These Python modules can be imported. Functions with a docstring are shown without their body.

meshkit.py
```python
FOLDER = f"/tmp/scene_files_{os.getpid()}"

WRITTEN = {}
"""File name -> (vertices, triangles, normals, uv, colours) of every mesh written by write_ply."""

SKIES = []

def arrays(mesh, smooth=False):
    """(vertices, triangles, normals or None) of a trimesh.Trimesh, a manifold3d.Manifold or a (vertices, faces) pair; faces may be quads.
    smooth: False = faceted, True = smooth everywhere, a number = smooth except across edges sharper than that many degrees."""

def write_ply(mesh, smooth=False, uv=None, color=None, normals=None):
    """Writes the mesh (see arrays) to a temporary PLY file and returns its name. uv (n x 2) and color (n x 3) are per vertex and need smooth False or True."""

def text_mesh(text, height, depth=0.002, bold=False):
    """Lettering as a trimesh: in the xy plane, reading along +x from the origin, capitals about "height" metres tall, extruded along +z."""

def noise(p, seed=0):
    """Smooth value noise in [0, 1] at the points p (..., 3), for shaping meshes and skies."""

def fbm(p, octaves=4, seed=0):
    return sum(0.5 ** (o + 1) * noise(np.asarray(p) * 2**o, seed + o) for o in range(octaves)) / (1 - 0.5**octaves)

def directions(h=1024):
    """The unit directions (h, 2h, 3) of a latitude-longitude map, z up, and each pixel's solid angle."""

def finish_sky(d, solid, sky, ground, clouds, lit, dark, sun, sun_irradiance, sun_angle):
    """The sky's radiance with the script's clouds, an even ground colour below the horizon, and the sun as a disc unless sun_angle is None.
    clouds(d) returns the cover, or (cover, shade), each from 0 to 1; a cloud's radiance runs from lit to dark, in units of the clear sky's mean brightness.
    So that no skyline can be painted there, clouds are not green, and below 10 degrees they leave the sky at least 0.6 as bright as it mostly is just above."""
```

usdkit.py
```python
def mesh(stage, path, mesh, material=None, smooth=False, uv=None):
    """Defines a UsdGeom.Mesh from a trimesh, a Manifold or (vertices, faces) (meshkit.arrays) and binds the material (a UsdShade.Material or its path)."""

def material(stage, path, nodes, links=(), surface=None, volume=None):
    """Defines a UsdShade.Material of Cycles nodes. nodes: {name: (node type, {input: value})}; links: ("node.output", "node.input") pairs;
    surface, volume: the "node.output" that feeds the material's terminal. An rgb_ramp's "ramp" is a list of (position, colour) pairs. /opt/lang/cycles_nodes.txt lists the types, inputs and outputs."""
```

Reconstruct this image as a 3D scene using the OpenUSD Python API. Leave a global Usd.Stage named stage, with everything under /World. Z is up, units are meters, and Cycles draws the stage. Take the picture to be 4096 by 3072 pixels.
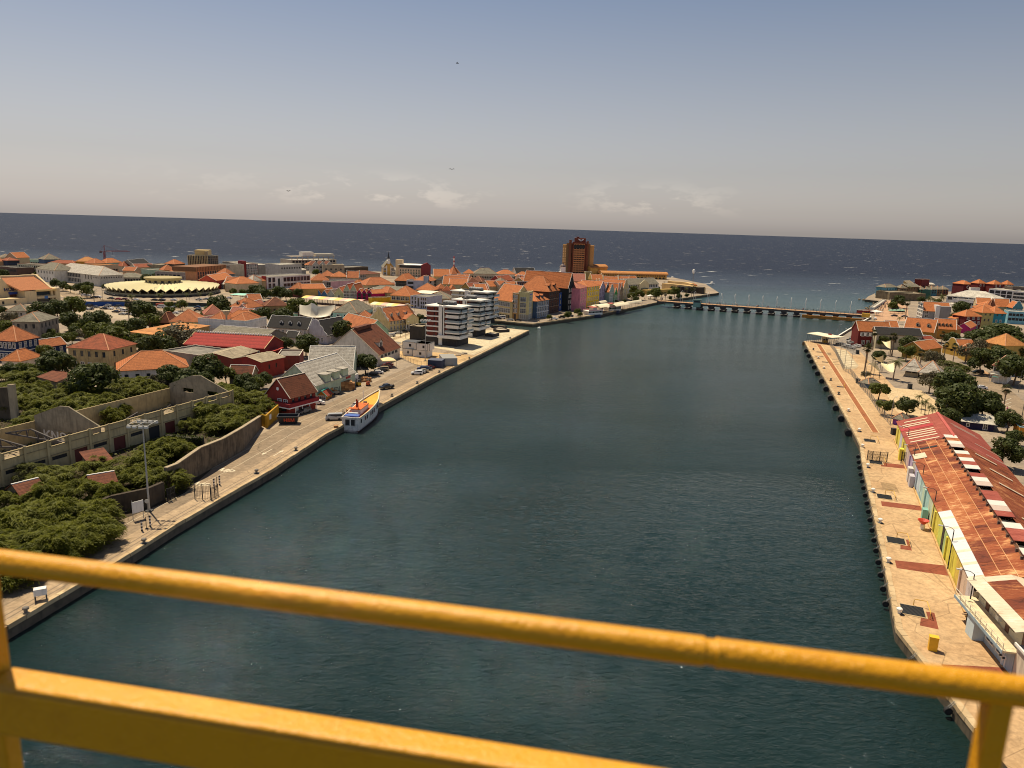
import math,random
import numpy as np
import trimesh,shapely
from shapely.geometry import Polygon,box as sbox
import usdkit,meshkit
from pxr import Usd,UsdGeom,UsdLux,UsdShade,Gf,Sdf,Vt
stage=Usd.Stage.CreateInMemory()
UsdGeom.SetStageUpAxis(stage,'Z')
UsdGeom.SetStageMetersPerUnit(stage,1.0)
UsdGeom.Xform.Define(stage,'/World')
UsdGeom.Scope.Define(stage,'/World/Looks')
#camera
F=2950.0;H=58.0
ROLL=math.atan(126/4096);PITCH=math.atan(624.7/F)+math.radians(0.22)
_f=np.array([0,math.cos(PITCH),-math.sin(PITCH)]);_r=np.array([1.,0,0]);_u=np.cross(_r,_f)
RX=_r*math.cos(ROLL)+_u*math.sin(ROLL);UX=_u*math.cos(ROLL)-_r*math.sin(ROLL)
cam=UsdGeom.Camera.Define(stage,'/World/camera')
cam.CreateHorizontalApertureAttr(36.0);cam.CreateVerticalApertureAttr(27.0)
cam.CreateFocalLengthAttr(36.0*F/4096)
cam.CreateClippingRangeAttr(Gf.Vec2f(0.1,60000))
cam.CreateExposureAttr(0.3)
_m=Gf.Matrix4d(1.0)
_m.SetRow(0,Gf.Vec4d(*RX,0));_m.SetRow(1,Gf.Vec4d(*UX,0));_m.SetRow(2,Gf.Vec4d(*(-_f),0));_m.SetRow(3,Gf.Vec4d(0,0,H,1))
cam.AddTransformOp().Set(_m)
cam.CreateFStopAttr(2.2);cam.CreateFocusDistanceAttr(150.0)
#sun and sky
SUN_EL=math.radians(64.5);SUN_AZ=math.atan2(-0.636,0.772)
sdir=np.array([math.sin(SUN_AZ)*math.cos(SUN_EL),math.cos(SUN_AZ)*math.cos(SUN_EL),math.sin(SUN_EL)])
sun=UsdLux.DistantLight.Define(stage,'/World/sun')
sun.CreateIntensityAttr(1.25);sun.CreateAngleAttr(0.53);sun.CreateNormalizeAttr(True)
sun.CreateColorAttr(Gf.Vec3f(1.0,0.87,0.66))
_z=sdir;_x=np.cross([0,0,1.],_z);_x/=np.linalg.norm(_x);_y=np.cross(_z,_x)
_m=Gf.Matrix4d(1.0)
for _i,_v in enumerate((_x,_y,_z)):
 _m.SetRow(_i,Gf.Vec4d(*_v,0))
sun.AddTransformOp().Set(_m)
sky=UsdLux.DomeLight.Define(stage,'/World/sky')
sky.CreateIntensityAttr(1.0)
sky.GetPrim().SetCustomDataByKey('kind','structure')
_sm=usdkit.material(stage,'/World/Looks/sky',{'sky':('sky_texture',dict(sky_type='single_scattering',sun_disc=False,sun_elevation=SUN_EL,sun_rotation=SUN_AZ,altitude=60.0,air_density=1.0,aerosol_density=0.8,ozone_density=1.0)),'tint':('mix',dict(mix_type='multiply',fac=1.0,color2=(0.97,0.89,0.87))),'sat':('hsv',dict(hue=0.5,saturation=0.78,value=1.0,fac=1.0)),'tc':('texture_coordinate',{}),'sv':('map_range',dict(from_min=0.0,from_max=0.3,to_min=0.22,to_max=1.0,clamp=True)),'sep':('separate_xyz',{}),'low':('map_range',dict(range_type='smoothstep',from_min=0.012,from_max=0.028,to_min=0.0,to_max=1.0,clamp=True)),'high':('map_range',dict(range_type='smoothstep',from_min=0.034,from_max=0.07,to_min=1.0,to_max=0.0,clamp=True)),'band':('math',dict(math_type='multiply')),'cmap':('mapping',dict(scale=(16,16,46))),'noise':('noise_texture',dict(scale=1.0,detail=7.0,roughness=0.62)),'cmap2':('mapping',dict(scale=(3.1,3.1,4),location=(4.1,0.7,0))),'noise2':('noise_texture',dict(scale=1.0,detail=2.0)),'cut2':('map_range',dict(from_min=0.4,from_max=0.55,to_min=0.0,to_max=1.0,clamp=True)),'cut':('map_range',dict(range_type='smoothstep',from_min=0.5,from_max=0.62,to_min=0.0,to_max=0.8,clamp=True)),'c1':('math',dict(math_type='multiply')),'c2':('math',dict(math_type='multiply')),'cloud':('mix',dict(mix_type='multiply',color2=(1.3,1.27,1.22))),'bg':('background_shader',dict(strength=0.068)),},[('sky.color','sat.color'),('sat.color','tint.color1'),('tc.generated','sep.vector'),('sep.z','sv.value'),('sv.result','sat.saturation'),('sep.z','low.value'),('sep.z','high.value'),('low.result','band.value1'),('high.result','band.value2'),('tc.generated','cmap.vector'),('cmap.vector','noise.vector'),('tc.generated','cmap2.vector'),('cmap2.vector','noise2.vector'),('noise2.fac','cut2.value'),('noise.fac','cut.value'),('cut.result','c1.value1'),('band.value','c1.value2'),('c1.value','c2.value1'),('cut2.result','c2.value2'),('c2.value','cloud.fac'),('tint.color','cloud.color1'),('cloud.color','bg.color')],surface='bg.background')
UsdShade.MaterialBindingAPI.Apply(sky.GetPrim()).Bind(_sm)
#picture crops -> world points on a level plane
CR=dict(a=(0,950,.31646),b=(600,950,.31646),c=(1200,950,.31646),d=(1800,900,.31646),e=(2400,1000,.22604),f=(3100,1050,.22604),g=(3500,1050,.27128),h=(0,1350,.31646),i=(600,1350,.31646),j=(1200,1250,.31646),k=(0,1750,.31646),l=(600,1500,.30139),m=(3100,1250,.30139),n=(3500,1350,.33148),o=(3300,1700,.42184),p=(3500,2200,.36165),q=(0,2150,.63291),r=(2600,2450,.6763),t=(3600,1350,.24113),z=(0,0,1.),w=(0,0,4096/2212))
GZ=2.0
def full(k,x,y):
 a,b,s=CR[k]
 return a+x*s,b+y*s
def ray(k,x,y):
 u,v=full(k,x,y)
 return RX*(u-2048)/F-UX*(v-1536)/F+_f
def P(k,x,y,z=GZ):
 d=ray(k,x,y)
 return np.array([0,0,H])+d*((z-H)/d[2])
def height_at(k,x,y,g):
 """The height at which the sight line through a point of the picture passes over the ground point g."""
 d=ray(k,x,y)
 return H+d[2]*(g[:2]@d[:2])/(d[:2]@d[:2])
#prims
_used={}
def numbered(parent,name):
 k=(parent,name)
 n=_used.get(k,0)
 _used[k]=n+1
 return name if n==0 else '%s_%03d'%(name,n)
def tag(prim,label=None,cat=None,group=None,kind=None):
 for k,v in(('label',label),('category',cat),('group',group),('kind',kind)):
  if v:
   prim.SetCustomDataByKey(k,v)
 return prim
def thing(name,label,cat,loc=(0,0,0),rotz=0.0,group=None,scale=None):
 x=UsdGeom.Xform.Define(stage,'/World/'+numbered('/World',name))
 x.AddTranslateOp().Set(Gf.Vec3d(*map(float,loc)))
 if rotz:
  x.AddRotateZOp().Set(math.degrees(rotz))
 if scale is not None:
  x.AddScaleOp().Set(Gf.Vec3f(*map(float,scale)))
 return tag(x.GetPrim(),label,cat,group)
def proto(name):
 """A class prim whose parts the copies reference."""
 if not stage.GetPrimAtPath('/World/Looks/kinds'):
  stage.CreateClassPrim('/World/Looks/kinds')
 p=stage.DefinePrim('/World/Looks/kinds/'+name,'Xform')
 return p
def copy(pr,name,label,cat,loc,rotz=0.0,group=None,scale=None):
 t=thing(name,label,cat,loc,rotz,group,scale)
 t.GetReferences().AddInternalReference(pr.GetPath())
 t.SetInstanceable(True)
 return t
class MB:
 """Collects faces of one mesh."""
 def __init__(s):
  s.v,s.f,s.n=[],[],0
 def add(s,v,f):
  v=np.asarray(v,float);f=np.asarray(f,int)
  if f.shape[1]==4:
   f=np.vstack([f[:,[0,1,2]],f[:,[0,2,3]]])
  s.v.append(v);s.f.append(f+s.n);s.n+=len(v)
  return s
 def tm(s,m):
  return s.add(m.vertices,m.faces)
 def poly(s,pts):
  pts=np.asarray(pts,float)
  return s.add(pts,[[0,i,i+1]for i in range(1,len(pts)-1)])
 def box(s,x0,y0,z0,x1,y1,z1):
  v=np.array([[x,y,z]for x in(x0,x1)for y in(y0,y1)for z in(z0,z1)],float)
  return s.add(v,[[0,1,3,2],[4,6,7,5],[0,4,5,1],[2,3,7,6],[0,2,6,4],[1,5,7,3]])
 def bar(s,a,b,w,h=None,up=(0,0,1)):
  """A box beam from a to b."""
  a,b=np.asarray(a,float),np.asarray(b,float);h=h or w
  t=b-a;L=np.linalg.norm(t);t=t/max(L,1e-9)
  x=np.cross(t,up)
  if np.linalg.norm(x)<1e-4:
   x=np.cross(t,(1,0,0))
  x/=np.linalg.norm(x);y=np.cross(x,t)
  c=[(-w/2,-h/2),(w/2,-h/2),(w/2,h/2),(-w/2,h/2)]
  v=[a+x*p+y*q for p,q in c]+[b+x*p+y*q for p,q in c]
  return s.add(v,[[3,2,1,0],[4,5,6,7],[0,1,5,4],[1,2,6,5],[2,3,7,6],[3,0,4,7]])
 def tube(s,pts,r,n=8,caps=True):
  p=np.asarray(pts,float);r=np.broadcast_to(r,(len(p),)).astype(float)
  t=np.gradient(p,axis=0);t/=np.linalg.norm(t,axis=1,keepdims=True)+1e-12
  a=np.cross(t,np.where(np.abs(t[:,2:])<.95,[0,0,1.],[1.,0,0]));a/=np.linalg.norm(a,axis=1,keepdims=True)+1e-12
  b=np.cross(t,a);g=np.arange(n)*2*np.pi/n
  v=(p[:,None]+r[:,None,None]*(np.cos(g)[None,:,None]*a[:,None]+np.sin(g)[None,:,None]*b[:,None])).reshape(-1,3)
  f=[[i*n+j,i*n+(j+1)%n,(i+1)*n+(j+1)%n,(i+1)*n+j]for i in range(len(p)-1)for j in range(n)]
  s.add(v,f)
  if caps:
   for k,rev in((0,True),(len(p)-1,False)):
    ring=v[k*n:(k+1)*n]
    s.poly(ring[::-1]if rev else ring)
  return s
 def prism(s,poly,z0,z1):
  """A shapely polygon extruded upward."""
  for g in getattr(poly,'geoms',[poly]):
   m=trimesh.creation.extrude_polygon(g,z1-z0,engine='earcut')
   m.apply_translation([0,0,z0]);s.tm(m)
  return s
 def wallprism(s,poly,y0,y1):
  """An outline in (x, z) given thickness along y."""
  for g in getattr(poly,'geoms',[poly]):
   m=trimesh.creation.extrude_polygon(g,y1-y0,engine='earcut')
   v=np.array(m.vertices)
   s.add(np.stack([v[:,0],y1-v[:,2],v[:,1]],1),m.faces)
  return s
 def lathe(s,prof,n=12,c=(0,0,0)):
  prof=np.asarray(prof,float);g=np.arange(n)*2*np.pi/n
  v=np.stack([prof[:,None,0]*np.cos(g),prof[:,None,0]*np.sin(g),np.repeat(prof[:,1:2],n,1)],-1).reshape(-1,3)+c
  f=[[i*n+j,i*n+(j+1)%n,(i+1)*n+(j+1)%n,(i+1)*n+j]for i in range(len(prof)-1)for j in range(n)]
  s.add(v,f)
  if prof[0,0]>1e-6:
   s.poly(v[:n][::-1])
  if prof[-1,0]>1e-6:
   s.poly(v[-n:])
  return s
 def rot(s,ang,at=(0,0)):
  c,n=math.cos(ang),math.sin(ang)
  for k in range(len(s.v)):
   v=s.v[k]-[at[0],at[1],0]
   s.v[k]=np.stack([v[:,0]*c-v[:,1]*n+at[0],v[:,0]*n+v[:,1]*c+at[1],v[:,2]],1)
  return s
 def arrays(s):
  return np.vstack(s.v),np.vstack(s.f)
_binds={}
def mesh_at(path,mb,m,smooth=False):
 v,f=mb.arrays()if isinstance(mb,MB)else(np.asarray(mb.vertices),np.asarray(mb.faces))
 if smooth:
  o=usdkit.mesh(stage,path,(v,f),m,smooth=smooth)
 else:
  o=UsdGeom.Mesh.Define(stage,path)
  o.CreatePointsAttr(Vt.Vec3fArray.FromNumpy(np.ascontiguousarray(v,np.float32)))
  o.CreateFaceVertexCountsAttr(Vt.IntArray.FromNumpy(np.full(len(f),3,np.int32)))
  o.CreateFaceVertexIndicesAttr(Vt.IntArray.FromNumpy(np.ascontiguousarray(f,np.int32).ravel()))
  o.CreateSubdivisionSchemeAttr('none')
  UsdShade.MaterialBindingAPI.Apply(o.GetPrim()).Bind(m)
 return o.GetPrim()
def part(name,mb,m,parent,smooth=False,label=None,kind=None):
 pp=str(parent.GetPath())
 p=mesh_at(pp+'/'+numbered(pp,name),mb,m,smooth)
 return tag(p,label,kind=kind)
def solo(name,mb,m,label=None,cat=None,group=None,kind=None,smooth=False):
 p=mesh_at('/World/'+numbered('/World',name),mb,m,smooth)
 return tag(p,label,cat,group,kind)
#materials
def hexc(h):
 h=h.lstrip('#');c=np.array([int(h[i:i+2],16)for i in(0,2,4)])/255.
 return np.where(c<.04045,c/12.92,((c+.055)/1.055)**2.4)
_mats={}
def _mk(key,nodes,links,surface):
 if key not in _mats:
  _mats[key]=usdkit.material(stage,'/World/Looks/'+key,nodes,links,surface)
 return _mats[key]
def mix2(col,amount):
 return tuple(np.clip(np.asarray(col)*amount,0,1))
def plaster(h,dirt=.25,scale=.35,rough=.85):
 """Painted or plastered wall with patches of wear."""
 key='wall_%s_%d_%d'%(h.strip('#'),dirt*100,scale*100)
 c=hexc(h)
 return _mk(key,{'g':('geometry',{}),'n':('noise_texture',dict(scale=scale,detail=6.,roughness=.65)),'mp':('mapping',dict(scale=(1.4,1.4,.22))),'n2':('noise_texture',dict(scale=1.1,detail=5.,roughness=.6)),'r':('map_range',dict(from_min=.42,from_max=.72,to_min=0.,to_max=1.,clamp=True)),'r2':('map_range',dict(from_min=.5,from_max=.75,to_min=0.,to_max=.8,clamp=True)),'m1':('mix',dict(color1=tuple(c),color2=mix2(c,1-dirt))),'m2':('mix',dict(color2=mix2(c*.8+.03,1-dirt*1.5))),'b':('bump',dict(strength=.25,distance=.03)),'p':('principled_bsdf',dict(roughness=rough,specular_ior_level=.25))},[('g.position','n.vector'),('g.position','mp.vector'),('mp.vector','n2.vector'),('n.fac','r.value'),('n2.fac','r2.value'),('r.result','m1.fac'),('m1.color','m2.color1'),('r2.result','m2.fac'),('m2.color','p.base_color'),('n.fac','b.height'),('b.normal','p.normal')],'p.BSDF')
def tiles(h,h2=None,var=.35,pitch=.42,grime=.35,gs=.5):
 """Roof tiles: courses follow the height, a patchy tone and lichen."""
 key='tiles_%s_%s_%d_%d'%(h.strip('#'),(h2 or 'x').strip('#'),pitch*100,grime*100)
 c=hexc(h);d=hexc(h2)if h2 else c*.55
 return _mk(key,{'tc':('texture_coordinate',{}),'g':('geometry',{}),'sx':('separate_xyz',{}),'sn':('separate_xyz',{}),'ax':('math',dict(math_type='absolute')),'ay':('math',dict(math_type='absolute')),'gt':('math',dict(math_type='greater_than')),'pick':('mix_float',{}),'cx':('combine_xyz',{}),'w':('wave_texture',dict(wave_type='bands',bands_direction='x',profile='sine',scale=.314/.28*1.0,distortion=.4,detail=1.)),'w2':('wave_texture',dict(wave_type='bands',bands_direction='z',profile='saw',scale=.314/pitch*1.0,distortion=.3,detail=1.)),'n':('noise_texture',dict(scale=gs,detail=6.,roughness=.7)),'n2':('noise_texture',dict(scale=2.6,detail=3.,roughness=.7)),'r':('map_range',dict(from_min=.45,from_max=.72,to_min=0.,to_max=grime*2.2,clamp=True)),'r2':('map_range',dict(from_min=.3,from_max=.7,to_min=1-var,to_max=1+var*.5)),'m1':('mix',dict(color1=tuple(c),color2=tuple(d))),'m2':('mix',dict(mix_type='multiply',fac=1.)),'m3':('mix',dict(mix_type='multiply',fac=.35)),'ad':('math',dict(math_type='add')),'b':('bump',dict(strength=.5,distance=.06)),'p':('principled_bsdf',dict(roughness=.8,specular_ior_level=.2))},[('tc.object','sx.vector'),('g.true_normal','sn.vector'),('sn.x','ax.value1'),('sn.y','ay.value1'),('ax.value','gt.value1'),('ay.value','gt.value2'),('gt.value','pick.fac'),('sx.x','pick.a'),('sx.y','pick.b'),('pick.result','cx.x'),('sx.z','cx.z'),('cx.vector','w.vector'),('cx.vector','w2.vector'),('g.position','n.vector'),('g.position','n2.vector'),('n.fac','r.value'),('r.result','m1.fac'),('n2.fac','r2.value'),('m1.color','m2.color1'),('r2.result','m2.color2'),('m2.color','m3.color1'),('w2.color','m3.color2'),('m3.color','p.base_color'),('w.fac','ad.value1'),('w2.fac','ad.value2'),('ad.value','b.height'),('b.normal','p.normal')],'p.BSDF')
def plain(h,rough=.5,metal=0.,spec=.5,var=.12,scale=2.):
 key='plain_%s_%d_%d'%(h.strip('#'),rough*100,metal*100)
 c=hexc(h)
 return _mk(key,{'g':('texture_coordinate',{}),'n':('noise_texture',dict(scale=scale,detail=4.)),'m':('mix',dict(color1=mix2(c,1+var),color2=mix2(c,1-var))),'p':('principled_bsdf',dict(roughness=rough,metallic=metal,specular_ior_level=spec))},[('g.object','n.vector'),('n.fac','m.fac'),('m.color','p.base_color')],'p.BSDF')
def ground(h,h2,scale=.08,rough=.9,fine=1.2,key=None,spots=0.):
 c,d=hexc(h),hexc(h2)
 key='ground_%s_%s'%(h.strip('#'),h2.strip('#'))
 return _mk(key,{'g':('geometry',{}),'n':('noise_texture',dict(scale=scale,detail=8.,roughness=.68)),'n2':('noise_texture',dict(scale=fine,detail=5.,roughness=.7)),'n3':('noise_texture',dict(scale=.33,detail=6.,roughness=.75,distortion=.6)),'r3':('map_range',dict(from_min=.56,from_max=.7,to_min=1.,to_max=.68,clamp=True)),'m4':('mix',dict(mix_type='multiply',fac=1.)),'r':('map_range',dict(from_min=.38,from_max=.64,clamp=True)),'m':('mix',dict(color1=tuple(c),color2=tuple(d))),'r2':('map_range',dict(from_min=.3,from_max=.7,to_min=.66,to_max=1.14)),'m2':('mix',dict(mix_type='multiply',fac=1.)),'v':('voronoi_texture',dict(feature='distance_to_edge',scale=.11)),'rv':('map_range',dict(from_min=0.,from_max=.011,to_min=.6,to_max=1.,clamp=True)),'m3':('mix',dict(mix_type='multiply',fac=1.)),'p':('principled_bsdf',dict(roughness=rough,specular_ior_level=.2)),'b':('bump',dict(strength=.3,distance=.02))},[('g.position','n.vector'),('g.position','n2.vector'),('n.fac','r.value'),('r.result','m.fac'),('n2.fac','r2.value'),('m.color','m2.color1'),('r2.result','m2.color2'),('g.position','v.vector'),('v.distance','rv.value'),('m2.color','m3.color1'),('rv.result','m3.color2'),('g.position','n3.vector'),('n3.fac','r3.value'),('m3.color','m4.color1'),('r3.result','m4.color2'),('m4.color','p.base_color'),('n2.fac','b.height'),('b.normal','p.normal')],'p.BSDF')
GLASS=plain('#20262b',.12,0.,.6,.1)
DARK=plain('#1b1917',.7)
WHITE=plaster('#e6e0d4',.12)
CONC=plaster('#b9ab95',.25)
STEEL=plain('#8f9294',.4,.6)
BLACKRUBBER=plain('#141413',.8)
#water
def water_mat(key,stops,rough):
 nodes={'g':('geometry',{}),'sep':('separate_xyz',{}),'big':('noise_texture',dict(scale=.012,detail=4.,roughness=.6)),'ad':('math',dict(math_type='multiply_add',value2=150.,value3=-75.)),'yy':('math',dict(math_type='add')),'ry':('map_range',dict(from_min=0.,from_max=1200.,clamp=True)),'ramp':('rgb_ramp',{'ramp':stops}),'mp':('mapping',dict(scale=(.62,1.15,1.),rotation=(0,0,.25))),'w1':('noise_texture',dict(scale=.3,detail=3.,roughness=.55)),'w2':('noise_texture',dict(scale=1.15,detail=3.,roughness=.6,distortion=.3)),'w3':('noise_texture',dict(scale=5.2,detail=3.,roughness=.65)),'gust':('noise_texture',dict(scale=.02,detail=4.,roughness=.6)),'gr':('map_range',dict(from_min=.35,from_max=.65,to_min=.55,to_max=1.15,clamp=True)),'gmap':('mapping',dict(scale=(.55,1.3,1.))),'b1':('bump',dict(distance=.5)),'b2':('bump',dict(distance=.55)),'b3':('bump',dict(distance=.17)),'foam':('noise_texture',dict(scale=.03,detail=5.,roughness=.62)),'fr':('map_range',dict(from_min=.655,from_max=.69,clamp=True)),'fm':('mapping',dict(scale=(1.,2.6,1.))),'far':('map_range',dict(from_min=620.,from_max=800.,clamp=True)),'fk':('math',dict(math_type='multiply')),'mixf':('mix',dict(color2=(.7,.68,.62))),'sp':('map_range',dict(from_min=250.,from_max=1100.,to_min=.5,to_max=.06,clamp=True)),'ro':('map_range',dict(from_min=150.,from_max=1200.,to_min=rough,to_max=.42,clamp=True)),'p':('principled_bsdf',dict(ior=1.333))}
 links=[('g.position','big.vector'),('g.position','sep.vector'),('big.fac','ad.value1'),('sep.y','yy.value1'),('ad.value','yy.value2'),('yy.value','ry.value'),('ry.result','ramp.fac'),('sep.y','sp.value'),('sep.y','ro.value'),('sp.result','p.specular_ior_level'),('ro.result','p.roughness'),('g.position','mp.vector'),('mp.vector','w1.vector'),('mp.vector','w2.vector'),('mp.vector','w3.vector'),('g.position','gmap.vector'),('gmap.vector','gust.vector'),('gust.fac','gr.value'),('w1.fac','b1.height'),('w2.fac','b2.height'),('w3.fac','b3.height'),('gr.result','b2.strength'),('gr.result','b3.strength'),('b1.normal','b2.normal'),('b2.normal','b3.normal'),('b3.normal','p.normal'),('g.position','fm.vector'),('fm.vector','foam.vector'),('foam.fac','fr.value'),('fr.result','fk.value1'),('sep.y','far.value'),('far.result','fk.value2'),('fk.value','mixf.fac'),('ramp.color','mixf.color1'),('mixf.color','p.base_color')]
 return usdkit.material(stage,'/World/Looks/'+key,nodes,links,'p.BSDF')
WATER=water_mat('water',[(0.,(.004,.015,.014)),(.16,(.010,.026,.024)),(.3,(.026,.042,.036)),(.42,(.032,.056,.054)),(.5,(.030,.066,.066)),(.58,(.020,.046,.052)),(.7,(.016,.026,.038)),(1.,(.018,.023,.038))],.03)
NEARW=Polygon([(-84,26),(100,26),(100,175),(-84,175)])
def sheet(poly,z):
 mb=MB()
 for g in getattr(poly,'geoms',[poly]):
  v,f=trimesh.creation.triangulate_polygon(g,engine='earcut')
  mb.add(np.column_stack([v,np.full(len(v),z)]),f)
 return mb
_R=15000.
_far=Polygon([(_R*math.cos(a),_R*math.sin(a))for a in np.arange(128)*2*np.pi/128]).difference(NEARW)
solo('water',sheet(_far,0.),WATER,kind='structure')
_x,_y=np.meshgrid(np.arange(-84,100.01,.3),np.arange(26,175.01,.3*149/149.1),indexing='ij');_y=26+(_y-26)/(_y.max()-26)*149;_x=-84+(_x+84)/(_x.max()+84)*184
_r=np.random.default_rng(2);_z=np.zeros_like(_x)
for _ in range(64):
 lam=math.exp(_r.uniform(math.log(.65),math.log(3.6)));th=1.15+_r.normal(0,.55);kk=2*math.pi/lam
 _z+=.0034*lam**.8*np.sin(kk*(math.cos(th)*_x+math.sin(th)*_y)+_r.uniform(0,6.28))
_e=np.minimum.reduce([_x+84,100-_x,_y-26,175-_y]);_z*=np.clip(_e/70,0,1)**.8*(.6+.8*meshkit.fbm(np.stack([_x*.03,_y*.03,_x*0],-1),3,8))
_n0,_n1=_x.shape;_id=np.arange(_n0*_n1).reshape(_n0,_n1)
_mb=MB().add(np.stack([_x,_y,_z],-1).reshape(-1,3),np.stack([_id[:-1,:-1],_id[1:,:-1],_id[1:,1:],_id[:-1,1:]],-1).reshape(-1,4))
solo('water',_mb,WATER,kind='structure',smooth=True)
#land
def pts(k,*xy,z=GZ):
 return[tuple(P(k,x,y,z)[:2])for x,y in xy]
LQ=[(-75.,60.),(-68.3,91.7)]+pts('q',(740,155))+pts('k',(2212,1110))+pts('l',(1659,1230))+pts('i',(2212,1230))+pts('j',(990,1190),(1690,815),(2212,560))+pts('d',(1000,1330))
SPIT=pts('d',(1000,1330),(690,1300),(520,1285))
HK=pts('d',(520,1200),(1040,1250),(1740,1150))+pts('e',(140,1100),(400,1050),(720,985),(1000,925),(1310,870),(1540,840),(1870,790))
land_l=Polygon(LQ+SPIT[1:]+[(-110,425),(-193,459),(-265,452),(-268,478),(-201,481),(-110,452)]+HK+[(190,690),(205,800),(190,892),(125,905),(95,948),(55,945),(38,812),(-20,805),(-60,818),(-140,835),(-180,842),(-222,900),(-280,872),(-312,790),(-400,768),(-470,778),(-540,803),(-700,830),(-1100,930),(-1100,60)])
RQ=[(54.,40.)]+pts('r',(1920,690),(1600,280))+pts('p',(240,872),(190,620),(130,290))+pts('o',(430,700),(360,400),(330,180))+pts('m',(1000,1500),(730,1000),(580,740),(390,380))
FERRY=pts('f',(560,1380),(1100,1350),(1105,1330),(1700,985))
RIF=[(250.4,526.),(262.,545.),(279.8,576.3),(326.1,648.)]+pts('f',(1590,655),(1650,600),(1770,545))+[(395,775),(460,800),(560,790),(700,770),(1000,740),(1000,40)]
land_r=Polygon(RQ+FERRY+RIF)
if not land_l.is_valid:land_l=land_l.buffer(0)
if not land_r.is_valid:land_r=land_r.buffer(0)
TOWN=ground('#a4927a','#83776a',.05)
SOIL=ground('#4d4130','#352d20',.2)
QUAY=ground('#b39b7c','#9b8569',.07)
APRON=ground('#c4a57c','#b08f68',.06)
ASPH=ground('#97836a','#80705c',.06)
COPE=ground('#cdb48c','#a78d68',.3)
QWALL=plaster('#5d5344',.5,.6)
WLINE=plain('#c9bb9e',.7,var=.3)
for _l in(land_l,land_r):
 for _g1 in getattr(_l,'geoms',[_l]):
  solo('ground',sheet(_g1,GZ),TOWN,kind='structure')
  _c=np.array(_g1.exterior.coords)
  if not _g1.exterior.is_ccw:_c=_c[::-1]
  _q=MB()
  for a,b in zip(_c[:-1],_c[1:]):
   _q.poly([[*a,-2],[*b,-2],[*b,GZ-.002],[*a,GZ-.002]])
  solo('quay_wall',_q,QWALL,kind='structure')
def band(line,a,b):
 """Strip beside a polyline, from a to b metres to its left side (positive = left of travel)."""
 l=np.asarray(line,float)
 def off(d):
  out=[]
  for i in range(len(l)):
   t=l[min(i+1,len(l)-1)]-l[max(i-1,0)];t/=np.linalg.norm(t)
   out.append(l[i]+d*np.array([-t[1],t[0]]))
  return out
 return Polygon(off(a)+off(b)[::-1]).buffer(0)
Z1,Z2,Z3,Z4=GZ+.004,GZ+.008,GZ+.012,GZ+.016
solo('road',sheet(band(LQ,5.,16.).intersection(land_l),Z1),ASPH,kind='structure')
solo('quay_apron',sheet(band(LQ,0.,5.).intersection(land_l),Z1),QUAY,kind='structure')
solo('plaza',sheet(Polygon(pts('j',(1670,440),(2212,540),(2140,560))+pts('d',(1000,1335),(700,1302),(510,1330))+[(-60,372),(-62,352)]).buffer(0).intersection(land_l),Z2),ground('#cdbf9f','#bfae8c',.1),kind='structure')
solo('bare_plot',sheet(Polygon(pts('j',(1130,480),(1420,640),(1480,660),(1930,700),(2150,590),(2190,545),(1670,500))).buffer(0),Z2+.003),ground('#c9a877','#a98a5f',.15),kind='structure')
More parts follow.
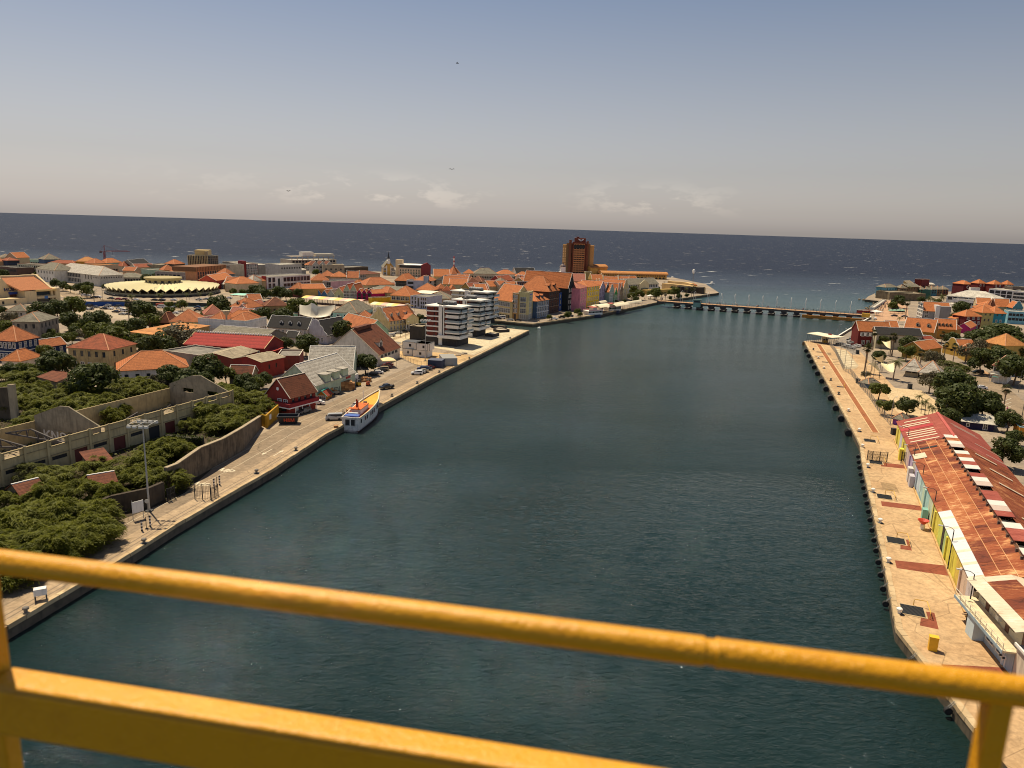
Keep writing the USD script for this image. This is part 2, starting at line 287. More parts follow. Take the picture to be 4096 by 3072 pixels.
YARD=Polygon(pts('l',(400,1620),(1440,700))+[tuple(P('i',1400,900)[:2]),tuple(P('i',1250,600)[:2])]+[(-130,235),(-180,215),(-200,120),(-120,60),(-84,60),(-78,90),(-76,120)]).buffer(0)
solo('yard_soil',sheet(YARD,Z1+.002),SOIL,kind='structure')
solo('quay_apron',sheet(band(RQ,0.,-24.).intersection(land_r),Z1),APRON,kind='structure')
def coping(line,side,w,step,group,m,parent_name='quay_edge'):
 t=UsdGeom.Xform.Define(stage,'/World/'+numbered('/World',parent_name)).GetPrim();tag(t,kind='structure')
 l=np.asarray(line,float);rng=random.Random(5)
 count=0
 for a,b in zip(l[:-1],l[1:]):
  d=b-a;L=np.linalg.norm(d);d/=L;n=np.array([-d[1],d[0]])*side
  k=max(1,int(round(L/step)))
  for i in range(k):
   p,q=a+d*(L*i/k+.02),a+d*(L*(i+1)/k-.02)
   o=rng.uniform(-.05,.05);z1=GZ+.13+rng.uniform(-.03,.03);ww=w+rng.uniform(-.08,.08)
   v=[p-n*(.06+o),q-n*(.06+o),q+n*ww,p+n*ww]
   mb=MB().add([[*x,GZ-.55]for x in v]+[[*x,z1]for x in v],[[0,1,2,3],[7,6,5,4],[0,4,5,1],[1,5,6,2],[2,6,7,3],[3,7,4,0]])
   part('coping_stone',mb,m,t);count+=1
 return t
coping(LQ[1:],1,.75,3.0,'',COPE)
coping(HK,1,.6,9.0,'',COPE)
coping(RQ[1:],-1,.8,1.9,'',COPE)
for o in(8.7,12.9):
 solo('road_line',sheet(band(LQ,o,o+.09).intersection(land_l),Z3),WLINE,kind='structure')
solo('rail_groove',sheet(band(LQ,1.6,1.75),Z3),plain('#5d5040',.8),kind='structure')
solo('rail_groove',sheet(band(LQ,2.6,2.75),Z3),plain('#5d5040',.8),kind='structure')
#the yellow railing of the bridge
YEL=usdkit.material(stage,'/World/Looks/yellow_paint',{'tc':('geometry',{}),'n':('noise_texture',dict(scale=55.,detail=5.,roughness=.6)),'n2':('noise_texture',dict(scale=260.,detail=3.)),'n3':('noise_texture',dict(scale=9.,detail=5.,roughness=.7)),'r':('map_range',dict(from_min=.5,from_max=.8,to_min=0.,to_max=.5,clamp=True)),'m':('mix',dict(color1=(.62,.285,.006),color2=(.44,.17,.01))),'b':('bump',dict(strength=1.,distance=.005)),'b2':('bump',dict(strength=.6,distance=.0015)),'p':('principled_bsdf',dict(roughness=.33,specular_ior_level=.38))},[('tc.position','n.vector'),('tc.position','n2.vector'),('tc.position','n3.vector'),('n3.fac','r.value'),('r.result','m.fac'),('m.color','p.base_color'),('n.fac','b.height'),('n2.fac','b2.height'),('b.normal','b2.normal'),('b2.normal','p.normal')],'p.BSDF')
def hang(k,x,y,drop):
 return P(k,x,y,H-drop)
rail=thing('bridge_railing','yellow painted pipe railing of the bridge in the foreground','railing')
TR=.86
A,B=hang('z',0,2247,TR),hang('z',4096,2768,TR)
D=B-A;D/=np.linalg.norm(D)
J=A+D*((hang('z',2840,2620,TR)-A)@D)
rg=random.Random(3)
for p0,p1 in((A-D*.5,J-D*.012),(J+D*.012,B+D*.5)):
 n=60;s=np.linspace(0,1,n)[:,None];pp=p0+(p1-p0)*s
 part('top_pipe',MB().tube(pp,.0305,40),YEL,rail,smooth=40)
part('pipe_joint',MB().tube([J-D*.016,J-D*.01,J+D*.01,J+D*.016],[.0305,.027,.027,.0305],40,caps=False),YEL,rail,smooth=40)
part('weld_bead',MB().tube([J+D*(.010+.003*i)for i in range(5)],[.0285,.0312,.0318,.0312,.030],40,caps=False),YEL,rail,smooth=60)
nrm=np.array([-D[1],D[0],0.])
if nrm[1]<0:nrm=-nrm
LR=1.245
def on_plane(k,x,y,off=0.):
 """Where the sight line meets the railing's upright plane."""
 d=ray(k,x,y);q=A+nrm*off-[0,0,H]
 return np.array([0,0,H])+d*((q@nrm)/(d@nrm))
L0=on_plane('z',120,2792,-.02);L1=on_plane('z',1400,2972,-.02)
lz=(L0[2]+L1[2])/2
sect=sbox(-.05,-.1,.042,.05).buffer(-.022).buffer(.022,quad_segs=8)
sc=np.array(sect.exterior.coords)[:-1]
mb=MB();s0=L0-D*.07;s0[2]=lz;s1=L0+D*3.2;s1[2]=lz
vv=[s+nrm*x+np.array([0,0,1.])*y for s in np.linspace(s0,s1,40)for x,y in sc]
m_=len(sc)
mb.add(vv,[[i*m_+j,i*m_+(j+1)%m_,(i+1)*m_+(j+1)%m_,(i+1)*m_+j]for i in range(39)for j in range(m_)])
part('lower_rail',mb,YEL,rail,smooth=40)
for(x,y),w,dd in(((-50,2600),.085,.05),((3983,2830),.045,.045)):
 q=on_plane('z',x,y);q[2]=A[2]
 o=q-D*w/2;e=q+D*w/2
 bx=sbox(-w/2,-dd/2,w/2,dd/2).buffer(-.008).buffer(.008,quad_segs=4);c=np.array(bx.exterior.coords)[:-1]
 mb=MB();n=len(c)
 vv=[np.array([*(q+D*x1+nrm*y1)[:2],z])for z in(A[2]-1.6,A[2]-.02)for x1,y1 in c]
 mb.add(vv,[[j,(j+1)%n,n+(j+1)%n,n+j]for j in range(n)])
 part('post',mb,YEL,rail,smooth=40)
#buildings
TILE=lambda:tiles('#bb6a42','#8a4a30')
ROOFS={'o':('#bf7448','#8f5535'),'O':('#c87a48','#a5623a'),'y':('#cf8f52','#a46a3c'),'b':('#7d4a34','#4f3023'),'r':('#a8503a','#7d3a2b'),'p':('#b5715c','#8f5646'),'d':('#a4583a','#5e3a28')}
FLAT={'w':'#cfc7b6','g':'#8d867a','t':'#a5977e','y':'#c6955c','k':'#5b5750','p':'#b48a76'}
def roofmat(k):
 if k in ROOFS:
  return tiles(*ROOFS[k])
 if k=='G':return tiles('#8d8674','#6b6455',pitch=.5,grime=.5)
 if k=='W':return tiles('#c9c1b2','#8f8272',pitch=.9,grime=.4,gs=.9)
 if k=='K':return tiles('#3d3a38','#2b2928',pitch=.4,grime=.2)
 if k=='R':return tiles('#a83a32','#7c2a25',pitch=.9,grime=.15)
 return ground(FLAT[k],'#%02x%02x%02x'%tuple(int(int(FLAT[k][1+2*i:3+2*i],16)*.8)for i in range(3)),.25)
def pierced(mb,org,ex,W,hh,holes,depth=.14):
 """An upright wall face from org along ex, width W, height hh, with rectangular openings (x0, z0, x1, z1) that have reveals."""
 org=np.asarray(org,float);ex=np.asarray(ex,float);ez=np.array([0,0,1.]);ny=np.cross(ex,ez)
 xs=sorted({0.,W,*[h[0]for h in holes],*[h[2]for h in holes]});zs=sorted({0.,hh,*[h[1]for h in holes],*[h[3]for h in holes]})
 if not holes:
  mb.poly([org,org+ex*W,org+ex*W+ez*hh,org+ez*hh]);return
 for zi in range(len(zs)-1):
  zc=(zs[zi]+zs[zi+1])/2
  row=[h for h in holes if h[1]<zc<h[3]]
  cuts=sorted({0.,W,*[h[0]for h in row],*[h[2]for h in row]})
  for xi in range(len(cuts)-1):
   xc=(cuts[xi]+cuts[xi+1])/2
   if any(h[0]<xc<h[2]for h in row):
    continue
   a,b=cuts[xi],cuts[xi+1]
   mb.poly([org+ex*a+ez*zs[zi],org+ex*b+ez*zs[zi],org+ex*b+ez*zs[zi+1],org+ex*a+ez*zs[zi+1]])
 for x0,z0,x1,z1 in holes:
  c=[org+ex*x+ez*z for x,z in((x0,z0),(x1,z0),(x1,z1),(x0,z1))]
  for i in range(4):
   p,q=c[i],c[(i+1)%4]
   mb.poly([q,p,p-ny*depth,q-ny*depth])
FACES={'F':lambda W,D:((0,0),(1,0),W),'R':lambda W,D:((W,0),(0,1),D),'B':lambda W,D:((W,D),(-1,0),W),'L':lambda W,D:((0,D),(0,-1),D)}
FRAME={'f':WHITE,'h':WHITE,'s':None,'d':None}
CREAM=plaster('#d8cba6',.15)
FM={'f':WHITE,'h':WHITE,'c':CREAM,'q':plain('#7e2722',.6),'k':plain('#4d4a45',.6)}
def window_at(t,o,ex,x0,z0,x1,z1,style,arch=False):
 """One window: pane, with its frame or shutters as sub-parts, standing in an opening of a wall."""
 o=np.array([*o,0.]);ex=np.array([*ex,0.]);ny=np.cross(ex,[0,0,1.])
 q=lambda x,z,d:o+ex*x+np.array([0,0,z])+ny*d
 mb=MB();mb.poly([q(x0,z0,-.13),q(x1,z0,-.13),q(x1,z1,-.13),q(x0,z1,-.13)])
 w=part('window',mb,DARK if style=='d' else GLASS,t)
 if style in FM:
  fr=MB();e=.14;up=np.array([0,0,1.])
  def slab(a0,b0,a1,b1,d0,d1):
   v=[q(x,z,d)for d in(d0,d1)for x,z in((a0,b0),(a1,b0),(a1,b1),(a0,b1))]
   fr.add(v,[[4,5,6,7],[0,4,7,3],[5,1,2,6],[7,6,2,3],[0,1,5,4]])
  slab(x0-e,z1,x1+e,z1+e,.002,.07);slab(x0-e,z0-e,x1+e,z0,.002,.10)
  slab(x0-e,z0,x0,z1,.002,.07);slab(x1,z0,x1+e,z1,.002,.07)
  if x1-x0>.9:
   slab((x0+x1)/2-.05,z0,(x0+x1)/2+.05,z1,-.12,-.02)
   slab(x0,z0+(z1-z0)*.62,(x0+x1)/2-.05,z0+(z1-z0)*.62+.07,-.12,-.03);slab((x0+x1)/2+.05,z0+(z1-z0)*.62,x1,z0+(z1-z0)*.62+.07,-.12,-.03)
  pp=str(w.GetPath())
  mesh_at(pp+'/'+numbered(pp,'frame'),fr,FM[style])
  if style=='h':
   for a,b in((x0-e-.55,x0-e),(x1+e,x1+e+.55)):
    sh=MB();v=[q(x,z,d)for d in(.002,.06)for x,z in((a,z0),(b,z0),(b,z1),(a,z1))]
    sh.add(v,[[4,5,6,7],[0,4,7,3],[5,1,2,6],[7,6,2,3],[0,1,5,4]])
    mesh_at(pp+'/'+numbered(pp,'shutter'),sh,WHITE)
 return w
DOORM={'d':plain('#3a2a20',.6),'r':plain('#5a2019',.6),'w':WHITE,'g':plain('#2f4a38',.6),'b':plain('#2f4d77',.6)}
def dutch(w,h,eave,style=0):
 """Outline (x, z) of a curved gable of width w between z = eave and eave + h."""
 c=w/2;s=[]
 prof={0:[(1.,0),(1.,.12),(.86,.2),(.72,.3),(.66,.46),(.56,.56),(.40,.62),(.36,.72),(.30,.86),(.16,.96),(0,1.)],1:[(1.,0),(1.,.1),(.8,.16),(.62,.3),(.58,.45),(.44,.5),(.42,.62),(.26,.78),(.22,.92),(.12,1.),(0,1.03)],2:[(1.,0),(1.03,.06),(.78,.3),(.72,.36),(.5,.58),(.44,.64),(.22,.86),(.2,.95),(0,1.02)]}[style]
 right=[(c+x*c,eave+z*h)for x,z in prof];left=[(c-x*c,eave+z*h)for x,z in prof[::-1]]
 return right+left[1:]
def B(name,label,k,p1,p2,D,h=None,roof='hip',rc='o',rh=3.,wall='#c9b58c',zr='g',yt=None,wins=(),doors=(),ov=.45,cat='building',par=.5,trim=None,group=None,cap=True,gable=None,dirt=.25,base=None,band_=None,stack=None,z0=GZ,flip=False,Wd=None,ext=(0,0),face=False):
 """A building whose front wall runs from p1 to p2 of crop k (at the ground, or at the eaves with zr='e'); D metres deep away from the camera.
    wins: (face, columns, storeys, w, h, style[, x0, x1[, zlo, zhi]]) with fractions of the wall."""
 if zr=='e':
  a,b=P(k,*p1,z0+h),P(k,*p2,z0+h)
 else:
  a,b=P(k,*p1,z0),P(k,*p2,z0)
  if yt is not None:
   h=height_at(k,p1[0],yt,a)-z0
 a,b=a[:2],b[:2]
 if face:
  v_=(a+b)/2;v_=v_/np.linalg.norm(v_);r_=np.array([v_[1],-v_[0]])
  b=a+r_*abs((b-a)@r_)
 d=b-a;W=float(np.linalg.norm(d));d/=W
 if isinstance(D,tuple):
  e_=P(k,*D,z0+h if zr=='e' else z0)[:2]-b
  D=float(max(3.,abs(e_@np.array([-d[1],d[0]]))))
 a=a-d*ext[0];W+=ext[0]+ext[1]
 if Wd:W=Wd
 rz=math.atan2(d[1],d[0])
 t=thing(name,label,cat,(*a,z0),rz,group)
 cells={f:[]for f in FACES};wl=[]
 for s in wins:
  f,nc,ns,ww,wh,st=s[:6];x0,x1=(s[6],s[7])if len(s)>7 else(0.04,.96);zl,zh=(s[8],s[9])if len(s)>9 else(0.,1.)
  o,ex,L=FACES[f](W,D)
  pw=(x1-x0)*L/nc;ph=(zh-zl)*h/ns
  ww=min(ww,pw*.86);wh=min(wh,ph*.84)
  for r in range(ns):
   for c in range(nc):
    cx,cz=x0*L+(c+.5)*pw,zl*h+(r+.54)*ph
    q=(cx-ww/2,cz-wh/2,cx+ww/2,cz+wh/2)
    if any(not(q[2]<g[0]-.02 or q[0]>g[2]+.02 or q[3]<g[1]-.02 or q[1]>g[3]+.02)for g in cells[f]):
     continue
    cells[f].append(q);wl.append((o,ex,*q,st))
 dl=[]
 for f,fx,w_,h_,st in doors:
  o,ex,L=FACES[f](W,D);q=(fx*L-w_/2,.02,fx*L+w_/2,h_)
  if any(not(q[2]<g[0]-.02 or q[0]>g[2]+.02 or q[3]<g[1]-.02 or q[1]>g[3]+.02)for g in cells[f]):
   continue
  cells[f].append(q);dl.append((o,ex,*q,st))
 wm=plaster(wall,dirt)
 mb=MB()
 hh=h if roof!='flat' else h+par
 for f in FACES:
  o,ex,L=FACES[f](W,D)
  pierced(mb,(*o,0),(*ex,0),L,hh,cells[f])
 R=MB();C=MB();cx,cy=W/2,D/2
 th=.16
 if roof in('gx','gy'):
  along=roof=='gx'
  L,S=(W,D)if along else(D,W)
  T=(lambda u,v,z:(u,v,z))if along else(lambda u,v,z:(v,u,z))
  gv=0. if gable else .25
  for e in(0,L):
   mb.poly([T(e,0,h),T(e,S,h),T(e,S/2,h+rh)])
  sl=rh/(S/2)
  zo=h-ov*sl
  for y0,y1,za,zb in((-ov,S/2,zo,h+rh),(S+ov,S/2,zo,h+rh)):
   for dz,rev in((0.03,0),(th,1)):
    R.poly([T(-gv,y0,za+dz),T(L+gv,y0,za+dz),T(L+gv,y1,zb+dz),T(-gv,y1,zb+dz)])
   R.poly([T(-gv,y0,za+.03),T(L+gv,y0,za+.03),T(L+gv,y0,za+th),T(-gv,y0,za+th)])
   for e in(-gv,L+gv):
    R.poly([T(e,y0,za+.03),T(e,y1,zb+.03),T(e,y1,zb+th),T(e,y0,za+th)])
    if not gable and trim!='n':
     C.bar(T(e,y0,za+th+.03),T(e,y1,zb+th+.03),.22,.12)
  C.bar(T(-gv,S/2,h+rh+th),T(L+gv,S/2,h+rh+th),.3,.16)
  if gable is not None:
   for e in((0,L)if gable<10 else(0,)):
    g=MB();ol=dutch(S+.3,rh+.9,h-.15,gable%10)
    g.wallprism(Polygon([(x-.15,z)for x,z in ol]).buffer(0),-.12,.22)
    gt=MB();cen=[(x-.15,z)for x,z in ol]
    for p,q in zip(cen[:-1],cen[1:]):
     if abs(p[0]-q[0])+abs(p[1]-q[1])>.02:gt.bar((p[0],.05,p[1]+.06),(q[0],.05,q[1]+.06),.5,.16,up=(0,1,0))
    for m_,nm,ma in((g,'gable',wm),(gt,'gable_coping',WHITE)):
     for i in range(len(m_.v)):
      v=m_.v[i]
      if along:
       m_.v[i]=np.stack([(e-v[:,1])if e==0 else e+v[:,1],v[:,0],v[:,2]],1)*1.0
      else:
       m_.v[i]=np.stack([v[:,0],(e-v[:,1]*1.)if e==0 else e+v[:,1],v[:,2]],1)
     part(nm,m_,ma,t)
 elif roof in('hip','pyr'):
  ins=min(W,D)/2
  r0,r1=((ins,cy),(W-ins,cy))if W>=D else((cx,ins),(cx,D-ins))
  if roof=='pyr':r0=r1=(cx,cy)
  zo=h-ov*rh/ins
  E=[(-ov,-ov,zo),(W+ov,-ov,zo),(W+ov,D+ov,zo),(-ov,D+ov,zo)];a_,b_=(*r0,h+rh),(*r1,h+rh)
  U=lambda p,dz=th:(p[0],p[1],p[2]+dz)
  quads=([E[0],E[1],b_,a_],[E[1],E[2],b_],[E[2],E[3],a_,b_],[E[3],E[0],a_])if W>=D else([E[0],E[1],a_],[E[1],E[2],b_,a_],[E[2],E[3],b_],[E[3],E[0],a_,b_])
  for qd in quads:
   R.poly([U(p)for p in qd])
  for i in range(4):
   R.poly([E[i],E[(i+1)%4],U(E[(i+1)%4]),U(E[i])])
  R.poly([E[3],E[2],E[1],E[0]])
  if cap:
   for p,q in((E[0],a_),(E[3],a_)if W>=D else(E[1],a_),(E[1],b_)if W>=D else(E[2],b_),(E[2],b_)if W>=D else(E[3],b_)):
    C.bar(U(p,th+.02),U(q,th+.02),.26,.12)
   if r0!=r1:C.bar(U(a_,th+.02),U(b_,th+.02),.28,.14)
 elif roof=='mono':
  zf,zb=h,h+rh
  mb.poly([(0,0,h),(0,D,h),(0,D,zb)]);mb.poly([(W,0,h),(W,D,zb),(W,D,h)]);mb.poly([(0,D,h),(W,D,h),(W,D,zb),(0,D,zb)])
  sl=rh/D
  for dz in(.03,th):
   R.poly([(-ov,-ov,zf-ov*sl+dz),(W+ov,-ov,zf-ov*sl+dz),(W+ov,D+ov,zb+ov*sl+dz),(-ov,D+ov,zb+ov*sl+dz)])
  for x in(-ov,W+ov):
   R.poly([(x,-ov,zf-ov*sl+.03),(x,D+ov,zb+ov*sl+.03),(x,D+ov,zb+ov*sl+th),(x,-ov,zf-ov*sl+th)])
  R.poly([(-ov,-ov,zf-ov*sl+.03),(W+ov,-ov,zf-ov*sl+.03),(W+ov,-ov,zf-ov*sl+th),(-ov,-ov,zf-ov*sl+th)])
 elif roof=='barrel':
  n=10;cs=[((1-math.cos(math.pi*i/n))/2*(D+2*ov)-ov,h+rh*math.sin(math.pi*i/n)+.05)for i in range(n+1)]
  for(y0,za),(y1,zb)in zip(cs[:-1],cs[1:]):
   R.poly([(-ov,y0,za),(W+ov,y0,za),(W+ov,y1,zb),(-ov,y1,zb)])
  for e in(0,W):
   mb.poly([(e,min(max(y,0),D),z-.06)for y,z in cs])
  for e in(-ov,W+ov):
   for(y0,za),(y1,zb)in zip(cs[:-1],cs[1:]):C.bar((e,y0,za),(e,y1,zb),.3,.3)
 else:
  R.poly([(.2,.2,h),(W-.2,.2,h),(W-.2,D-.2,h),(.2,D-.2,h)])
  for x0,y0,x1,y1 in((0,0,W,.2),(0,D-.2,W,D),(0,.2,.2,D-.2),(W-.2,.2,W,D-.2)):
   C.box(x0-.04,y0-.04,h+par-.06,x1+.04,y1+.04,h+par+.08)
  for x0,y0,x1,y1 in((.2,.2,W-.2,.2),(W-.2,.2,W-.2,D-.2),(W-.2,D-.2,.2,D-.2),(.2,D-.2,.2,.2)):
   mb.poly([(x0,y0,h),(x1,y1,h),(x1,y1,h+par),(x0,y0,h+par)][::-1])
 part('wall',mb,wm,t)
 rp=part('roof',R,roofmat(rc),t)
 if C.n and cap:
  part('parapet_cap' if roof=='flat' else 'ridge_cap',C,(WHITE if trim in(None,'n')and roof in('gx','gy')else plaster(trim if trim and trim!='n' else '#c58e68',.2))if roof!='flat' else plaster(trim or '#cfc4ae',.2),t)
 for o,ex,x0,z0_,x1,z1,st in wl:
  window_at(t,o,ex,x0,z0_,x1,z1,st)
 for o,ex,x0,z0_,x1,z1,st in dl:
  oo=np.array([*o,0.]);e3=np.array([*ex,0.]);ny=np.cross(e3,[0,0,1.])
  part('door',MB().poly([oo+e3*x+ny*-.1+np.array([0,0,z])for x,z in((x0,z0_),(x1,z0_),(x1,z1),(x0,z1))]),DOORM[st],t)
 if base:
  bb=MB();bb.box(-.06,-.06,0,W+.06,0,base[0]);bb.box(W,0,0,W+.06,D,base[0])
  part('plinth',bb,plaster(base[1],.2),t)
 if band_:
  for zf_ in band_[0]:
   bb=MB();z=zf_*h
   bb.box(-.1,-.1,z,W+.1,-.002,z+band_[2]);bb.box(W+.002,-.1,z,W+.1,D,z+band_[2])
   part('string_course',bb,plaster(band_[1],.15),t)
 t_info[str(t.GetPath())]=(W,D,h)
 return t
t_info={}
def dorm(t,x,y,z,w=1.7,dd=2.4,hh=1.6,rc='o',wall='#d8cba6',facing='F'):
 """A roof dormer with its own little gable and window, on the slope that looks to the front (or to the right side)."""
 m=MB();r=MB()
 m.poly([(-w/2,0,0),(w/2,0,0),(w/2,0,hh),(0,0,hh+w*.45),(-w/2,0,hh)])
 for s in(-1,1):
  m.poly([(s*w/2,0,0),(s*w/2,dd,0),(s*w/2,dd,hh),(s*w/2,0,hh)])
  for dz in(.03,.12):
   r.poly([(s*(w/2+.15),-.2,hh-.13+dz),(s*(w/2+.15),dd,hh-.13+dz),(0,dd,hh+w*.45+dz),(0,-.2,hh+w*.45+dz)])
 wi=MB().poly([(-w*.28,-.02,hh*.2),(w*.28,-.02,hh*.2),(w*.28,-.02,hh*.95),(-w*.28,-.02,hh*.95)])
 ang=0 if facing=='F' else math.pi/2
 for q in(m,r,wi):
  q.rot(ang)
  q.v=[v+np.array([x,y,z])for v in q.v]
 d=part('dormer',m,plaster(wall,.15),t)
 pp=str(d.GetPath())
 mesh_at(pp+'/roof',r,roofmat(rc));mesh_at(pp+'/window',wi,GLASS)
 return d
def box_part(t,name,mat,*b,label=None):
 return part(name,MB().box(*b),mat,t,label=label)
#foliage
def leafmat(key,c1,c2,tr=.35,ns=.35):
 return _mk('leaf_'+key,{'g':('geometry',{}),'n':('noise_texture',dict(scale=ns,detail=3.)),'ad':('math',dict(math_type='multiply_add',value2=.55,value3=.0)),'ad2':('math',dict(math_type='multiply_add',value2=.75,value3=-.12)),'s':('math',dict(math_type='add',use_clamp=True)),'m':('mix',dict(color1=c1,color2=c2)),'d':('principled_bsdf',dict(roughness=.6,specular_ior_level=.25)),'t':('translucent_bsdf',{}),'mx':('mix_closure',dict(fac=tr))},[('g.position','n.vector'),('g.random_per_island','ad.value1'),('n.fac','ad2.value1'),('ad.value','s.value1'),('ad2.value','s.value2'),('s.value','m.fac'),('m.color','d.base_color'),('m.color','t.color'),('d.BSDF','mx.closure1'),('t.BSDF','mx.closure2')],'mx.closure')
LEAF={'m':leafmat('thorn',(.062,.076,.007),(.40,.395,.026),.4,.7),'n':leafmat('thorn_dark',(.04,.05,.006),(.22,.22,.024),.35,.7),'d':leafmat('dark',(.03,.045,.010),(.15,.165,.034),.3,.8),'g':leafmat('mid',(.05,.068,.010),(.23,.24,.034),.35,.8),'s':leafmat('dry',(.085,.075,.04),(.15,.13,.07),.25),'p':leafmat('palm',(.06,.07,.015),(.16,.15,.035),.3),'w':leafmat('fan',(.05,.055,.018),(.11,.105,.035),.25)}
BARK=plain('#5c4a38',.9,scale=6.)
PALMBARK=plain('#7d6b55',.9,scale=6.)
def leaf_quads(c,dirs,up,L,Wd):
 """n rhombic leaf sprays: centres c, long axes dirs, across axes from up."""
 s=np.cross(dirs,up);s/=np.linalg.norm(s,axis=1,keepdims=True)+1e-9
 L=L[:,None]/2;Wd=Wd[:,None]/2
 v=np.stack([c-dirs*L,c-dirs*L*.1+s*Wd,c+dirs*L,c-dirs*L*.1-s*Wd],1).reshape(-1,3)
 n=len(c);b=np.arange(n)[:,None]*4
 return v,np.vstack([b+[[0,1,2]],b+[[0,2,3]]])
def crown_umbrella(seed,n=5200,R=5.5,Hc=3.5,z0=1.9):
 """Flat-topped thorn tree: many plates of fine sprays that reach outward and hang at the tips."""
 r=np.random.default_rng(seed);np_=38
 a=r.uniform(0,2*np.pi,np_);rad=R*np.sqrt(r.uniform(0.0,1,np_))*.86
 top=z0+Hc*(1-(rad/R)**2.2)*.8+r.normal(0,.5,np_)
 pc=np.stack([rad*np.cos(a),rad*np.sin(a),top],1);pr=r.uniform(.8,1.6,np_)*R/5.5
 k=r.integers(0,np_,n)
 q=r.normal(0,.5,(n,3));q[:,2]*=.13
 c=pc[k]+q*pr[k][:,None];d0=np.linalg.norm(q[:,:2],axis=1)
 c[:,2]-=d0**2*.42+.25*r.uniform(0,1,n)**2
 low=r.uniform(0,1,n)<.16
 c[low,2]-=r.uniform(.3,2.1,low.sum())
 out=np.stack([c[:,0],c[:,1],np.zeros(n)],1);out/=np.linalg.norm(out,axis=1,keepdims=True)+1e-6
 dirs=out+r.normal(0,.5,(n,3));dirs[:,2]=r.normal(-.18,.25,n);dirs/=np.linalg.norm(dirs,axis=1,keepdims=True)
 up=np.array([0,0,1.])+r.normal(0,.35,(n,3))
 return leaf_quads(c,dirs,up,r.uniform(.5,1.3,n)*R/5.5,r.uniform(.07,.2,n)*R/5.5)
def crown_round(seed,n=3000,R=3.2,Hc=5.0,z0=1.1,lobes=13,lump=.42,leaf=.5):
 r=np.random.default_rng(seed)
 a=r.uniform(0,2*np.pi,lobes);el=r.uniform(-.5,1,lobes)
 lc=np.stack([np.cos(a)*np.sqrt(1-np.clip(el,-1,1)**2*.8)*R*.58,np.sin(a)*np.sqrt(1-np.clip(el,-1,1)**2*.8)*R*.58,z0+Hc*(.45+.34*el)],1)
 lr=r.uniform(.7,1.2,lobes)*R*lump
 k=r.integers(0,lobes,n);q=r.normal(0,1,(n,3));q/=np.linalg.norm(q,axis=1,keepdims=True)
 rr=r.uniform(.6,1.05,n)**.6
 c=lc[k]+q*(lr[k]*rr)[:,None]*np.array([1,1,Hc/R*.55])
 dirs=np.cross(q,r.normal(0,1,(n,3)));dirs+=q*.4;dirs[:,2]-=.25;dirs/=np.linalg.norm(dirs,axis=1,keepdims=True)
 return leaf_quads(c,dirs,q+r.normal(0,.4,(n,3)),r.uniform(.7,1.4,n)*leaf,r.uniform(.45,.9,n)*leaf)
def limbs(seed,R,z1,r0=.22,n=6):
 r=random.Random(seed);mb=MB();k=(r.uniform(-.3,.3),r.uniform(-.3,.3),z1*.45)
 mb.tube([(0,0,-.1),(k[0]*.4,k[1]*.4,k[2]*.5),k],[r0,r0*.8,r0*.65],7)
 for i in range(n):
  a=2*math.pi*i/n+r.uniform(-.4,.4);rr=R*r.uniform(.45,.8);e=(rr*math.cos(a),rr*math.sin(a),z1*r.uniform(.95,1.15))
  m=(k[0]+(e[0]-k[0])*.5,k[1]+(e[1]-k[1])*.5,k[2]+(e[2]-k[2])*.62)
  mb.tube([k,m,e],[r0*.5,r0*.33,r0*.12],5)
 return mb
def palm_crown(seed,n=17,L=2.7,droop=1.0):
 r=np.random.default_rng(seed);mb=MB()
 for i in range(n):
  a=2*np.pi*i/n*2.4+r.uniform(-.2,.2);e0=r.uniform(-.15,1.25);Lf=L*r.uniform(.85,1.12)
  s=np.linspace(0,1,9);el=e0-droop*s*(1.15+.5*(1-e0));ds=Lf/8
  p=np.zeros((9,3));o=np.array([np.cos(a),np.sin(a),0])
  for j in range(1,9):
   p[j]=p[j-1]+(o*np.cos(el[j])+np.array([0,0,1.])*np.sin(el[j]))*ds
  side=np.array([-np.sin(a),np.cos(a),0])
  for j in range(1,9):
   wl=.62*np.sin(np.pi*min(.97,.12+s[j]*.86))+.1
   for sg in(-1,1):
    for h2 in(0,.5):
     b=p[j-1]*(1-h2)+p[j]*h2;t=p[j]-p[j-1]
     tip=b+side*sg*wl*L/2.7+t*.55+np.array([0,0,-.22*L/2.7-.1*r.uniform()])
     mb.add([b,b+t*.42,tip],[[0,1,2]])
 return mb
def fan_crown(seed,n=30,L=1.75):
 r=np.random.default_rng(seed);mb=MB()
 for i in range(n):
  a=r.uniform(0,2*np.pi);el=r.uniform(-1.1,1.25);o=np.array([np.cos(a)*np.cos(el),np.sin(a)*np.cos(el),np.sin(el)])
  c=o*L*.55;side=np.array([-np.sin(a),np.cos(a),0]);up=np.cross(o,side)
  for f in np.linspace(-1.25,1.25,9):
   dd=(o*np.cos(f)+side*np.sin(f));tip=c+dd*L*.62+np.array([0,0,-.18]);w=np.cross(dd,up);w/=np.linalg.norm(w)+1e-9
   mb.add([c,c+dd*L*.3+w*.1,tip,c+dd*L*.3-w*.1],[[0,1,2,3]])
 return mb
class _V:
 def __init__(s,v,f):s.vertices,s.faces=v,f
KINDS={}
def make_kind(key,trunk,tm,crown,cm,extra=()):
 p=proto('tree_'+key)
 part('trunk',trunk,tm,p)
 part('crown',_V(*crown)if isinstance(crown,tuple)else crown,cm,p)
 for n_,m_,mm in extra:part(n_,m_,mm,p)
 return p
for i in range(4):
 KINDS['m%d'%i]=(make_kind('thorn%d'%i,limbs(i,5.5,3.6,.22,7),BARK,crown_umbrella(10+i),LEAF['m' if i!=2 else 'n']),5.5,5.4)
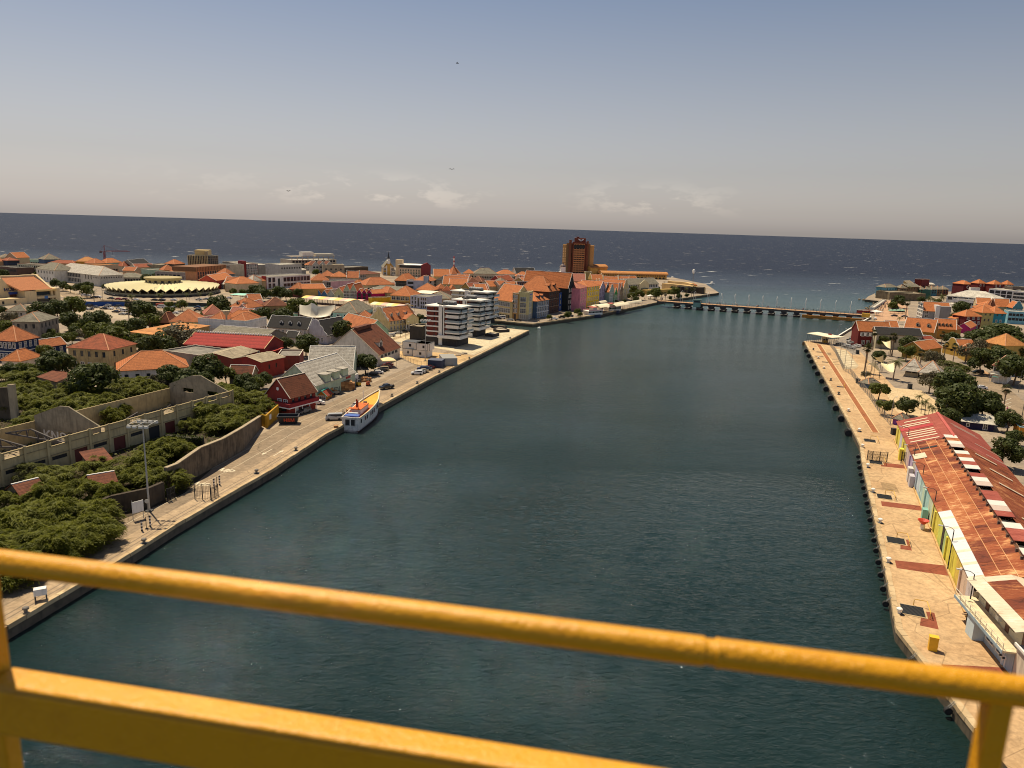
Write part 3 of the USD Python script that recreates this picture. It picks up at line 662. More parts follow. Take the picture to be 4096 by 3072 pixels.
for i in range(2):
 KINDS['M%d'%i]=(make_kind('thornbig%d'%i,limbs(i+9,5.5,3.6,.22,8),BARK,crown_umbrella(60+i,n=15000),LEAF['m']),5.5,5.4)
for i in range(3):
 KINDS['d%d'%i]=(make_kind('dark%d'%i,limbs(20+i,2.4,4.,.2),BARK,crown_round(30+i),LEAF['d']),3.2,6.3)
 KINDS['g%d'%i]=(make_kind('mid%d'%i,limbs(24+i,2.4,4.,.2),BARK,crown_round(40+i,n=2200,lobes=16,lump=.36),LEAF['g']),3.2,6.3)
for i in range(2):
 KINDS['s%d'%i]=(make_kind('dry%d'%i,limbs(28+i,2.6,4.4,.18,9),BARK,crown_round(50+i,n=1300,lobes=18,lump=.34,leaf=.42),LEAF['s']),3.2,6.3)
for i in range(2):
 tb=MB();bend=.5*(i-.5)
 zz=np.linspace(0,1,7);tb.tube([(bend*z*z,.2*z,z*6.)for z in zz],[.24,.17,.15,.14,.13,.13,.15],8)
 pc=palm_crown(70+i);pc.v=[v+np.array([bend,.2,6.])for v in pc.v]
 KINDS['p%d'%i]=(make_kind('palm%d'%i,tb,PALMBARK,pc,LEAF['p']),2.6,7.2)
 tb=MB();tb.tube([(0,0,z*9.)for z in zz],[.34,.26,.23,.21,.2,.2,.22],8)
 fc=fan_crown(80+i);fc.v=[v+np.array([0,0,9.2])for v in fc.v]
 sk=MB();sk.lathe([(.22,7.0),(.45,7.3),(.45,8.2),(.26,8.9)],9)
 KINDS['w%d'%i]=(make_kind('fan%d'%i,tb,PALMBARK,fc,LEAF['w'],[('dead_leaf_skirt',sk,plain('#8a745a',.9))]),1.6,10.4)
_tr=random.Random(12)
NAMES={'m':('thorn_tree','tree'),'M':('thorn_tree','tree'),'d':('broadleaf_tree','tree'),'g':('broadleaf_tree','tree'),'s':('dry_tree','tree'),'p':('palm_tree','palm tree'),'w':('fan_palm','palm tree')}
def tree(kind,label,k,x,y,half,h=None,group=None,fz=.66,z0=GZ):
 """A tree whose crown's centre shows at x, y of crop k with half-width half (crop px); h metres tall."""
 nv={'m':4,'M':2,'d':3,'g':3,'s':2,'p':2,'w':2}[kind]
 pr,R0,H0=KINDS['%s%d'%(kind,_tr.randrange(nv))]
 hh=h or H0
 for _ in range(3):
  c=P(k,x,y,z0+hh*(fz if kind not in 'pw' else .88))
  dist=np.linalg.norm(c-[0,0,H]);r=half*CR[k][2]/F*dist
  if h:break
  hh=min(13.,max(2.,r*H0/R0*(.95 if kind not in 'mM' else .85)))
 s=r/R0 if kind!='w' else hh/H0*.95
 if kind in 'mM':hh*=_tr.uniform(.82,1.3)
 n,cat=NAMES[kind]
 return copy(pr,n,label,cat,(c[0],c[1],z0-.02),_tr.uniform(0,6.28),group,(s,s*_tr.uniform(.92,1.08),hh/H0))
#vehicles
CARP={'white':'#d9d6cf','silver':'#a3a29d','black':'#161718','grey':'#56585a','red':'#8e1d1c','blue':'#24385c','beige':'#a08f70','maroon':'#541c1c'}
def carpaint(c):
 return plain(CARP[c],.22,.0,.6,.03)
def shell(mb,prof,w0,w1,zsplit):
 """A side outline (x, z) swept across the width; above zsplit the sides lean in."""
 p=np.asarray(prof,float);n=len(p)
 wy=np.where(p[:,1]>zsplit,w1,w0)
 l=np.stack([p[:,0],-wy,p[:,1]],1);r=np.stack([p[:,0],wy,p[:,1]],1)
 mb.add(np.vstack([l,r]),[[i,(i+1)%n,n+(i+1)%n,n+i]for i in range(n)])
 for side in(l,r):
  t=trimesh.creation.triangulate_polygon(Polygon(p),engine='earcut')
  v2,f2=t
  d=np.linalg.norm(v2[:,None]-p[None],axis=2).argmin(1)
  mb.add(side[d],f2)
 return mb
SHAPES={'sedan':(4.5,.86,[(-2.2,.32),(2.2,.32),(2.25,.6),(2.1,.78),(1.15,.9),(.45,1.38),(-.95,1.4),(-1.65,.98),(-2.2,.92),(-2.25,.6)],[(1.02,.94),(.42,1.32),(-.92,1.34),(-1.5,.98)]),'suv':(4.5,.9,[(-2.2,.38),(2.2,.38),(2.25,.75),(2.1,.95),(1.2,1.06),(.65,1.66),(-1.85,1.7),(-2.2,1.1),(-2.25,.6)],[(1.1,1.1),(.6,1.6),(-1.8,1.62),(-2.02,1.1)]),'van':(4.9,.86,[(-2.4,.36),(2.4,.36),(2.44,.8),(2.25,1.05),(1.6,1.85),(1.2,1.96),(-2.3,1.98),(-2.44,1.6),(-2.44,.6)],[(2.12,1.1),(1.55,1.76),(-2.25,1.8),(-2.3,1.12)]),'pickup':(5.3,.92,[(-2.6,.48),(2.6,.48),(2.65,.9),(2.5,1.1),(1.3,1.16),(.75,1.76),(-.75,1.8),(-1.0,1.12),(-2.62,1.1),(-2.65,.6)],[(1.2,1.2),(.7,1.7),(-.72,1.72),(-.9,1.18)]),}
CARS={}
def car_kind(shape,col):
 if(shape,col)in CARS:
  return CARS[shape,col]
 L,w,prof,glass=SHAPES[shape]
 p=proto('%s_%s'%(shape,col))
 zs=min(z for _,z in glass)-.02
 part('body',shell(MB(),prof,w,w*.84,zs),carpaint(col),p)
 g=MB()
 gl=np.array(glass)
 for s in(-1,1):
  g.poly([(x,s*(w*(.845 if z>zs+.1 else .9)+.03),z)for x,z in gl])
 part('side_windows',g,GLASS,p)
 x0,z0_=gl[0];x1,z1=gl[1]
 part('windscreen',MB().poly([(x0+.12,-w*.78,z0_),(x0+.12,w*.78,z0_),(x1+.1,w*.74,z1),(x1+.1,-w*.74,z1)]),GLASS,p)
 (x2,z2),(x3,z3)=gl[2],gl[3]
 part('rear_window',MB().poly([(x2-.1,-w*.72,z2),(x2-.1,w*.72,z2),(x3-.13,w*.76,z3+.03),(x3-.13,-w*.76,z3+.03)]),GLASS,p)
 rr=.33 if shape in('sedan',)else .37
 for x in(-L*.3,L*.31):
  for s in(-1,1):
   m=MB();m.tube([(x,s*(w-.2),rr),(x,s*(w+.02),rr)],rr,12)
   part('wheel',m,BLACKRUBBER,p)
 for s in(-1,1):
  part('headlight',MB().box(L/2-.12,s*.62-.16,.62,L/2+.02,s*.62+.16,.76),plain('#d8d8d4',.2),p)
  part('tail_light',MB().box(-L/2-.02,s*.66-.14,.7,-L/2+.1,s*.66+.14,.9),plain('#7c1512',.3),p)
 if shape=='pickup':
  part('cargo_bed',MB().box(-2.5,-.75,1.06,-1.05,.75,1.112),DARK,p)
 CARS[shape,col]=p
 return p
def car(shape,col,label,k,x,y,ang,group=None,cat=None):
 """ang: heading in degrees in the world (0 = +x, 90 = away from the camera)."""
 q=P(k,x,y)
 nm={'sedan':'parked_car','suv':'parked_car','van':'van','pickup':'pickup_truck'}[shape]
 return copy(car_kind(shape,col),nm,label,cat or{'van':'van','pickup':'pickup truck'}.get(shape,'car'),(q[0],q[1],GZ+.02),math.radians(ang),group)
#people
import manifold3d as m3
def hullchain(js,bones):
 ms=[]
 for a,b in bones:
  pa,pb=js[a],js[b]
  s1=m3.Manifold.sphere(pa[3],10).translate(pa[:3]);s2=m3.Manifold.sphere(pb[3],10).translate(pb[:3])
  ms.append(m3.Manifold.batch_hull([s1,s2]))
 out=ms[0]
 for m in ms[1:]:out=out+m
 return out
def person_mesh(stride=.18,bag=False):
 J={'hd':(0,.02,1.62,.095),'hd2':(0,.0,1.54,.075),'nk':(0,0,1.44,.06),'ch':(0,0,1.28,.135),'shl':(-.17,0,1.37,.065),'shr':(.17,0,1.37,.065),'pl':(0,0,.95,.125),'hl':(-.09,0,.88,.085),'hr':(.09,0,.88,.085),'kl':(-.1,stride*.55,.48,.058),'kr':(.1,-stride*.4,.48,.058),'al':(-.1,stride,.07,.042),'ar':(.1,-stride,.08,.042),'tl':(-.11,stride+.16,.035,.034),'tr':(.11,-stride+.16,.04,.034),'el':(-.24,-.05,1.1,.045),'er':(.24,.05,1.1,.045),'wl':(-.25,.03,.86,.035),'wr':(.25,.12,.88,.035),'fl':(-.25,.06,.76,.028),'fr':(.25,.15,.78,.028)}
 return hullchain(J,[('hd','hd2'),('hd2','nk'),('nk','ch'),('shl','shr'),('shl','ch'),('shr','ch'),('ch','pl'),('hl','hr'),('pl','hl'),('pl','hr'),('hl','kl'),('kl','al'),('al','tl'),('hr','kr'),('kr','ar'),('ar','tr'),('shl','el'),('el','wl'),('wl','fl'),('shr','er'),('er','wr'),('wr','fr')])
def band_m(man,lo,hi,grow):
 """The body's surface between two heights, pushed out a little: a piece of clothing."""
 me=man.to_mesh();tm_=trimesh.Trimesh(me.vert_properties[:,:3],me.tri_verts)
 tm_.merge_vertices()
 v=tm_.vertices+tm_.vertex_normals*grow;zc=tm_.vertices[tm_.faces][:,:,2].mean(1)
 return _V(v,tm_.faces[(zc>lo)&(zc<hi)])
PPL={}
SKIN=plain('#7a5440',.6)
def person_kind(shirt,legs):
 if(shirt,legs)in PPL:return PPL[shirt,legs]
 p=proto('person_%s_%s'%(shirt.strip('#'),legs.strip('#')))
 man=person_mesh().refine_to_length(.09)
 me=man.to_mesh()
 part('body',_V(me.vert_properties[:,:3],me.tri_verts),SKIN,p)
 part('shirt',band_m(man,.92,1.45,.014),plain(shirt,.8),p)
 part('trousers',band_m(man,.1,.94,.012),plain(legs,.8),p)
 part('hair',band_m(man,1.60,1.8,.012),plain('#1d1613',.8),p)
 PPL[shirt,legs]=p
 return p
def person(shirt,legs,label,k,x,y,ang,group=None,z=GZ):
 q=P(k,x,y,z)
 return copy(person_kind(shirt,legs),'person',label,'person',(q[0],q[1],z+.02),math.radians(ang),group)
#the old town on the left bank, far to near
R_=random.Random(77)
#skyline at the far left
B('house','grey hipped house at the far left edge of the town, against the sea','a',(10,252),(190,250),14,8,'hip','G',3,'#b9a98c','e',wins=[('F',5,1,1.4,1.6,'d')])
B('house','steep orange gabled house on the skyline, far left','a',(205,256),(372,248),12,9,'gx','O',5,'#b3a27e','e')
B('house','low orange-roofed house cut by the left edge of the picture','a',(-60,300),(82,298),12,6,'hip','o',3,'#b08f6a','e')
B('office_building','navy block under orange roofs at the far left','a',(88,290),(245,286),12,7,'hip','d',2.5,'#2d3546','e',wins=[('F',8,2,1.2,1.3,'d')],cat='office')
B('house','pale mint flat-roofed house with a small red shed on it','a',(372,285),(618,280),12,6,'flat','w',0,'#9dbba4','e',wins=[('F',8,1,1.2,1.5,'d')])
B('house','blue house under a tan pyramid roof on the skyline','a',(560,275),(762,272),15,9,'pyr','G',5,'#3f5268','e',wins=[('F',6,1,1.4,1.8,'d')])
B('house','brown hip-roofed house behind the long white-roofed building','a',(610,318),(935,330),12,7,'hip','d',2.5,'#9b8564','e')
B('school','cream three-storey building with red roof edge and rows of dark windows','a',(215,336),(600,354),13,11,'flat','g',0,'#d3c69f','e',trim='#9c4a35',wins=[('F',13,3,1.2,1.8,'d')],cat='school building')
B('office_building','dark brown block at the left edge, before the cream school','a',(-60,366),(215,390),14,9,'flat','k',0,'#5c463a','e',wins=[('F',15,2,1.3,1.8,'d')],cat='office')
B('museum','long grey-walled building with a pale weathered hipped roof','a',(690,545),(1265,620),(1440,588),roof='hip',rc='W',rh=6,wall='#b9b2a2',yt=412,cat='public building',wins=[('F',17,1,1.5,2.4,'k',.02,.6,.58,.92),('F',17,1,1.3,2.6,'k',.02,.6,.12,.5),('F',3,1,1.5,3.6,'s',.68,.86,.5,.95),('F',4,1,1.1,1.,'s',.87,.99,.6,.9),('R',9,1,.9,1.1,'s',.05,.95,.6,.9)])
B('public_building','grey-roofed wing left of the pale hipped roof','a',(455,388),(690,414),16,10,'hip','G',5,'#cfc8b8','e',wins=[('F',6,2,1.4,2,'s')])
B('public_building','white glass-fronted block between the grey wing and the long building','a',(505,525),(690,545),8,roof='flat',rc='w',wall='#d5d0c6',yt=418,wins=[('F',3,2,3,3,'s',.02,.5),('F',5,3,3,2.4,'s',.55,.99)])
B('public_building','low grey-roofed building with a pillared front behind the round market','a',(1450,503),(1832,506),16,5,'hip','G',3.2,'#a9a393','e',wins=[('F',10,1,1.4,2.2,'d')])
B('house','ochre yellow block with a golden tiled roof near the crane','a',(955,300),(1195,304),14,9,'hip','y',4,'#b78a2f','e',wins=[('F',6,1,1.4,1.6,'c')])
B('office_building','beige office with an orange flat roof below the crane','a',(1095,362),(1500,350),16,9,'flat','y',0,'#b39a7c','e',trim='#c79a63',wins=[('F',12,1,1.9,1.8,'s')],cat='office')
B('house','orange hipped house left of the crane','a',(1200,326),(1345,318),12,8,'hip','o',4,'#c2ab84','e')
B('house','orange hipped house with aqua walls right of the crane','a',(1345,320),(1545,312),12,8,'hip','O',4,'#8db3ab','e',wins=[('F',6,1,1.1,1.5,'d')])
B('house','red-roofed house with round gable windows right of the crane','a',(1545,360),(1690,355),10,6,'hip','d',4,'#b3a58b','e')
B('house','black-roofed double house on the skyline','a',(1692,345),(1890,325),12,7,'gx','K',4.5,'#9a9384','e')
B('house','red-roofed house with white verges below the black double house','a',(1715,378),(1955,372),12,6,'gx','d',3,'#b9ab8b','e')
B('house','low orange-roofed house with white gables behind the grey pillared building','a',(1550,415),(1700,420),10,5,'gx','o',3,'#b59b7a','e')
B('house','mint green flat house behind the round market','a',(1872,412),(2085,405),12,5,'flat','w',0,'#9cb9a2','e')
B('house','tan flat block left of the dark office tower','a',(2025,352),(2212,338),14,8,'flat','t',0,'#8e8067','e',wins=[('F',6,1,1.3,1.4,'d')])
B('house','small orange hipped house below the tan flat block','a',(2080,415),(2240,412),12,6,'hip','o',4,'#b29c7b','e')
B('house','orange-roofed house with dark walls left of the office tower','b',(305,335),(440,328),12,9,'hip','o',4,'#6b5a4a','e')
#behind the round market
t=B('office_tower','dark brown office tower with pale vertical fins','b',(490,450),(740,455),20,roof='flat',rc='t',wall='#6f6454',yt=230,cat='office tower',wins=[('F',12,7,2.2,2.6,'s'),('R',7,7,2.2,2.6,'s')])
W_,D_,h_=t_info[str(t.GetPath())]
for i in range(13):
 box_part(t,'fin',plaster('#c0a878',.15),W_*i/12-.2,-.5,.5,W_*i/12+.2,-.003,h_+.3)
box_part(t,'roof_block',plaster('#c2a873',.15),W_*.32,3,h_+.01,W_*.98,D_-3,h_+5.5)
box_part(t,'roof_block',plaster('#9c8a6c',.15),W_*.86,-.6,h_+.01,W_*.99,3-.01,h_+4.6)
B('office_building','lower dark wing with rounded glass right of the brown tower','b',(742,452),(872,440),18,roof='flat',rc='k',wall='#7d705c',yt=240,wins=[('F',5,7,2,2,'s')],cat='office')
B('office_building','dark-topped cream block on the skyline right of the brown tower','b',(872,335),(1012,350),14,12,'flat','k',0,'#b5a88f','e',wins=[('F',6,3,1.6,1.6,'d')],cat='office')
t=B('office_building','peach office with a ribbed brown attic behind the round market','b',(585,560),(950,520),22,roof='flat',rc='k',wall='#c98f63',yt=440,wins=[('F',11,3,2,2.2,'k')],cat='office')
W_,D_,h_=t_info[str(t.GetPath())]
box_part(t,'attic',plaster('#7c5638',.2),-1,-1,h_+.6,W_+1,D_,h_+4.4)
for i in range(20):
 box_part(t,'attic_rib',plaster('#b07a50',.2),-1+(W_+2)*(i+.2)/20,-1.25,h_+.6,-1+(W_+2)*(i+.5)/20,-1.003,h_+4.6)
B('office_building','long grey-mauve block with tall windows and a pale flat roof','b',(62,433),(398,449),(600,452),9,'flat','w',0,'#8f857c','e',trim='#d9c9a8',wins=[('F',6,1,2.6,5,'s'),('R',5,1,2,3,'f')],cat='office')
B('house','orange hipped roof behind the long grey-mauve block','b',(170,410),(310,408),12,8,'hip','o',4,'#b29c7b','e')
B('house','pale orange hipped roof before the office tower','b',(245,425),(465,428),14,8,'hip','O',3,'#b8a488','e')
B('office_building','white office wing with tall paired windows left of the red wing','b',(1068,497),(1180,502),20,roof='flat',rc='w',wall='#c9c4b8',yt=342,cat='office',wins=[('F',4,4,1.7,2.6,'k')])
t=B('office_building','dark red office wing with white window frames','b',(1182,505),(1370,498),24,roof='flat',rc='w',wall='#7c2a26',yt=342,cat='office',wins=[('F',8,5,1.2,1.9,'f',.22,.98)])
W_,D_,h_=t_info[str(t.GetPath())]
box_part(t,'stair_tower',plaster('#84302a',.15),-.3,-.5,0,W_*.19,8,h_+3.2)
B('office_building','long grey office wing with a pale roof right of the red wing','b',(1372,498),(1562,490),60,roof='flat',rc='w',wall='#8d8880',yt=352,cat='office',wins=[('F',4,1,.9,7,'f',.6,.95,.2,.95)])
B('office_building','grey hall with a white vaulted roof before the grey office wing','b',(1572,494),(1972,470),18,roof='barrel',rc='w',rh=1.6,wall='#8b8986',yt=432,cat='office',wins=[('F',4,1,2.2,2.2,'d',0,.3,.5,.98)])
B('office_building','grey stepped office block on the skyline right of the red wing','b',(1640,350),(1915,340),20,13,'flat','w',0,'#a9a49a','e',cat='office',wins=[('F',8,2,1.6,1.6,'s')])
t=B('department_store','white and red store with big red-framed windows','b',(1475,655),(2030,612),20,roof='flat',rc='g',wall='#d6cdc2',yt=508,cat='store',wins=[('F',2,2,2.6,3.4,'q',.03,.2),('F',1,1,1.8,6,'k',.235,.31,.1,.9),('F',8,1,3.0,3.2,'q',.37,.99,.5,.95),('F',8,1,3.,2.2,'q',.37,.99,.02,.45)])
box_part(t,'red_pier',plaster('#8b3530',.2),-1.1,-.2,0,-.01,4,t_info[str(t.GetPath())][2]+1.2)
B('house','olive gabled house beside the peach office','b',(692,560),(772,565),18,roof='gy',rc='o',rh=3.5,wall='#8a7a3f',yt=520,wins=[('F',3,1,1,1.5,'d')])
B('house','dark red gabled house with a long orange roof behind the market','b',(772,578),(835,582),26,roof='gy',rc='O',rh=3.5,wall='#6e2b25',yt=540)
B('house','long orange tiled roof right of the dark red gabled house','b',(835,545),(1060,512),14,7,'gx','O',4,'#9c3f33','e')
B('house','orange hipped house behind the long tiled roof','b',(945,460),(1070,455),12,9,'hip','o',4,'#5c6a70','e')
B('house','house with a white metal roof and dark shopfront right of the round market','b',(868,645),(945,655),14,roof='gx',rc='W',rh=3.5,wall='#4d5a5a',yt=582,wins=[('F',3,2,1.2,1.4,'f')])
t=B('house','mustard yellow house with two dormers right of the round market','b',(945,668),(1088,672),13,roof='gx',rc='o',rh=5,wall='#a8823f',yt=588,wins=[('F',5,2,1.1,1.6,'c')])
for fx in(.3,.68):dorm(t,t_info[str(t.GetPath())][0]*fx,1.6,t_info[str(t.GetPath())][2]+1.0)
B('shop','cream shop front with a plain sign wall','b',(1090,668),(1178,668),4,roof='flat',rc='w',wall='#ddd2b8',yt=585,wins=[('F',1,1,4,1.2,'d',.1,.9,.05,.3)])
B('house','broad orange hipped roof behind the cream shop','b',(1092,585),(1375,572),16,7,'hip','O',4.5,'#c9b48f','e')
B('house','pale pyramid roof beside long orange roofs behind the cream shop','b',(1205,540),(1300,545),12,8,'pyr','W',4,'#b7a98d','e')
B('house','long orange roof left of the white and red store','b',(1290,552),(1465,545),14,7,'hip','o',4,'#a9936d','e')
B('house','orange hipped house with a small hip at its left end by the canal trees','b',(1762,645),(1902,652),12,6,'hip','o',4,'#7b4438','e')
#centre skyline
t=B('building_shell','unfinished concrete building with exposed frame on the skyline','c',(-110,405),(462,392),24,roof='flat',rc='w',wall='#b3a48c',yt=290,cat='building site',wins=[('F',14,3,3,2.4,'d',.02,.98)])
W_,D_,h_=t_info[str(t.GetPath())]
for i in range(9):
 box_part(t,'column',CONC,W_*(.02+.115*i),.3,h_+.6,W_*(.02+.115*i)+.6,1,h_+4)
box_part(t,'deck',CONC,0,0,h_+4.01,W_*.98,12,h_+4.5)
box_part(t,'roof_block',plaster('#d9d2c2',.1),W_*.26,1,h_+4.51,W_*.5,9,h_+9)
box_part(t,'roof_block',plaster('#c9bfa9',.1),W_*.55,1,h_+4.51,W_*.95,9,h_+7)
for i in range(3):
 B('row_house','%s white gabled house of a row of three below the unfinished building'%('left','middle','right')[i],'c',(155+88*i,350),(240+88*i,350),14,9,'gy','b',4,'#b9b3a6','e',cat='house',wins=[('F',2,2,2,1.6,'d')])
B('office_building','sage green office with an orange hipped roof on the skyline','c',(65,418),(240,420),14,roof='hip',rc='O',rh=4,wall='#98a196',yt=346,cat='office',wins=[('F',7,3,1.3,1.6,'f')])
B('office_building','weathered beige block with square windows and a cluttered roof','c',(288,470),(562,472),20,roof='flat',rc='t',wall='#a0917a',yt=350,cat='office',wins=[('F',4,1,1.8,1.8,'s',.05,.95,.3,.8)],dirt=.4)
B('office_building','dark louvred office block with plants on its roof','c',(564,470),(862,455),22,roof='flat',rc='g',wall='#6a6053',yt=386,cat='office',trim='#8a7c68',wins=[('F',26,1,1.0,5,'s',.01,.99,.2,.98)])
B('house','row of orange roofs with dormers below the weathered beige block','c',(140,538),(365,540),14,7,'hip','o',5,'#b58f5f','e')
B('house','orange hipped roof left in the middle of the town below the weathered block','c',(245,480),(400,485),12,8,'hip','o',4,'#a98f6c','e')
B('house','orange hipped roof in a line below the dark louvred office','c',(388,492),(600,495),14,8,'hip','O',4,'#a58f6b','e')
B('house','orange gabled roof with a white curved gable below the dark louvred office','c',(590,505),(745,508),12,8,'gx','o',5,'#c3b18d','e',gable=0)
t=B('church','yellow church with white pilasters, round windows and a pointed steeple','c',(1050,478),(1192,480),26,roof='gy',rc='G',rh=7,wall='#bd9448',yt=378,cat='church',wins=[('F',2,2,1.6,2.2,'f',.04,.3),('F',2,2,1.6,2.2,'f',.7,.96)])
W_,D_,h_=t_info[str(t.GetPath())]
for x in(.0,.30,.36,.64,.70,1.):box_part(t,'pilaster',WHITE,W_*x-.35,-.5,0,W_*x+.35,-.003,h_*(.98 if x in(0.,1.)else 1.25))
box_part(t,'cornice',WHITE,-.6,-.7,h_,W_+.6,-.003,h_+.7)
box_part(t,'tower',plaster('#c29a50',.15),W_*.37,-1.2,0,W_*.63,3,h_*1.45)
part('lantern',MB().lathe([(1.7,h_*1.45),(1.7,h_*1.45+3),(2.,h_*1.45+3.1),(1.5,h_*1.45+3.6),(1.3,h_*1.45+5.4)],8,(W_/2,.9,0)),WHITE,t)
part('spire',MB().lathe([(1.5,h_*1.45+5.4),(.75,h_*1.45+8.5),(.08,h_*1.45+13)],8,(W_/2,.9,0)),plain('#2c2d2e',.6),t)
t=B('hotel','salmon four-storey building with a glazed top floor and white roof','c',(1245,492),(1530,502),22,roof='flat',rc='w',wall='#d6b493',yt=388,cat='hotel',wins=[('F',8,3,1.3,1.8,'c',.03,.97,0,.92)])
W_,D_,h_=t_info[str(t.GetPath())]
box_part(t,'glazed_storey',GLASS,.8,.6,h_+.02,W_-.4,D_-1,h_+3.4)
box_part(t,'white_roof',WHITE,-.6,-.6,h_+3.41,W_+.2,D_,h_+3.9)
mb=MB().wallprism(Polygon([(0,0),(20,0),(20,h_+3),(12,h_+6),(0,h_+4.4)]),0,1.2);mb.rot(math.pi/2*.82);mb.v=[v+np.array([W_+1.3,-.6,0])for v in mb.v]
part('end_wall',mb,plaster('#7c2b2b',.2),t,label='tall dark red end wall')
box_part(t,'stair_tower',plaster('#d8bd92',.1),-3.5,2,0,3.5,9,h_+8.5)
B('house','white house with curly gables left of the salmon building','c',(1160,480),(1243,484),10,roof='gx',rc='W',rh=3,wall='#dcd6c4',yt=420,gable=0,wins=[('F',4,1,1.1,1.6,'d')])
B('house','beige three-storey house with tall white-framed windows','c',(742,618),(1012,600),18,roof='hip',rc='b',rh=2.4,wall='#a8957a',yt=468,wins=[('F',4,3,2,2.6,'f',.02,.34)])
B('house','broad orange roof over a beige shop front beside the three-storey house','c',(832,600),(1195,590),16,8,'hip','o',5,'#c6b284','e',wins=[('F',7,1,2.4,2.4,'k')])
B('office_building','grey office with close-set upright windows under an orange roof','c',(1198,648),(1345,655),26,roof='hip',rc='O',rh=5,wall='#8b8478',yt=538,cat='office',wins=[('F',9,3,1.3,2.6,'k')])
B('office_building','lavender grey office block with ribbon windows','c',(1347,657),(1612,668),12,roof='flat',rc='g',wall='#a5a6b0',yt=545,cat='office',wins=[('F',1,2,5,2,'d',.02,.36),('F',1,2,2,2,'d',.75,.95)])
B('office_building','white office with dark ribbon windows and orange hip','c',(1614,668),(1740,648),14,roof='hip',rc='o',rh=4,wall='#c9c2b5',yt=552,cat='office',wins=[('F',2,3,3.4,1.8,'d')])
B('house','stair tower of lavender grey between the two offices','c',(1560,668),(1615,670),6,roof='flat',rc='g',wall='#9aa1ad',yt=495,cat='tower')
B('house','orange gabled house with white verges on the skyline right of the salmon building','c',(1690,488),(1895,492),16,8,'gx','O',6,'#cbb27a','e')
t=B('house','house with an orange pyramid roof and a red and white antenna','c',(1918,458),(2036,458),14,9,'pyr','o',7,'#a38f6f','e')
W_,D_,h_=t_info[str(t.GetPath())]
for i in range(5):
 box_part(t,'antenna_section',plain('#a8382c',.6)if i%2==0 else WHITE,W_/2-.5,D_/2-.5,h_+6.4+1.9*i,W_/2+.5,D_/2+.5,h_+6.4+1.9*i+1.89)
B('house','dark mansard-roofed house below the antenna','c',(1718,535),(1835,545),12,8,'hip','K',4,'#b9a98f','e')
B('house','blue-roofed house among orange roofs below the antenna','c',(1975,522),(2125,528),12,7,'gx','o',4,'#4d6a8c','e')
B('house','long bright orange gabled roof left of the apartment towers','c',(1805,585),(2120,595),14,7,'gx','O',6,'#a9a883','e')
B('house','brown dark-roofed house at the right of the long bright roof','c',(2130,560),(2260,560),14,8,'hip','b',3.5,'#7d6a52','e')
for q in((1745,640,1850,640,'o'),(1800,665,1895,668,'d'),(1905,655,1975,655,'O')):
 B('house',{'o':'small orange roof beside the white office with orange hip','d':'small red roof behind the tan hip-roofed house','O':'small pink-walled house under bright tiles behind the apartment towers'}[q[4]],'c',q[:2],q[2:4],9,6,'hip',q[4],3,'#bb8f78','e')
B('house','small orange pyramid roof behind the white shade sail','c',(1470,655),(1690,665),14,6,'hip','O',4.5,'#a5957a','e')
#row along the canal
B('house','long orange roof over a low house by the canal trees','c',(0,650),(325,642),12,6,'gx','O',3,'#c2a25f','e')
B('house','low orange-roofed shop with blue walls by the canal','c',(20,738),(178,742),10,roof='gx',rc='O',rh=3,wall='#46698e',yt=692,wins=[('F',4,1,1.4,1.6,'d')])
B('house','sky blue gabled house by the canal','c',(180,745),(270,750),22,roof='gy',rc='O',rh=3.2,wall='#5a8cb5',yt=708)
B('house','slate blue gabled house right of the sky blue one','c',(272,752),(348,757),20,roof='gy',rc='o',rh=3.2,wall='#4d6f92',yt=722)
B('house','pale gabled house with a small red awning by the canal','c',(350,760),(434,765),22,roof='gy',rc='G',rh=3,wall='#a9b0a4',yt=715)
B('house','yellow-green gabled house by the canal','c',(436,780),(550,784),22,roof='gy',rc='o',rh=4.2,wall='#bdbd8c',yt=705,wins=[('F',1,1,1.4,2.4,'f',.3,.7,.2,.7)])
for i in range(2):
 B('row_house','sage green gabled house of a pair with white windows, %s one'%('left' if i==0 else 'right'),'c',(552+84*i,788+3*i),(634+84*i,791+3*i),20,roof='gy',rc='O',rh=4.5,wall='#a2af93',yt=672,cat='house',wins=[('F',4,3,1.,1.9,'f')])
for i in range(3):
 B('row_house','magenta gabled house with balcony openings, %s of three'%('left','middle','right')[i],'c',(720+63*i,797+2*i),(782+63*i,799+2*i),10,roof='gy',rc='O',rh=2.6,wall='#951a50',yt=702,cat='house',wins=[('F',1,2,2.2,3,'d',.15,.85)])
B('house','long plain magenta wall under an orange roof','c',(913,803),(1125,792),9,roof='gx',rc='O',rh=2.4,wall='#b01c5c',yt=708)
B('shop','yellow low shop below the magenta wall','c',(914,838),(1150,825),5,roof='flat',rc='k',wall='#cba325',yt=772)
B('house','pink-walled flat building with a scaffolded left face','c',(392,662),(725,645),22,roof='flat',rc='k',wall='#c79da0',yt=562)
B('house','grey unpainted left part of the pink-walled building','c',(285,655),(390,662),16,roof='flat',rc='k',wall='#9a8b7e',yt=560,dirt=.5,wins=[('F',2,2,2.4,2.6,'d',.5,.98)])
B('house','orange hipped roof right of the pink-walled building','c',(655,585),(745,590),12,7,'hip','O',3,'#b79a72','e')
B('house','orange roofs with ochre gables beside the broad beige shop front','c',(1015,622),(1198,625),12,5,'gx','d',3,'#c29b45','e')
B('warehouse','grey-roofed low hall behind the magenta houses','c',(905,655),(1250,672),18,5,'gx','G',2.2,'#8d8674','e')
B('house','orange roof with a chimney pot right behind the magenta houses','c',(1105,695),(1240,690),14,6,'hip','o',3.5,'#a3936f','e')
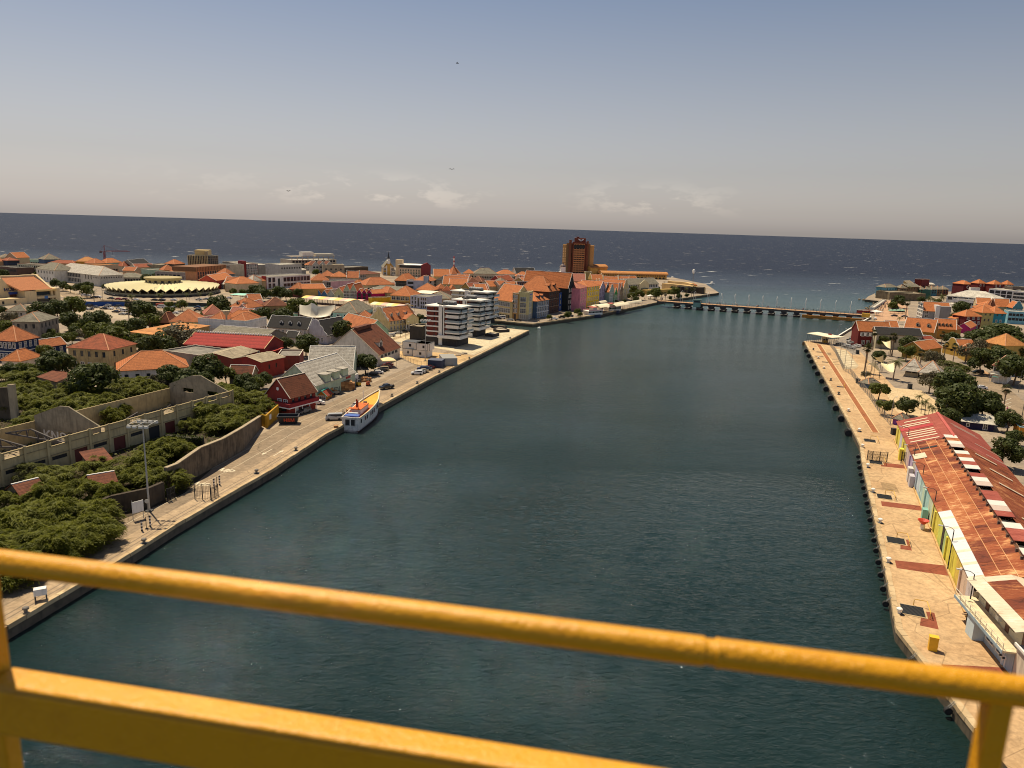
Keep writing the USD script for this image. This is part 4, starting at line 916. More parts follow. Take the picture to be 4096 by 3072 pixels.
B('shop','mustard and brown shop with white-framed windows under a broad orange roof','c',(1146,868),(1392,884),18,roof='hip',rc='O',rh=5.5,wall='#c29b55',yt=724,cat='store',wins=[('F',4,1,2.6,2.2,'f',.04,.96,.5,.95),('F',4,1,2.6,1.6,'d',.04,.96,.03,.3)],base=(3.2,'#8b5a34'))
B('office_building','lavender office with narrow dark windows and a blue strip','c',(1395,888),(1604,908),18,roof='flat',rc='g',wall='#b3b2ba',yt=742,cat='office',wins=[('F',2,3,1.2,2,'s',.03,.4),('F',1,1,1.6,8,'s',.42,.55,.05,.95),('F',3,3,1.2,1.8,'s',.6,.98)])
B('house','tan house with a grey-green hipped roof before the apartment towers','c',(1606,862),(1882,872),18,roof='hip',rc='G',rh=4,wall='#b3987a',yt=762,wins=[('F',4,1,2.2,2.4,'d',.05,.95,.2,.8)],band_=([.9],'#d8c9a8',.4))
#middle ground of the left bank
t=B('house','small grey-roofed house with a pink side wing beside the ruin','a',(82,922),(328,925),9,4.2,'hip','G',3,'#b7ad9c','e',wins=[('F',2,1,.9,1.4,'s')])
B('house','pink side wing of the small grey-roofed house','a',(328,992),(415,985),7,roof='flat',rc='p',wall='#b0705c',yt=918,wins=[('F',2,1,.9,1.2,'s')])
B('ruined_house','grey stone two-storey ruin with broken hipped roofs and empty windows','a',(150,1058),(495,1064),(752,1006),8.4,'hip','G',3.2,'#8a8071','e',dirt=.5,cat='ruin',wins=[('F',3,1,1.1,1.9,'d',.08,.92,.5,.96),('R',5,2,1.,1.9,'d',.03,.98)])
B('house','navy blue villa with white shutters under a big orange hipped roof','a',(-120,1286),(205,1305),(520,1256),8.4,'hip','o',4.6,'#1f2f4f','e',wins=[('F',4,2,1.,2.,'f',.3,.98),('R',4,2,1.,2.,'f')],band_=([.48],'#d6d2c8',.25))
B('house','low navy annex with an orange gable roof right of the blue villa','a',(490,1392),(832,1340),6,4.4,'gx','o',2.4,'#1f2f4f','e',wins=[('F',2,1,1.,2.2,'f',.4,.95)])
t=B('ruined_house','yellow two-storey ruin with a mossy broken tile roof','a',(858,1385),(1372,1418),(1690,1338),8.2,'hip','d',4.2,'#b09a6c','e',dirt=.45,cat='ruin',wins=[('F',5,1,1.2,2,'s',.06,.96,.52,.95),('F',5,1,1.2,2.2,'f',.06,.96,.02,.42),('R',3,2,1.1,1.9,'d')],band_=([.94],'#b9a67c',.5))
W_,D_,h_=t_info[str(t.GetPath())]
B('house','small cream house with a bright orange hipped roof at the left edge','a',(18,1545),(250,1556),(545,1492),4.2,'hip','O',3,'#d0c3ae','e',wins=[('F',3,1,1.,1.3,'s'),('R',2,1,1.,1.5,'s')])
t=B('house','white house under the largest bright orange hipped roof, behind trees','z',(470,1482),(752,1466),15,5.0,'hip','O',4.8,'#d2cabd','e',wins=[('F',6,1,1.2,1.5,'s')])
B('hall','hall with a plain peach sloping roof between trees','z',(519,1328),(646,1343),(668,1296),6,'mono','y',1.2,'#b99a66','e',cat='hall')
B('house','low house with a brown worn tile roof left of the mottled orange roof','b',(108,1060),(245,1064),10,5,'hip','b',4,'#5b3a30','e')
B('house','house with a mottled orange hipped roof left of the big white building','b',(252,1060),(640,1062),15,5.6,'hip','o',5,'#c3bd9a','e')
B('house','pinkish hipped roof behind the big white building','b',(692,968),(930,962),12,7,'hip','p',4,'#bfb39c','e')
t=B('public_building','big white two-storey building with orange hips behind its parapet','b',(605,1042),(1216,1080),(1480,1024),8.6,'flat','o',0,'#d4d0c6','e',par=.9,wins=[('F',8,1,1.0,1.7,'f',.2,.98,.08,.48),('R',8,1,1.0,1.7,'f',.03,.98,.3,.75)],band_=([.62,.98],'#e4e0d6',.22))
W_,D_,h_=t_info[str(t.GetPath())]
def hips(t,x0,y0,x1,y1,z,rh,rc):
 r=MB();c=MB();ins=min(x1-x0,y1-y0)/2;W,D=x1-x0,y1-y0
 a,b=((x0+ins,y0+D/2,z+rh),(x1-ins,y0+D/2,z+rh))if W>D else((x0+W/2,y0+ins,z+rh),(x0+W/2,y1-ins,z+rh))
 E=[(x0,y0,z),(x1,y0,z),(x1,y1,z),(x0,y1,z)]
 for q in(([E[0],E[1],b,a],[E[1],E[2],b],[E[2],E[3],a,b],[E[3],E[0],a])if W>D else([E[0],E[1],a],[E[1],E[2],b,a],[E[2],E[3],b],[E[3],E[0],a,b])):r.poly(q)
 for p,q in zip(E,(a,b,b,a)if W>D else(a,a,b,b)):c.bar(p,q,.26,.16)
 c.bar(a,b,.28,.18)
 part('roof',r,roofmat(rc),t);part('ridge_cap',c,plaster('#c58e68',.2),t)
hips(t,W_*.16,1,W_*.5,D_*.85,h_+.3,3.4,'o');hips(t,W_*.58,1,W_*.97,D_*.85,h_+.3,3.4,'o');hips(t,W_*.35,D_*.5,W_*.9,D_*.98,h_+.9,3.2,'O')
part('roof_hopper',MB().lathe([(.5,h_+.3),(.5,h_+2.4),(1.3,h_+3.2),(2.1,h_+4.4),(2.1,h_+4.8)],4,(W_*.54,2.2,0)),plaster('#b9a98a',.3),t,label='flared concrete vent above the parapet')
t=B('house','grey-walled house with several orange gables and dormers near the canopy','b',(1000,872),(1222,890),14,6,'hip','o',4.6,'#a7a3a5','e',wins=[('F',3,1,1.,1.5,'s')])
for fx in(.35,.7):dorm(t,t_info[str(t.GetPath())][0]*fx,2.0,t_info[str(t.GetPath())][2]+1.0,rc='o')
B('house','long smooth terracotta roof in front of the many-gabled house','b',(1232,915),(1462,850),6,5,'gx','p',3,'#a29788','e')
B('house','pair of low terracotta roofs below the many-gabled house, left one','b',(1008,945),(1142,952),7,4,'gx','p',2.5,'#a29788','e')
B('house','pair of low terracotta roofs below the many-gabled house, right one','b',(1144,960),(1275,968),7,4,'gx','p',2.5,'#a29788','e')
B('house','second orange gabled wing of the many-gabled house','b',(1255,800),(1420,795),10,7,'gx','o',3.5,'#b1a58f','e')
B('ruined_house','overgrown ruin with a rusty brown hipped tile roof','b',(1458,862),(1752,856),12,6,'hip','b',4,'#9b8662','e',dirt=.5,cat='ruin',wins=[('F',4,1,1.,1.8,'d')])
t=B('mansion','pale mansion with a long black roof and three white dormers','b',(1485,1122),(1992,1156),9,6.4,'gx','K',4.6,'#c2b3a6','e',cat='house',wins=[('F',9,1,1.,1.9,'f',.02,.98,.35,.95)],gable=None,band_=([.93],'#e2ddd2',.5))
for fx in(.31,.53,.75):dorm(t,t_info[str(t.GetPath())][0]*fx,1.5,t_info[str(t.GetPath())][2]+1.0,rc='K',wall='#e2ddd2')
t=B('mansion','lilac grey mansion wing with a white-edged curved gable and black roof','c',(70,1322),(338,1350),(546,1268),roof='gy',rc='K',rh=6.4,wall='#b4acaa',yt=1218,gable=10,cat='house',ov=.3,wins=[('F',2,1,1.1,1.8,'f',.3,.96,.15,.75),('R',4,1,1.,1.8,'f',.05,.98,.3,.9)],band_=([.94],'#dcd6cc',.4))
W_,D_,h_=t_info[str(t.GetPath())]
for fy in(.35,.7):dorm(t,W_-1.6,D_*fy,h_+1.2,rc='K',wall='#dcd6cc',facing='R')
B('house','small black-roofed annex in front of the pale mansion','b',(1712,1250),(1850,1262),5,4,'gx','K',2.2,'#cfc8bc','e')
B('warehouse','warehouse with a long grey-green corrugated roof','b',(735,1228),(1432,1288),17,6,'gx','G',3,'#7d7767','e',trim='n',cat='warehouse')
t=B('warehouse','long red warehouse with a bright red sheet roof and white ridge vents','b',(430,1346),(1444,1402),(1634,1318),4.6,'gx','R',3.6,'#7d2b27','e',cat='warehouse',trim='#d8c08c',wins=[('F',3,1,3,1.6,'f',.48,.98,.2,.9),('F',1,1,4,2.2,'d',.1,.25,.05,.9)])
W_,D_,h_=t_info[str(t.GetPath())]
for i in range(30):
 part('ridge_vent',MB().lathe([(.3,h_+3.7),(.42,h_+4.0),(.3,h_+4.35),(.0,h_+4.45)],7,(W_*(.04+.93*i/29),D_/2,0)),WHITE,t)
box_part(t,'door_canopy',plaster('#b5483c',.2),W_+.02,D_*.2,3.0,W_+2.6,D_*.7,3.2)
B('shed','cream flat-roofed shed at the left end of the red warehouse','b',(302,1318),(430,1326),12,4.2,'flat','t',0,'#4a3d30','e',trim='#d9c79c')
B('warehouse','low red-walled warehouse with shallow pale ridged roofs, right hall','i',(1050,270),(1400,314),(1624,240),6,'gy','t',1.4,'#8c3128','e',trim='#d9c9a2',cat='warehouse',wins=[('R',2,1,.8,1.6,'d',.2,.8,.4,.8)])
B('warehouse','low warehouse with shallow pale ridged roofs, middle hall with a green door','i',(612,240),(1048,269),17,6,'gy','t',1.4,'#7c3a2e','e',trim='#d9c9a2',cat='warehouse')
B('warehouse','low warehouse with a flat grey roof and small white vents, left hall','i',(162,176),(610,239),15,6,'flat','g',0,'#8b8172','e',cat='warehouse')
B('ruined_house','ruin with a narrow brown tile roof between two ivy-grown walls','i',(1000,446),(1292,456),5,4,'gx','b',2.2,'#8b7b62','e',cat='ruin',dirt=.5)
B('warehouse','flat roof with white vents behind the mint warehouse','i',(1600,245),(1890,245),14,5,'flat','g',0,'#7e3b30','e',cat='warehouse')
#quay front
t=B('house','dark red two-storey quay house with a rusty brown gable roof','i',(1492,938),(1762,992),(1946,870),roof='gy',rc='b',rh=4.4,wall='#8c3327',yt=690,ov=.8,trim='#d5c9b4',wins=[('F',2,1,1.4,1.2,'f',.45,.98,.52,.8),('R',4,1,1.,2.,'s',.05,.95,.55,.95),('F',1,1,2.4,1.2,'s',.5,.98,.15,.4)],doors=[('R',.3,1.2,2.4,'w'),('R',.62,1.2,2.4,'r')])
W_,D_,h_=t_info[str(t.GetPath())]
box_part(t,'balcony',plaster('#8a2a2a',.2),W_*.3,-1.3,h_*.46,W_+1.4,-.01,h_*.46+1.1)
box_part(t,'balcony',plaster('#8a2a2a',.2),W_+.01,0,h_*.46,W_+1.4,D_,h_*.46+1.1)
box_part(t,'balcony_edge',WHITE,W_*.3,-1.4,h_*.46-.3,W_+1.5,D_,h_*.46-.01)
part('round_window',MB().tube([(W_*.5,-.08,h_+1.6),(W_*.5,-.003,h_+1.6)],.5,16),WHITE,t)
for i in range(4):box_part(t,'post',WHITE,W_+1.2,D_*(.1+.27*i),0,W_+1.35,D_*(.1+.27*i)+.15,h_*.46-.31)
t=B('warehouse','pale mint warehouse wing with a steep weathered shingle roof facing the quay','j',(-290,1050),(200,1108),24,roof='gy',rc='W',rh=6,wall='#b4bf9f',yt=870,cat='warehouse',ov=.35,wins=[('F',1,1,1.6,1.,'d',.62,.9,.35,.6)])
W_,D_,h_=t_info[str(t.GetPath())]
for fy in(.3,.52,.74):
 dm=MB();dr=MB();x0,x1=W_*.66,W_+.1;y0=D_*fy
 dm.box(x0,y0-1.6,h_-.5,x1,y0+1.6,h_+2.4);dr.box(x0-1,y0-1.9,h_+2.41,x1+.4,y0+1.9,h_+2.6)
 d_=part('dormer',dm,plaster('#b4bf9f',.2),t);mesh_at(str(d_.GetPath())+'/roof',dr,roofmat('W'))
B('warehouse','mint barn with a broad whitish weathered roof behind the gabled wing','j',(100,700),(664,708),14,5.2,'gx','W',6.6,'#b4bf9f','e',cat='warehouse')
t=B('warehouse','white flat-roofed annex with big doors in front of the mint barn','j',(290,962),(522,988),(674,900),roof='flat',rc='g',wall='#d9d4c8',yt=842,cat='warehouse',doors=[('F',.25,2.6,3.4,'w'),('F',.68,2.6,3.4,'w')],trim='#e4dfd2')
box_part(t,'red_sign',plain('#9b2f25',.6),t_info[str(t.GetPath())][0]+.01,3,3.4,t_info[str(t.GetPath())][0]+.06,6,4.3)
t=B('kiosk','little ochre kiosk with a red gable roof and turquoise eaves on the quay','j',(222,1100),(332,1107),(374,1062),roof='gy',rc='r',rh=1.3,wall='#b5762b',yt=1045,cat='kiosk',trim='#3fae9c',wins=[('F',2,1,1.2,.9,'f')])
t=B('barn','white barn with a tall rust-brown sheet roof, skylight and dormer','j',(335,622),(985,678),21,roof='gy',rc='b',rh=9,wall='#cfc5b3',yt=478,cat='warehouse',ov=.5,trim='#c9bba2',wins=[('R',5,1,2,.8,'k',.1,.9,.5,.9)])
W_,D_,h_=t_info[str(t.GetPath())]
dorm(t,W_-2.2,D_*.35,h_+1.2,3,4.5,2.6,'b','#c9bfae','R')
box_part(t,'ridge_monitor',roofmat('b'),W_/2-.9,D_*.1,h_+8.4,W_/2+1.4,D_*.7,h_+9.7)
B('house','mint gabled house with a mottled orange tile roof behind the barn','c',(480,1092),(838,1192),(1044,1152),5.6,'gx','o',5,'#a6c59d','e',trim='#dfe3d3',wins=[('R',3,1,1.2,2.4,'s',.15,.95,.1,.6)],doors=[('R',.3,1.4,2.6,'b')])
t=B('mansion','yellow house with curved gables, orange roof and three white dormers','c',(1118,1188),(1468,1140),13,roof='gx',rc='o',rh=6,wall='#d3bd83',yt=1052,cat='house',gable=0,wins=[('F',8,2,1.,1.7,'f')])
W_,D_,h_=t_info[str(t.GetPath())]
for fx in(.2,.45,.72):dorm(t,W_*fx,1.7,h_+1.3,1.4,2.6,1.9,wall='#e4dcc4')
mb=MB().wallprism(Polygon([(W_*.52,h_*.5),(W_*.98,h_*.5),(W_*.98,h_+.2),(W_*.75,h_+2.6),(W_*.52,h_+.2)]),-2.2,-1.9);part('pediment',mb,plaster('#dcc98f',.15),t)
for i in range(6):box_part(t,'column',WHITE,W_*(.53+.088*i),-2.2,0,W_*(.53+.088*i)+.35,-1.86,h_*.5-.01)
mb=MB();mb.poly([(W_*.5,-2.5,h_+.1),(W_*.75,-2.5,h_+2.75),(W_*.75,3.5,h_+2.75),(W_*.5,1,h_+.1)]);mb.poly([(W_,-2.5,h_+.1),(W_*.75,-2.5,h_+2.75),(W_*.75,3.5,h_+2.75),(W_,1,h_+.1)]);part('porch_roof',mb,roofmat('o'),t)
B('house','blue-grey tower wing with a curved white gable left of the yellow mansion','c',(1030,1148),(1110,1168),8,roof='gy',rc='o',rh=3,wall='#a4a6ac',yt=1000,gable=10,wins=[('F',1,2,1.6,1.8,'f')])
B('public_building','mint green villa with white window frames and grey hipped roofs','c',(415,935),(716,950),(980,890),7.2,'hip','G',5,'#a4cfbd','e',wins=[('F',3,1,1.4,2.4,'f',.08,.95,.3,.9),('R',4,1,1.2,2.,'f')],band_=([.9],'#e0e0d4',.6))
B('house','small orange hipped house right of the mint villa','c',(690,1025),(900,1030),12,5,'hip','o',3.5,'#b8a787','e')
B('shed','long pale green shed under the white tent','c',(-95,1048),(272,1058),8,roof='flat',rc='t',wall='#8fbca3',yt=975)
#waterfront houses and the far point of the left bank
B('public_building','long government house with a tan hipped roof and roof lantern on the skyline','d',(300,612),(602,618),16,8,'hip','G',5,'#b9ab94','e',wins=[('F',13,1,1.2,2.,'d')])
B('public_building','white arcaded wing with an orange roof left of the government house','d',(168,606),(300,610),12,8,'hip','O',3.5,'#c9bb9a','e',wins=[('F',6,1,1.4,2.6,'d')])
B('public_building','white arcaded wing with an orange roof right of the government house','d',(604,618),(832,622),14,8,'hip','O',3.8,'#d0c8b6','e',wins=[('F',10,1,1.4,2.6,'d')])
B('hall','hall with a steep dark grey roof between white end walls on the skyline','d',(838,612),(1088,612),12,8,'gx','K',5.2,'#d4cebf','e',gable=None,cat='hall')
for q in(('row of orange roofs left of the green turret',20,700,235,690,'O','#b3a07c'),('brown mansard roof below the government house',240,705,405,715,'b','#7b684e'),('grey-green mansard roof with a dormer below the green turret',512,722,640,735,'G','#56665c'),('red-edged flat roof right of the mansard',640,705,810,695,'d','#a2453a'),('long orange roof left of the brown mansard',-10,745,215,752,'O','#a9a883'),('dark orange roof with ochre gable behind the apartment towers',255,805,410,800,'d','#a98f4e'),('orange roof with a white verge right behind the apartment towers',330,822,470,822,'O','#c1b294'),('dark red box house behind the apartment towers',400,815,490,815,'d','#8c2f2b'),('orange roof with small dormers behind the apartment towers',500,775,640,770,'O','#b9a986'),('orange roof with a white chimney block',640,778,770,772,'o','#b9a986'),('orange roof behind the solar panels',770,790,885,780,'O','#bfae8c')):
 B('house',q[0],'d',(q[1],q[2]),(q[3],q[4]),12,8,'hip' if q[5]in 'bG' else 'gx',q[5],4,q[6],'e')
B('house','green turret among orange roofs on the skyline','d',(600,680),(656,682),4,roof='pyr',rc='G',rh=2,wall='#54705f',yt=605,cat='tower')
for i,q in enumerate(((820,708,900,712,'#c9bf9a','cream'),(902,712,985,712,'#bdb48c','yellowish'))):
 B('row_house','%s gabled house of a red-roofed pair on the skyline'%q[5],'d',q[:2],q[2:4],16,9,'gy','d',4.5,q[4],'e',cat='house',gable=10)
B('house','orange hipped roof behind the cream gabled pair','d',(830,645),(1015,650),12,9,'hip','O',4,'#b9a986','e')
B('house','orange hipped roof right of the cream gabled pair','d',(995,665),(1110,668),12,9,'hip','o',4,'#a98f6c','e')
B('house','orange gabled house right of the cream gabled pair','d',(960,735),(1115,722),14,9,'gx','O',4,'#a98f5e','e')
B('house','long orange roof with white verge behind the brown corner building','d',(1120,770),(1300,752),16,10,'gx','O',6,'#b9a986','e')
B('bank','beige bank wing under a steep orange roof beside the apartment towers','d',(548,1152),(782,1192),17,roof='gx',rc='O',rh=9,wall='#cbb27a',yt=930,cat='bank',wins=[('F',8,1,1.6,2.4,'f',.05,.88,.62,.92),('F',8,1,1.6,2.6,'f',.05,.88,.26,.58),('F',6,1,1.6,1.8,'k',.05,.88,.02,.2)])
B('bank','ochre brown entrance bay of the beige bank with an arched doorway','d',(782,1190),(852,1202),10,roof='flat',rc='t',wall='#b98f55',yt=868,cat='bank',wins=[('F',3,4,.9,2.,'f',.08,.92,.25,.98)],doors=[('F',.5,2.2,3.4,'d')])
t=B('bank','tall beige corner block of the bank with three columns of windows','d',(852,1200),(980,1208),(1092,1182),roof='flat',rc='t',wall='#d6c184',yt=855,cat='bank',wins=[('F',3,4,1.6,2.6,'f',.22,.78,.02,.86),('R',3,4,1.6,2.6,'f',.22,.8,.02,.86)],trim='#e2d3a2',base=(3.4,'#a89c86'))
W_,D_,h_=t_info[str(t.GetPath())]
box_part(t,'blue_sign',plain('#3353a0',.5),W_+.01,D_*.3,h_*.9,W_+.12,D_*.8,h_*.945)
t=B('house','slate blue house with white arches and two roof dormers beside the bank','d',(1090,1182),(1242,1152),14,roof='hip',rc='O',rh=4.6,wall='#53677f',yt=962,wins=[('F',6,3,1.5,2.8,'f')],band_=([.32,.64,.97],'#d8d6d0',.3))
W_,D_,h_=t_info[str(t.GetPath())]
for fx in(.35,.65):dorm(t,W_*fx,1.4,h_+1,1.8,2.6,1.8,'O','#4d5966')
t=B('house','tall dark brown corner house with a steep orange roof','d',(1240,1126),(1372,1096),22,roof='hip',rc='O',rh=9,wall='#4a2f22',yt=838,wins=[('F',4,4,1.2,2.2,'k')],band_=([.3,.62,.96],'#8c7a66',.22))
W_,D_,h_=t_info[str(t.GetPath())]
for fx in(.25,.75):dorm(t,W_*fx,1.5,h_+1.2,2.4,3,2.2,'O','#4a2f22')
t=B('house','orange roof slope covered with a grid of dark solar panels','d',(872,838),(1100,838),12,13,'gx','O',6,'#b09a78','e')
W_,D_,h_=t_info[str(t.GetPath())]
for r in range(4):
 for c in range(9):
  x0,x1=W_*(.03+.105*c),W_*(.03+.105*c)+W_*.097;y0,y1=D_/2*(.04+.235*r),D_/2*(.04+.235*r)+D_/2*.215
  f=lambda y:h_+6*y/(D_/2)+.3
  part('solar_panel',MB().poly([(x0,y0,f(y0)),(x1,y0,f(y0)),(x1,y1,f(y1)),(x0,y1,f(y1))]),plain('#15161b',.25),t)
B('house','narrow cobalt blue house with cream window frames','d',(1370,1090),(1468,1068),7,roof='flat',rc='g',wall='#2c4a86',yt=872,wins=[('F',3,3,.9,2.,'c')],trim='#2c4a86')
B('house','black house with a tall gable and a big orange roof','d',(1480,1088),(1558,1070),34,roof='gy',rc='O',rh=9.5,wall='#1f2423',yt=790,wins=[('F',3,4,1.,2.2,'f',.1,.9,.0,.98)])
B('house','white column block between the cobalt blue and the black house','d',(1468,1072),(1482,1068),8,roof='flat',rc='w',wall='#b9bbb8',yt=810)
B('house','low teal house with a red roof between the black and the pink house','d',(1558,1055),(1634,1042),9,roof='gx',rc='r',rh=4,wall='#5f8f86',yt=962,wins=[('F',3,2,1.,1.8,'f')])
B('house','rose pink house with white frames on the waterfront','d',(1634,1085),(1718,1058),20,roof='hip',rc='p',rh=3.6,wall='#c77f8b',yt=800,wins=[('F',3,4,1.,2.,'c')])
B('house','bright yellow house with arched windows on the waterfront','d',(1722,1042),(1878,1012),15,roof='hip',rc='O',rh=3.5,wall='#dab52c',yt=784,wins=[('F',6,4,1.2,2.2,'f')])
B('row_house','lavender house with dark awnings right of the yellow house','d',(1880,1008),(1952,986),16,roof='gy',rc='O',rh=5,wall='#93899c',yt=805,cat='house',wins=[('F',3,4,1.2,2.2,'s')])
B('row_house','blue-grey house with small white windows right of the lavender one','d',(1954,988),(2010,975),16,roof='gy',rc='o',rh=5,wall='#55707a',yt=830,cat='house',wins=[('F',3,4,1.,1.8,'f')],gable=12)
B('row_house','sage house with a white framed loggia front','e',(156,946),(240,930),16,roof='gy',rc='O',rh=4.6,wall='#8fa296',yt=742,cat='house',wins=[('F',4,4,1.1,2.2,'f')],gable=10)
B('row_house','narrow bright green house on the waterfront','e',(242,932),(300,918),14,roof='gy',rc='O',rh=4,wall='#3f8a3a',yt=790,cat='house',wins=[('F',3,3,1.,2.,'f')],gable=11)
B('row_house','pinkish narrow gabled house on the waterfront','e',(302,915),(344,904),18,roof='gy',rc='O',rh=5,wall='#c4a08a',yt=715,cat='house',wins=[('F',2,4,1.,2.,'f')],gable=12)
B('row_house','brown narrow house with a steep dark gable on the waterfront','e',(346,905),(396,892),18,roof='gy',rc='d',rh=5,wall='#85694c',yt=715,cat='house',wins=[('F',2,4,1.,2.,'c')],gable=11)
B('row_house','tan house with a curved gable at the end of the waterfront row','e',(398,892),(492,868),18,roof='gy',rc='O',rh=6.4,wall='#c9b07c',yt=690,cat='house',wins=[('F',3,3,1.1,2.2,'f')],gable=10,dirt=.15)
B('fort_building','broad dull orange roof of the old fort behind the pink house','d',(1475,705),(1712,712),16,10,'gx','p',6,'#b28b5c','e',cat='fort')
B('fort_tower','olive stone tower beside the broad dull orange roof','d',(1712,740),(1788,742),12,roof='flat',rc='t',wall='#8c7a4b',yt=600,cat='tower',z0=GZ)
B('church','cream church with a curved gable and white dome tower in the fort','d',(1330,690),(1470,700),16,9,'gy','O',3,'#d3bb86','e',gable=10,cat='church')
tw=thing('church_tower','white octagonal church tower with a grey cap before the hotel tower','tower',P('d',1418,700,10)*[1,1,0]+[0,0,GZ])
part('shaft',MB().lathe([(3.2,0),(3.2,15),(3.5,15.2),(2.6,16),(2.6,20),(2.9,20.2)],8),WHITE,tw)
part('cap',MB().lathe([(2.9,20.2),(2.3,21.6),(.9,22.6),(.1,24.4)],8),plain('#6b5a55',.7),tw)
for q in(('orange fort roof with white gable ends behind the yellow house',1795,690,1935,692,'O'),('orange fort roof with white gable ends behind the lavender house',1938,716,2125,722,'O'),('long orange fort roof behind the blue-grey house',1858,770,2045,775,'o'),('orange fort roof at the right end of the row',2130,715,2260,720,'O')):
 B('fort_building',q[0],'d',(q[1],q[2]),(q[3],q[4]),11,9,'gx',q[5],4.5,'#b9964f','e',cat='fort',gable=2)
B('fort_building','long orange roof slope above the end of the waterfront row','e',(0,640),(440,650),11,9,'gx','O',5,'#b9964f','e',cat='fort',gable=2)
B('fort_building','orange roof running to the governor palace','e',(330,548),(680,540),10,8,'gx','O',4,'#b6b0a4','e',cat='fort')
t=B('palace','white and grey palace front with a pediment and dark awnings','e',(456,612),(1040,592),14,8,'gx','G',4.4,'#c2c0ba','e',cat='palace',wins=[('F',18,2,1.3,2.4,'s')],band_=([.5,.95],'#dedbd2',.35))
W_,D_,h_=t_info[str(t.GetPath())]
mb=MB().wallprism(Polygon([(W_*.36,0),(W_*.64,0),(W_*.64,h_+.3),(W_*.5,h_+4),(W_*.36,h_+.3)]),-2.4,-1.9);part('portico',mb,plaster('#d3c49a',.15),t)
for i in range(3):box_part(t,'awning',plain('#23332f',.7),W_*(.40+.07*i),-3.4,h_*.42,W_*(.455+.07*i),-2.42,h_*.55)
B('hotel','long golden barrel-roofed hotel wing at the sea edge','e',(40,500),(1178,525),15,roof='barrel',rc='y',rh=3.4,wall='#cf9d52',yt=425,cat='hotel',ov=1.2,wins=[('F',34,1,1.4,1.6,'d',.02,.98,.62,.95),('F',17,1,2.4,2.6,'d',.02,.98,.05,.5)])
B('hotel','short golden vaulted hotel block right of the hotel tower','d',(1862,640),(1985,640),18,roof='barrel',rc='y',rh=4,wall='#c9994e',yt=545,cat='hotel',ov=.6)
B('hotel','small golden vaulted block close to the hotel tower','d',(1772,645),(1862,645),16,roof='barrel',rc='y',rh=2.4,wall='#c9994e',yt=545,cat='hotel',ov=.4)
B('hotel','low golden arched pavilion left of the long hotel wing','d',(1930,650),(2110,652),14,roof='barrel',rc='y',rh=3.2,wall='#c9994e',yt=618,cat='hotel',ov=1.2,wins=[('F',8,1,2,2,'d',.02,.98,.1,.9)])
t=B('hotel_tower','tall brown and terracotta hotel tower, the highest building of the town','d',(1458,628),(1752,628),14,roof='flat',rc='t',wall='#8a6a4a',yt=236,face=True,cat='hotel tower',trim='#a5714c')
W_,D_,h_=t_info[str(t.GetPath())]
BRN,TER,BEI=plaster('#6b3527',.2),plaster('#b0764c',.15),plaster('#c4935a',.15)
box_part(t,'side_block',BEI,-W_*.16,2,0,-.01,D_-3,h_-.8);box_part(t,'side_block',BEI,W_+.01,1.5,0,W_*1.17,D_-2,h_-1)
x0,x1=W_*.25,W_*.83
box_part(t,'front_block',BRN,x0,-5,0,x1,-.01,h_+2.5)
for a,b,e,hh in((.10,.21,-3.5,4.5),(.84,.93,-3,3.8)):box_part(t,'pier',plaster('#7c4a35',.2),W_*a,e,0,W_*b,-.011,h_+hh)
box_part(t,'crown',BRN,W_*.32,-3.5,h_+2.51,W_*.80,D_*.7,h_+7)
box_part(t,'roof_hut',BRN,W_*.40,2,h_+7.01,W_*.52,8,h_+8.4)
xa,xb=W_*.315,W_*.77
box_part(t,'recess',DARK,xa,-5.06,3,xb,-5.003,h_-.5)
for r in range(11):
 z=4.2+(h_-9)*r/11
 box_part(t,'balcony',TER,xa-.2,-6.2,z,xb+.2,-5.07,z+1.5)
for c in range(5):box_part(t,'balcony_divider',TER,xa+(xb-xa)*c/4-.22,-5.9,3,xa+(xb-xa)*c/4+.22,-5.065,h_-4.4)
mb=MB()
for c in range(4):
 cx=xa+(xb-xa)*(c+.5)/4;rr=(xb-xa)/8
 pts_=[(cx-rr,h_+.6),(cx-rr,h_-1.4)]+[(cx-rr*math.cos(u),h_-1.4+rr*.8*math.sin(u))for u in np.linspace(0,math.pi,9)]+[(cx+rr,h_+.6)]
 mb.wallprism(Polygon(pts_).buffer(0),-6.0,-5.07)
part('arch_row',mb,TER,t)
for r in range(9):
 for c in range(2):
  box_part(t,'side_window',plain('#f2c080',.3),-W_*.16+W_*.08*c+.4,1.9,6+(h_-10)*r/9,-W_*.16+W_*.08*c+1.7,1.995,6+(h_-10)*r/9+2)
for s in(-1,1):
 mb=MB().wallprism(Polygon([(W_*.60+s*.4,h_+3.3),(W_*.60+s*3,h_+5.2),(W_*.60+s*3.3,h_+6.2),(W_*.60+s*1.6,h_+5.9),(W_*.60+s*.4,h_+5)]),-3.7,-3.51);part('wing_emblem',mb,plain('#c9c6c4',.5),t)
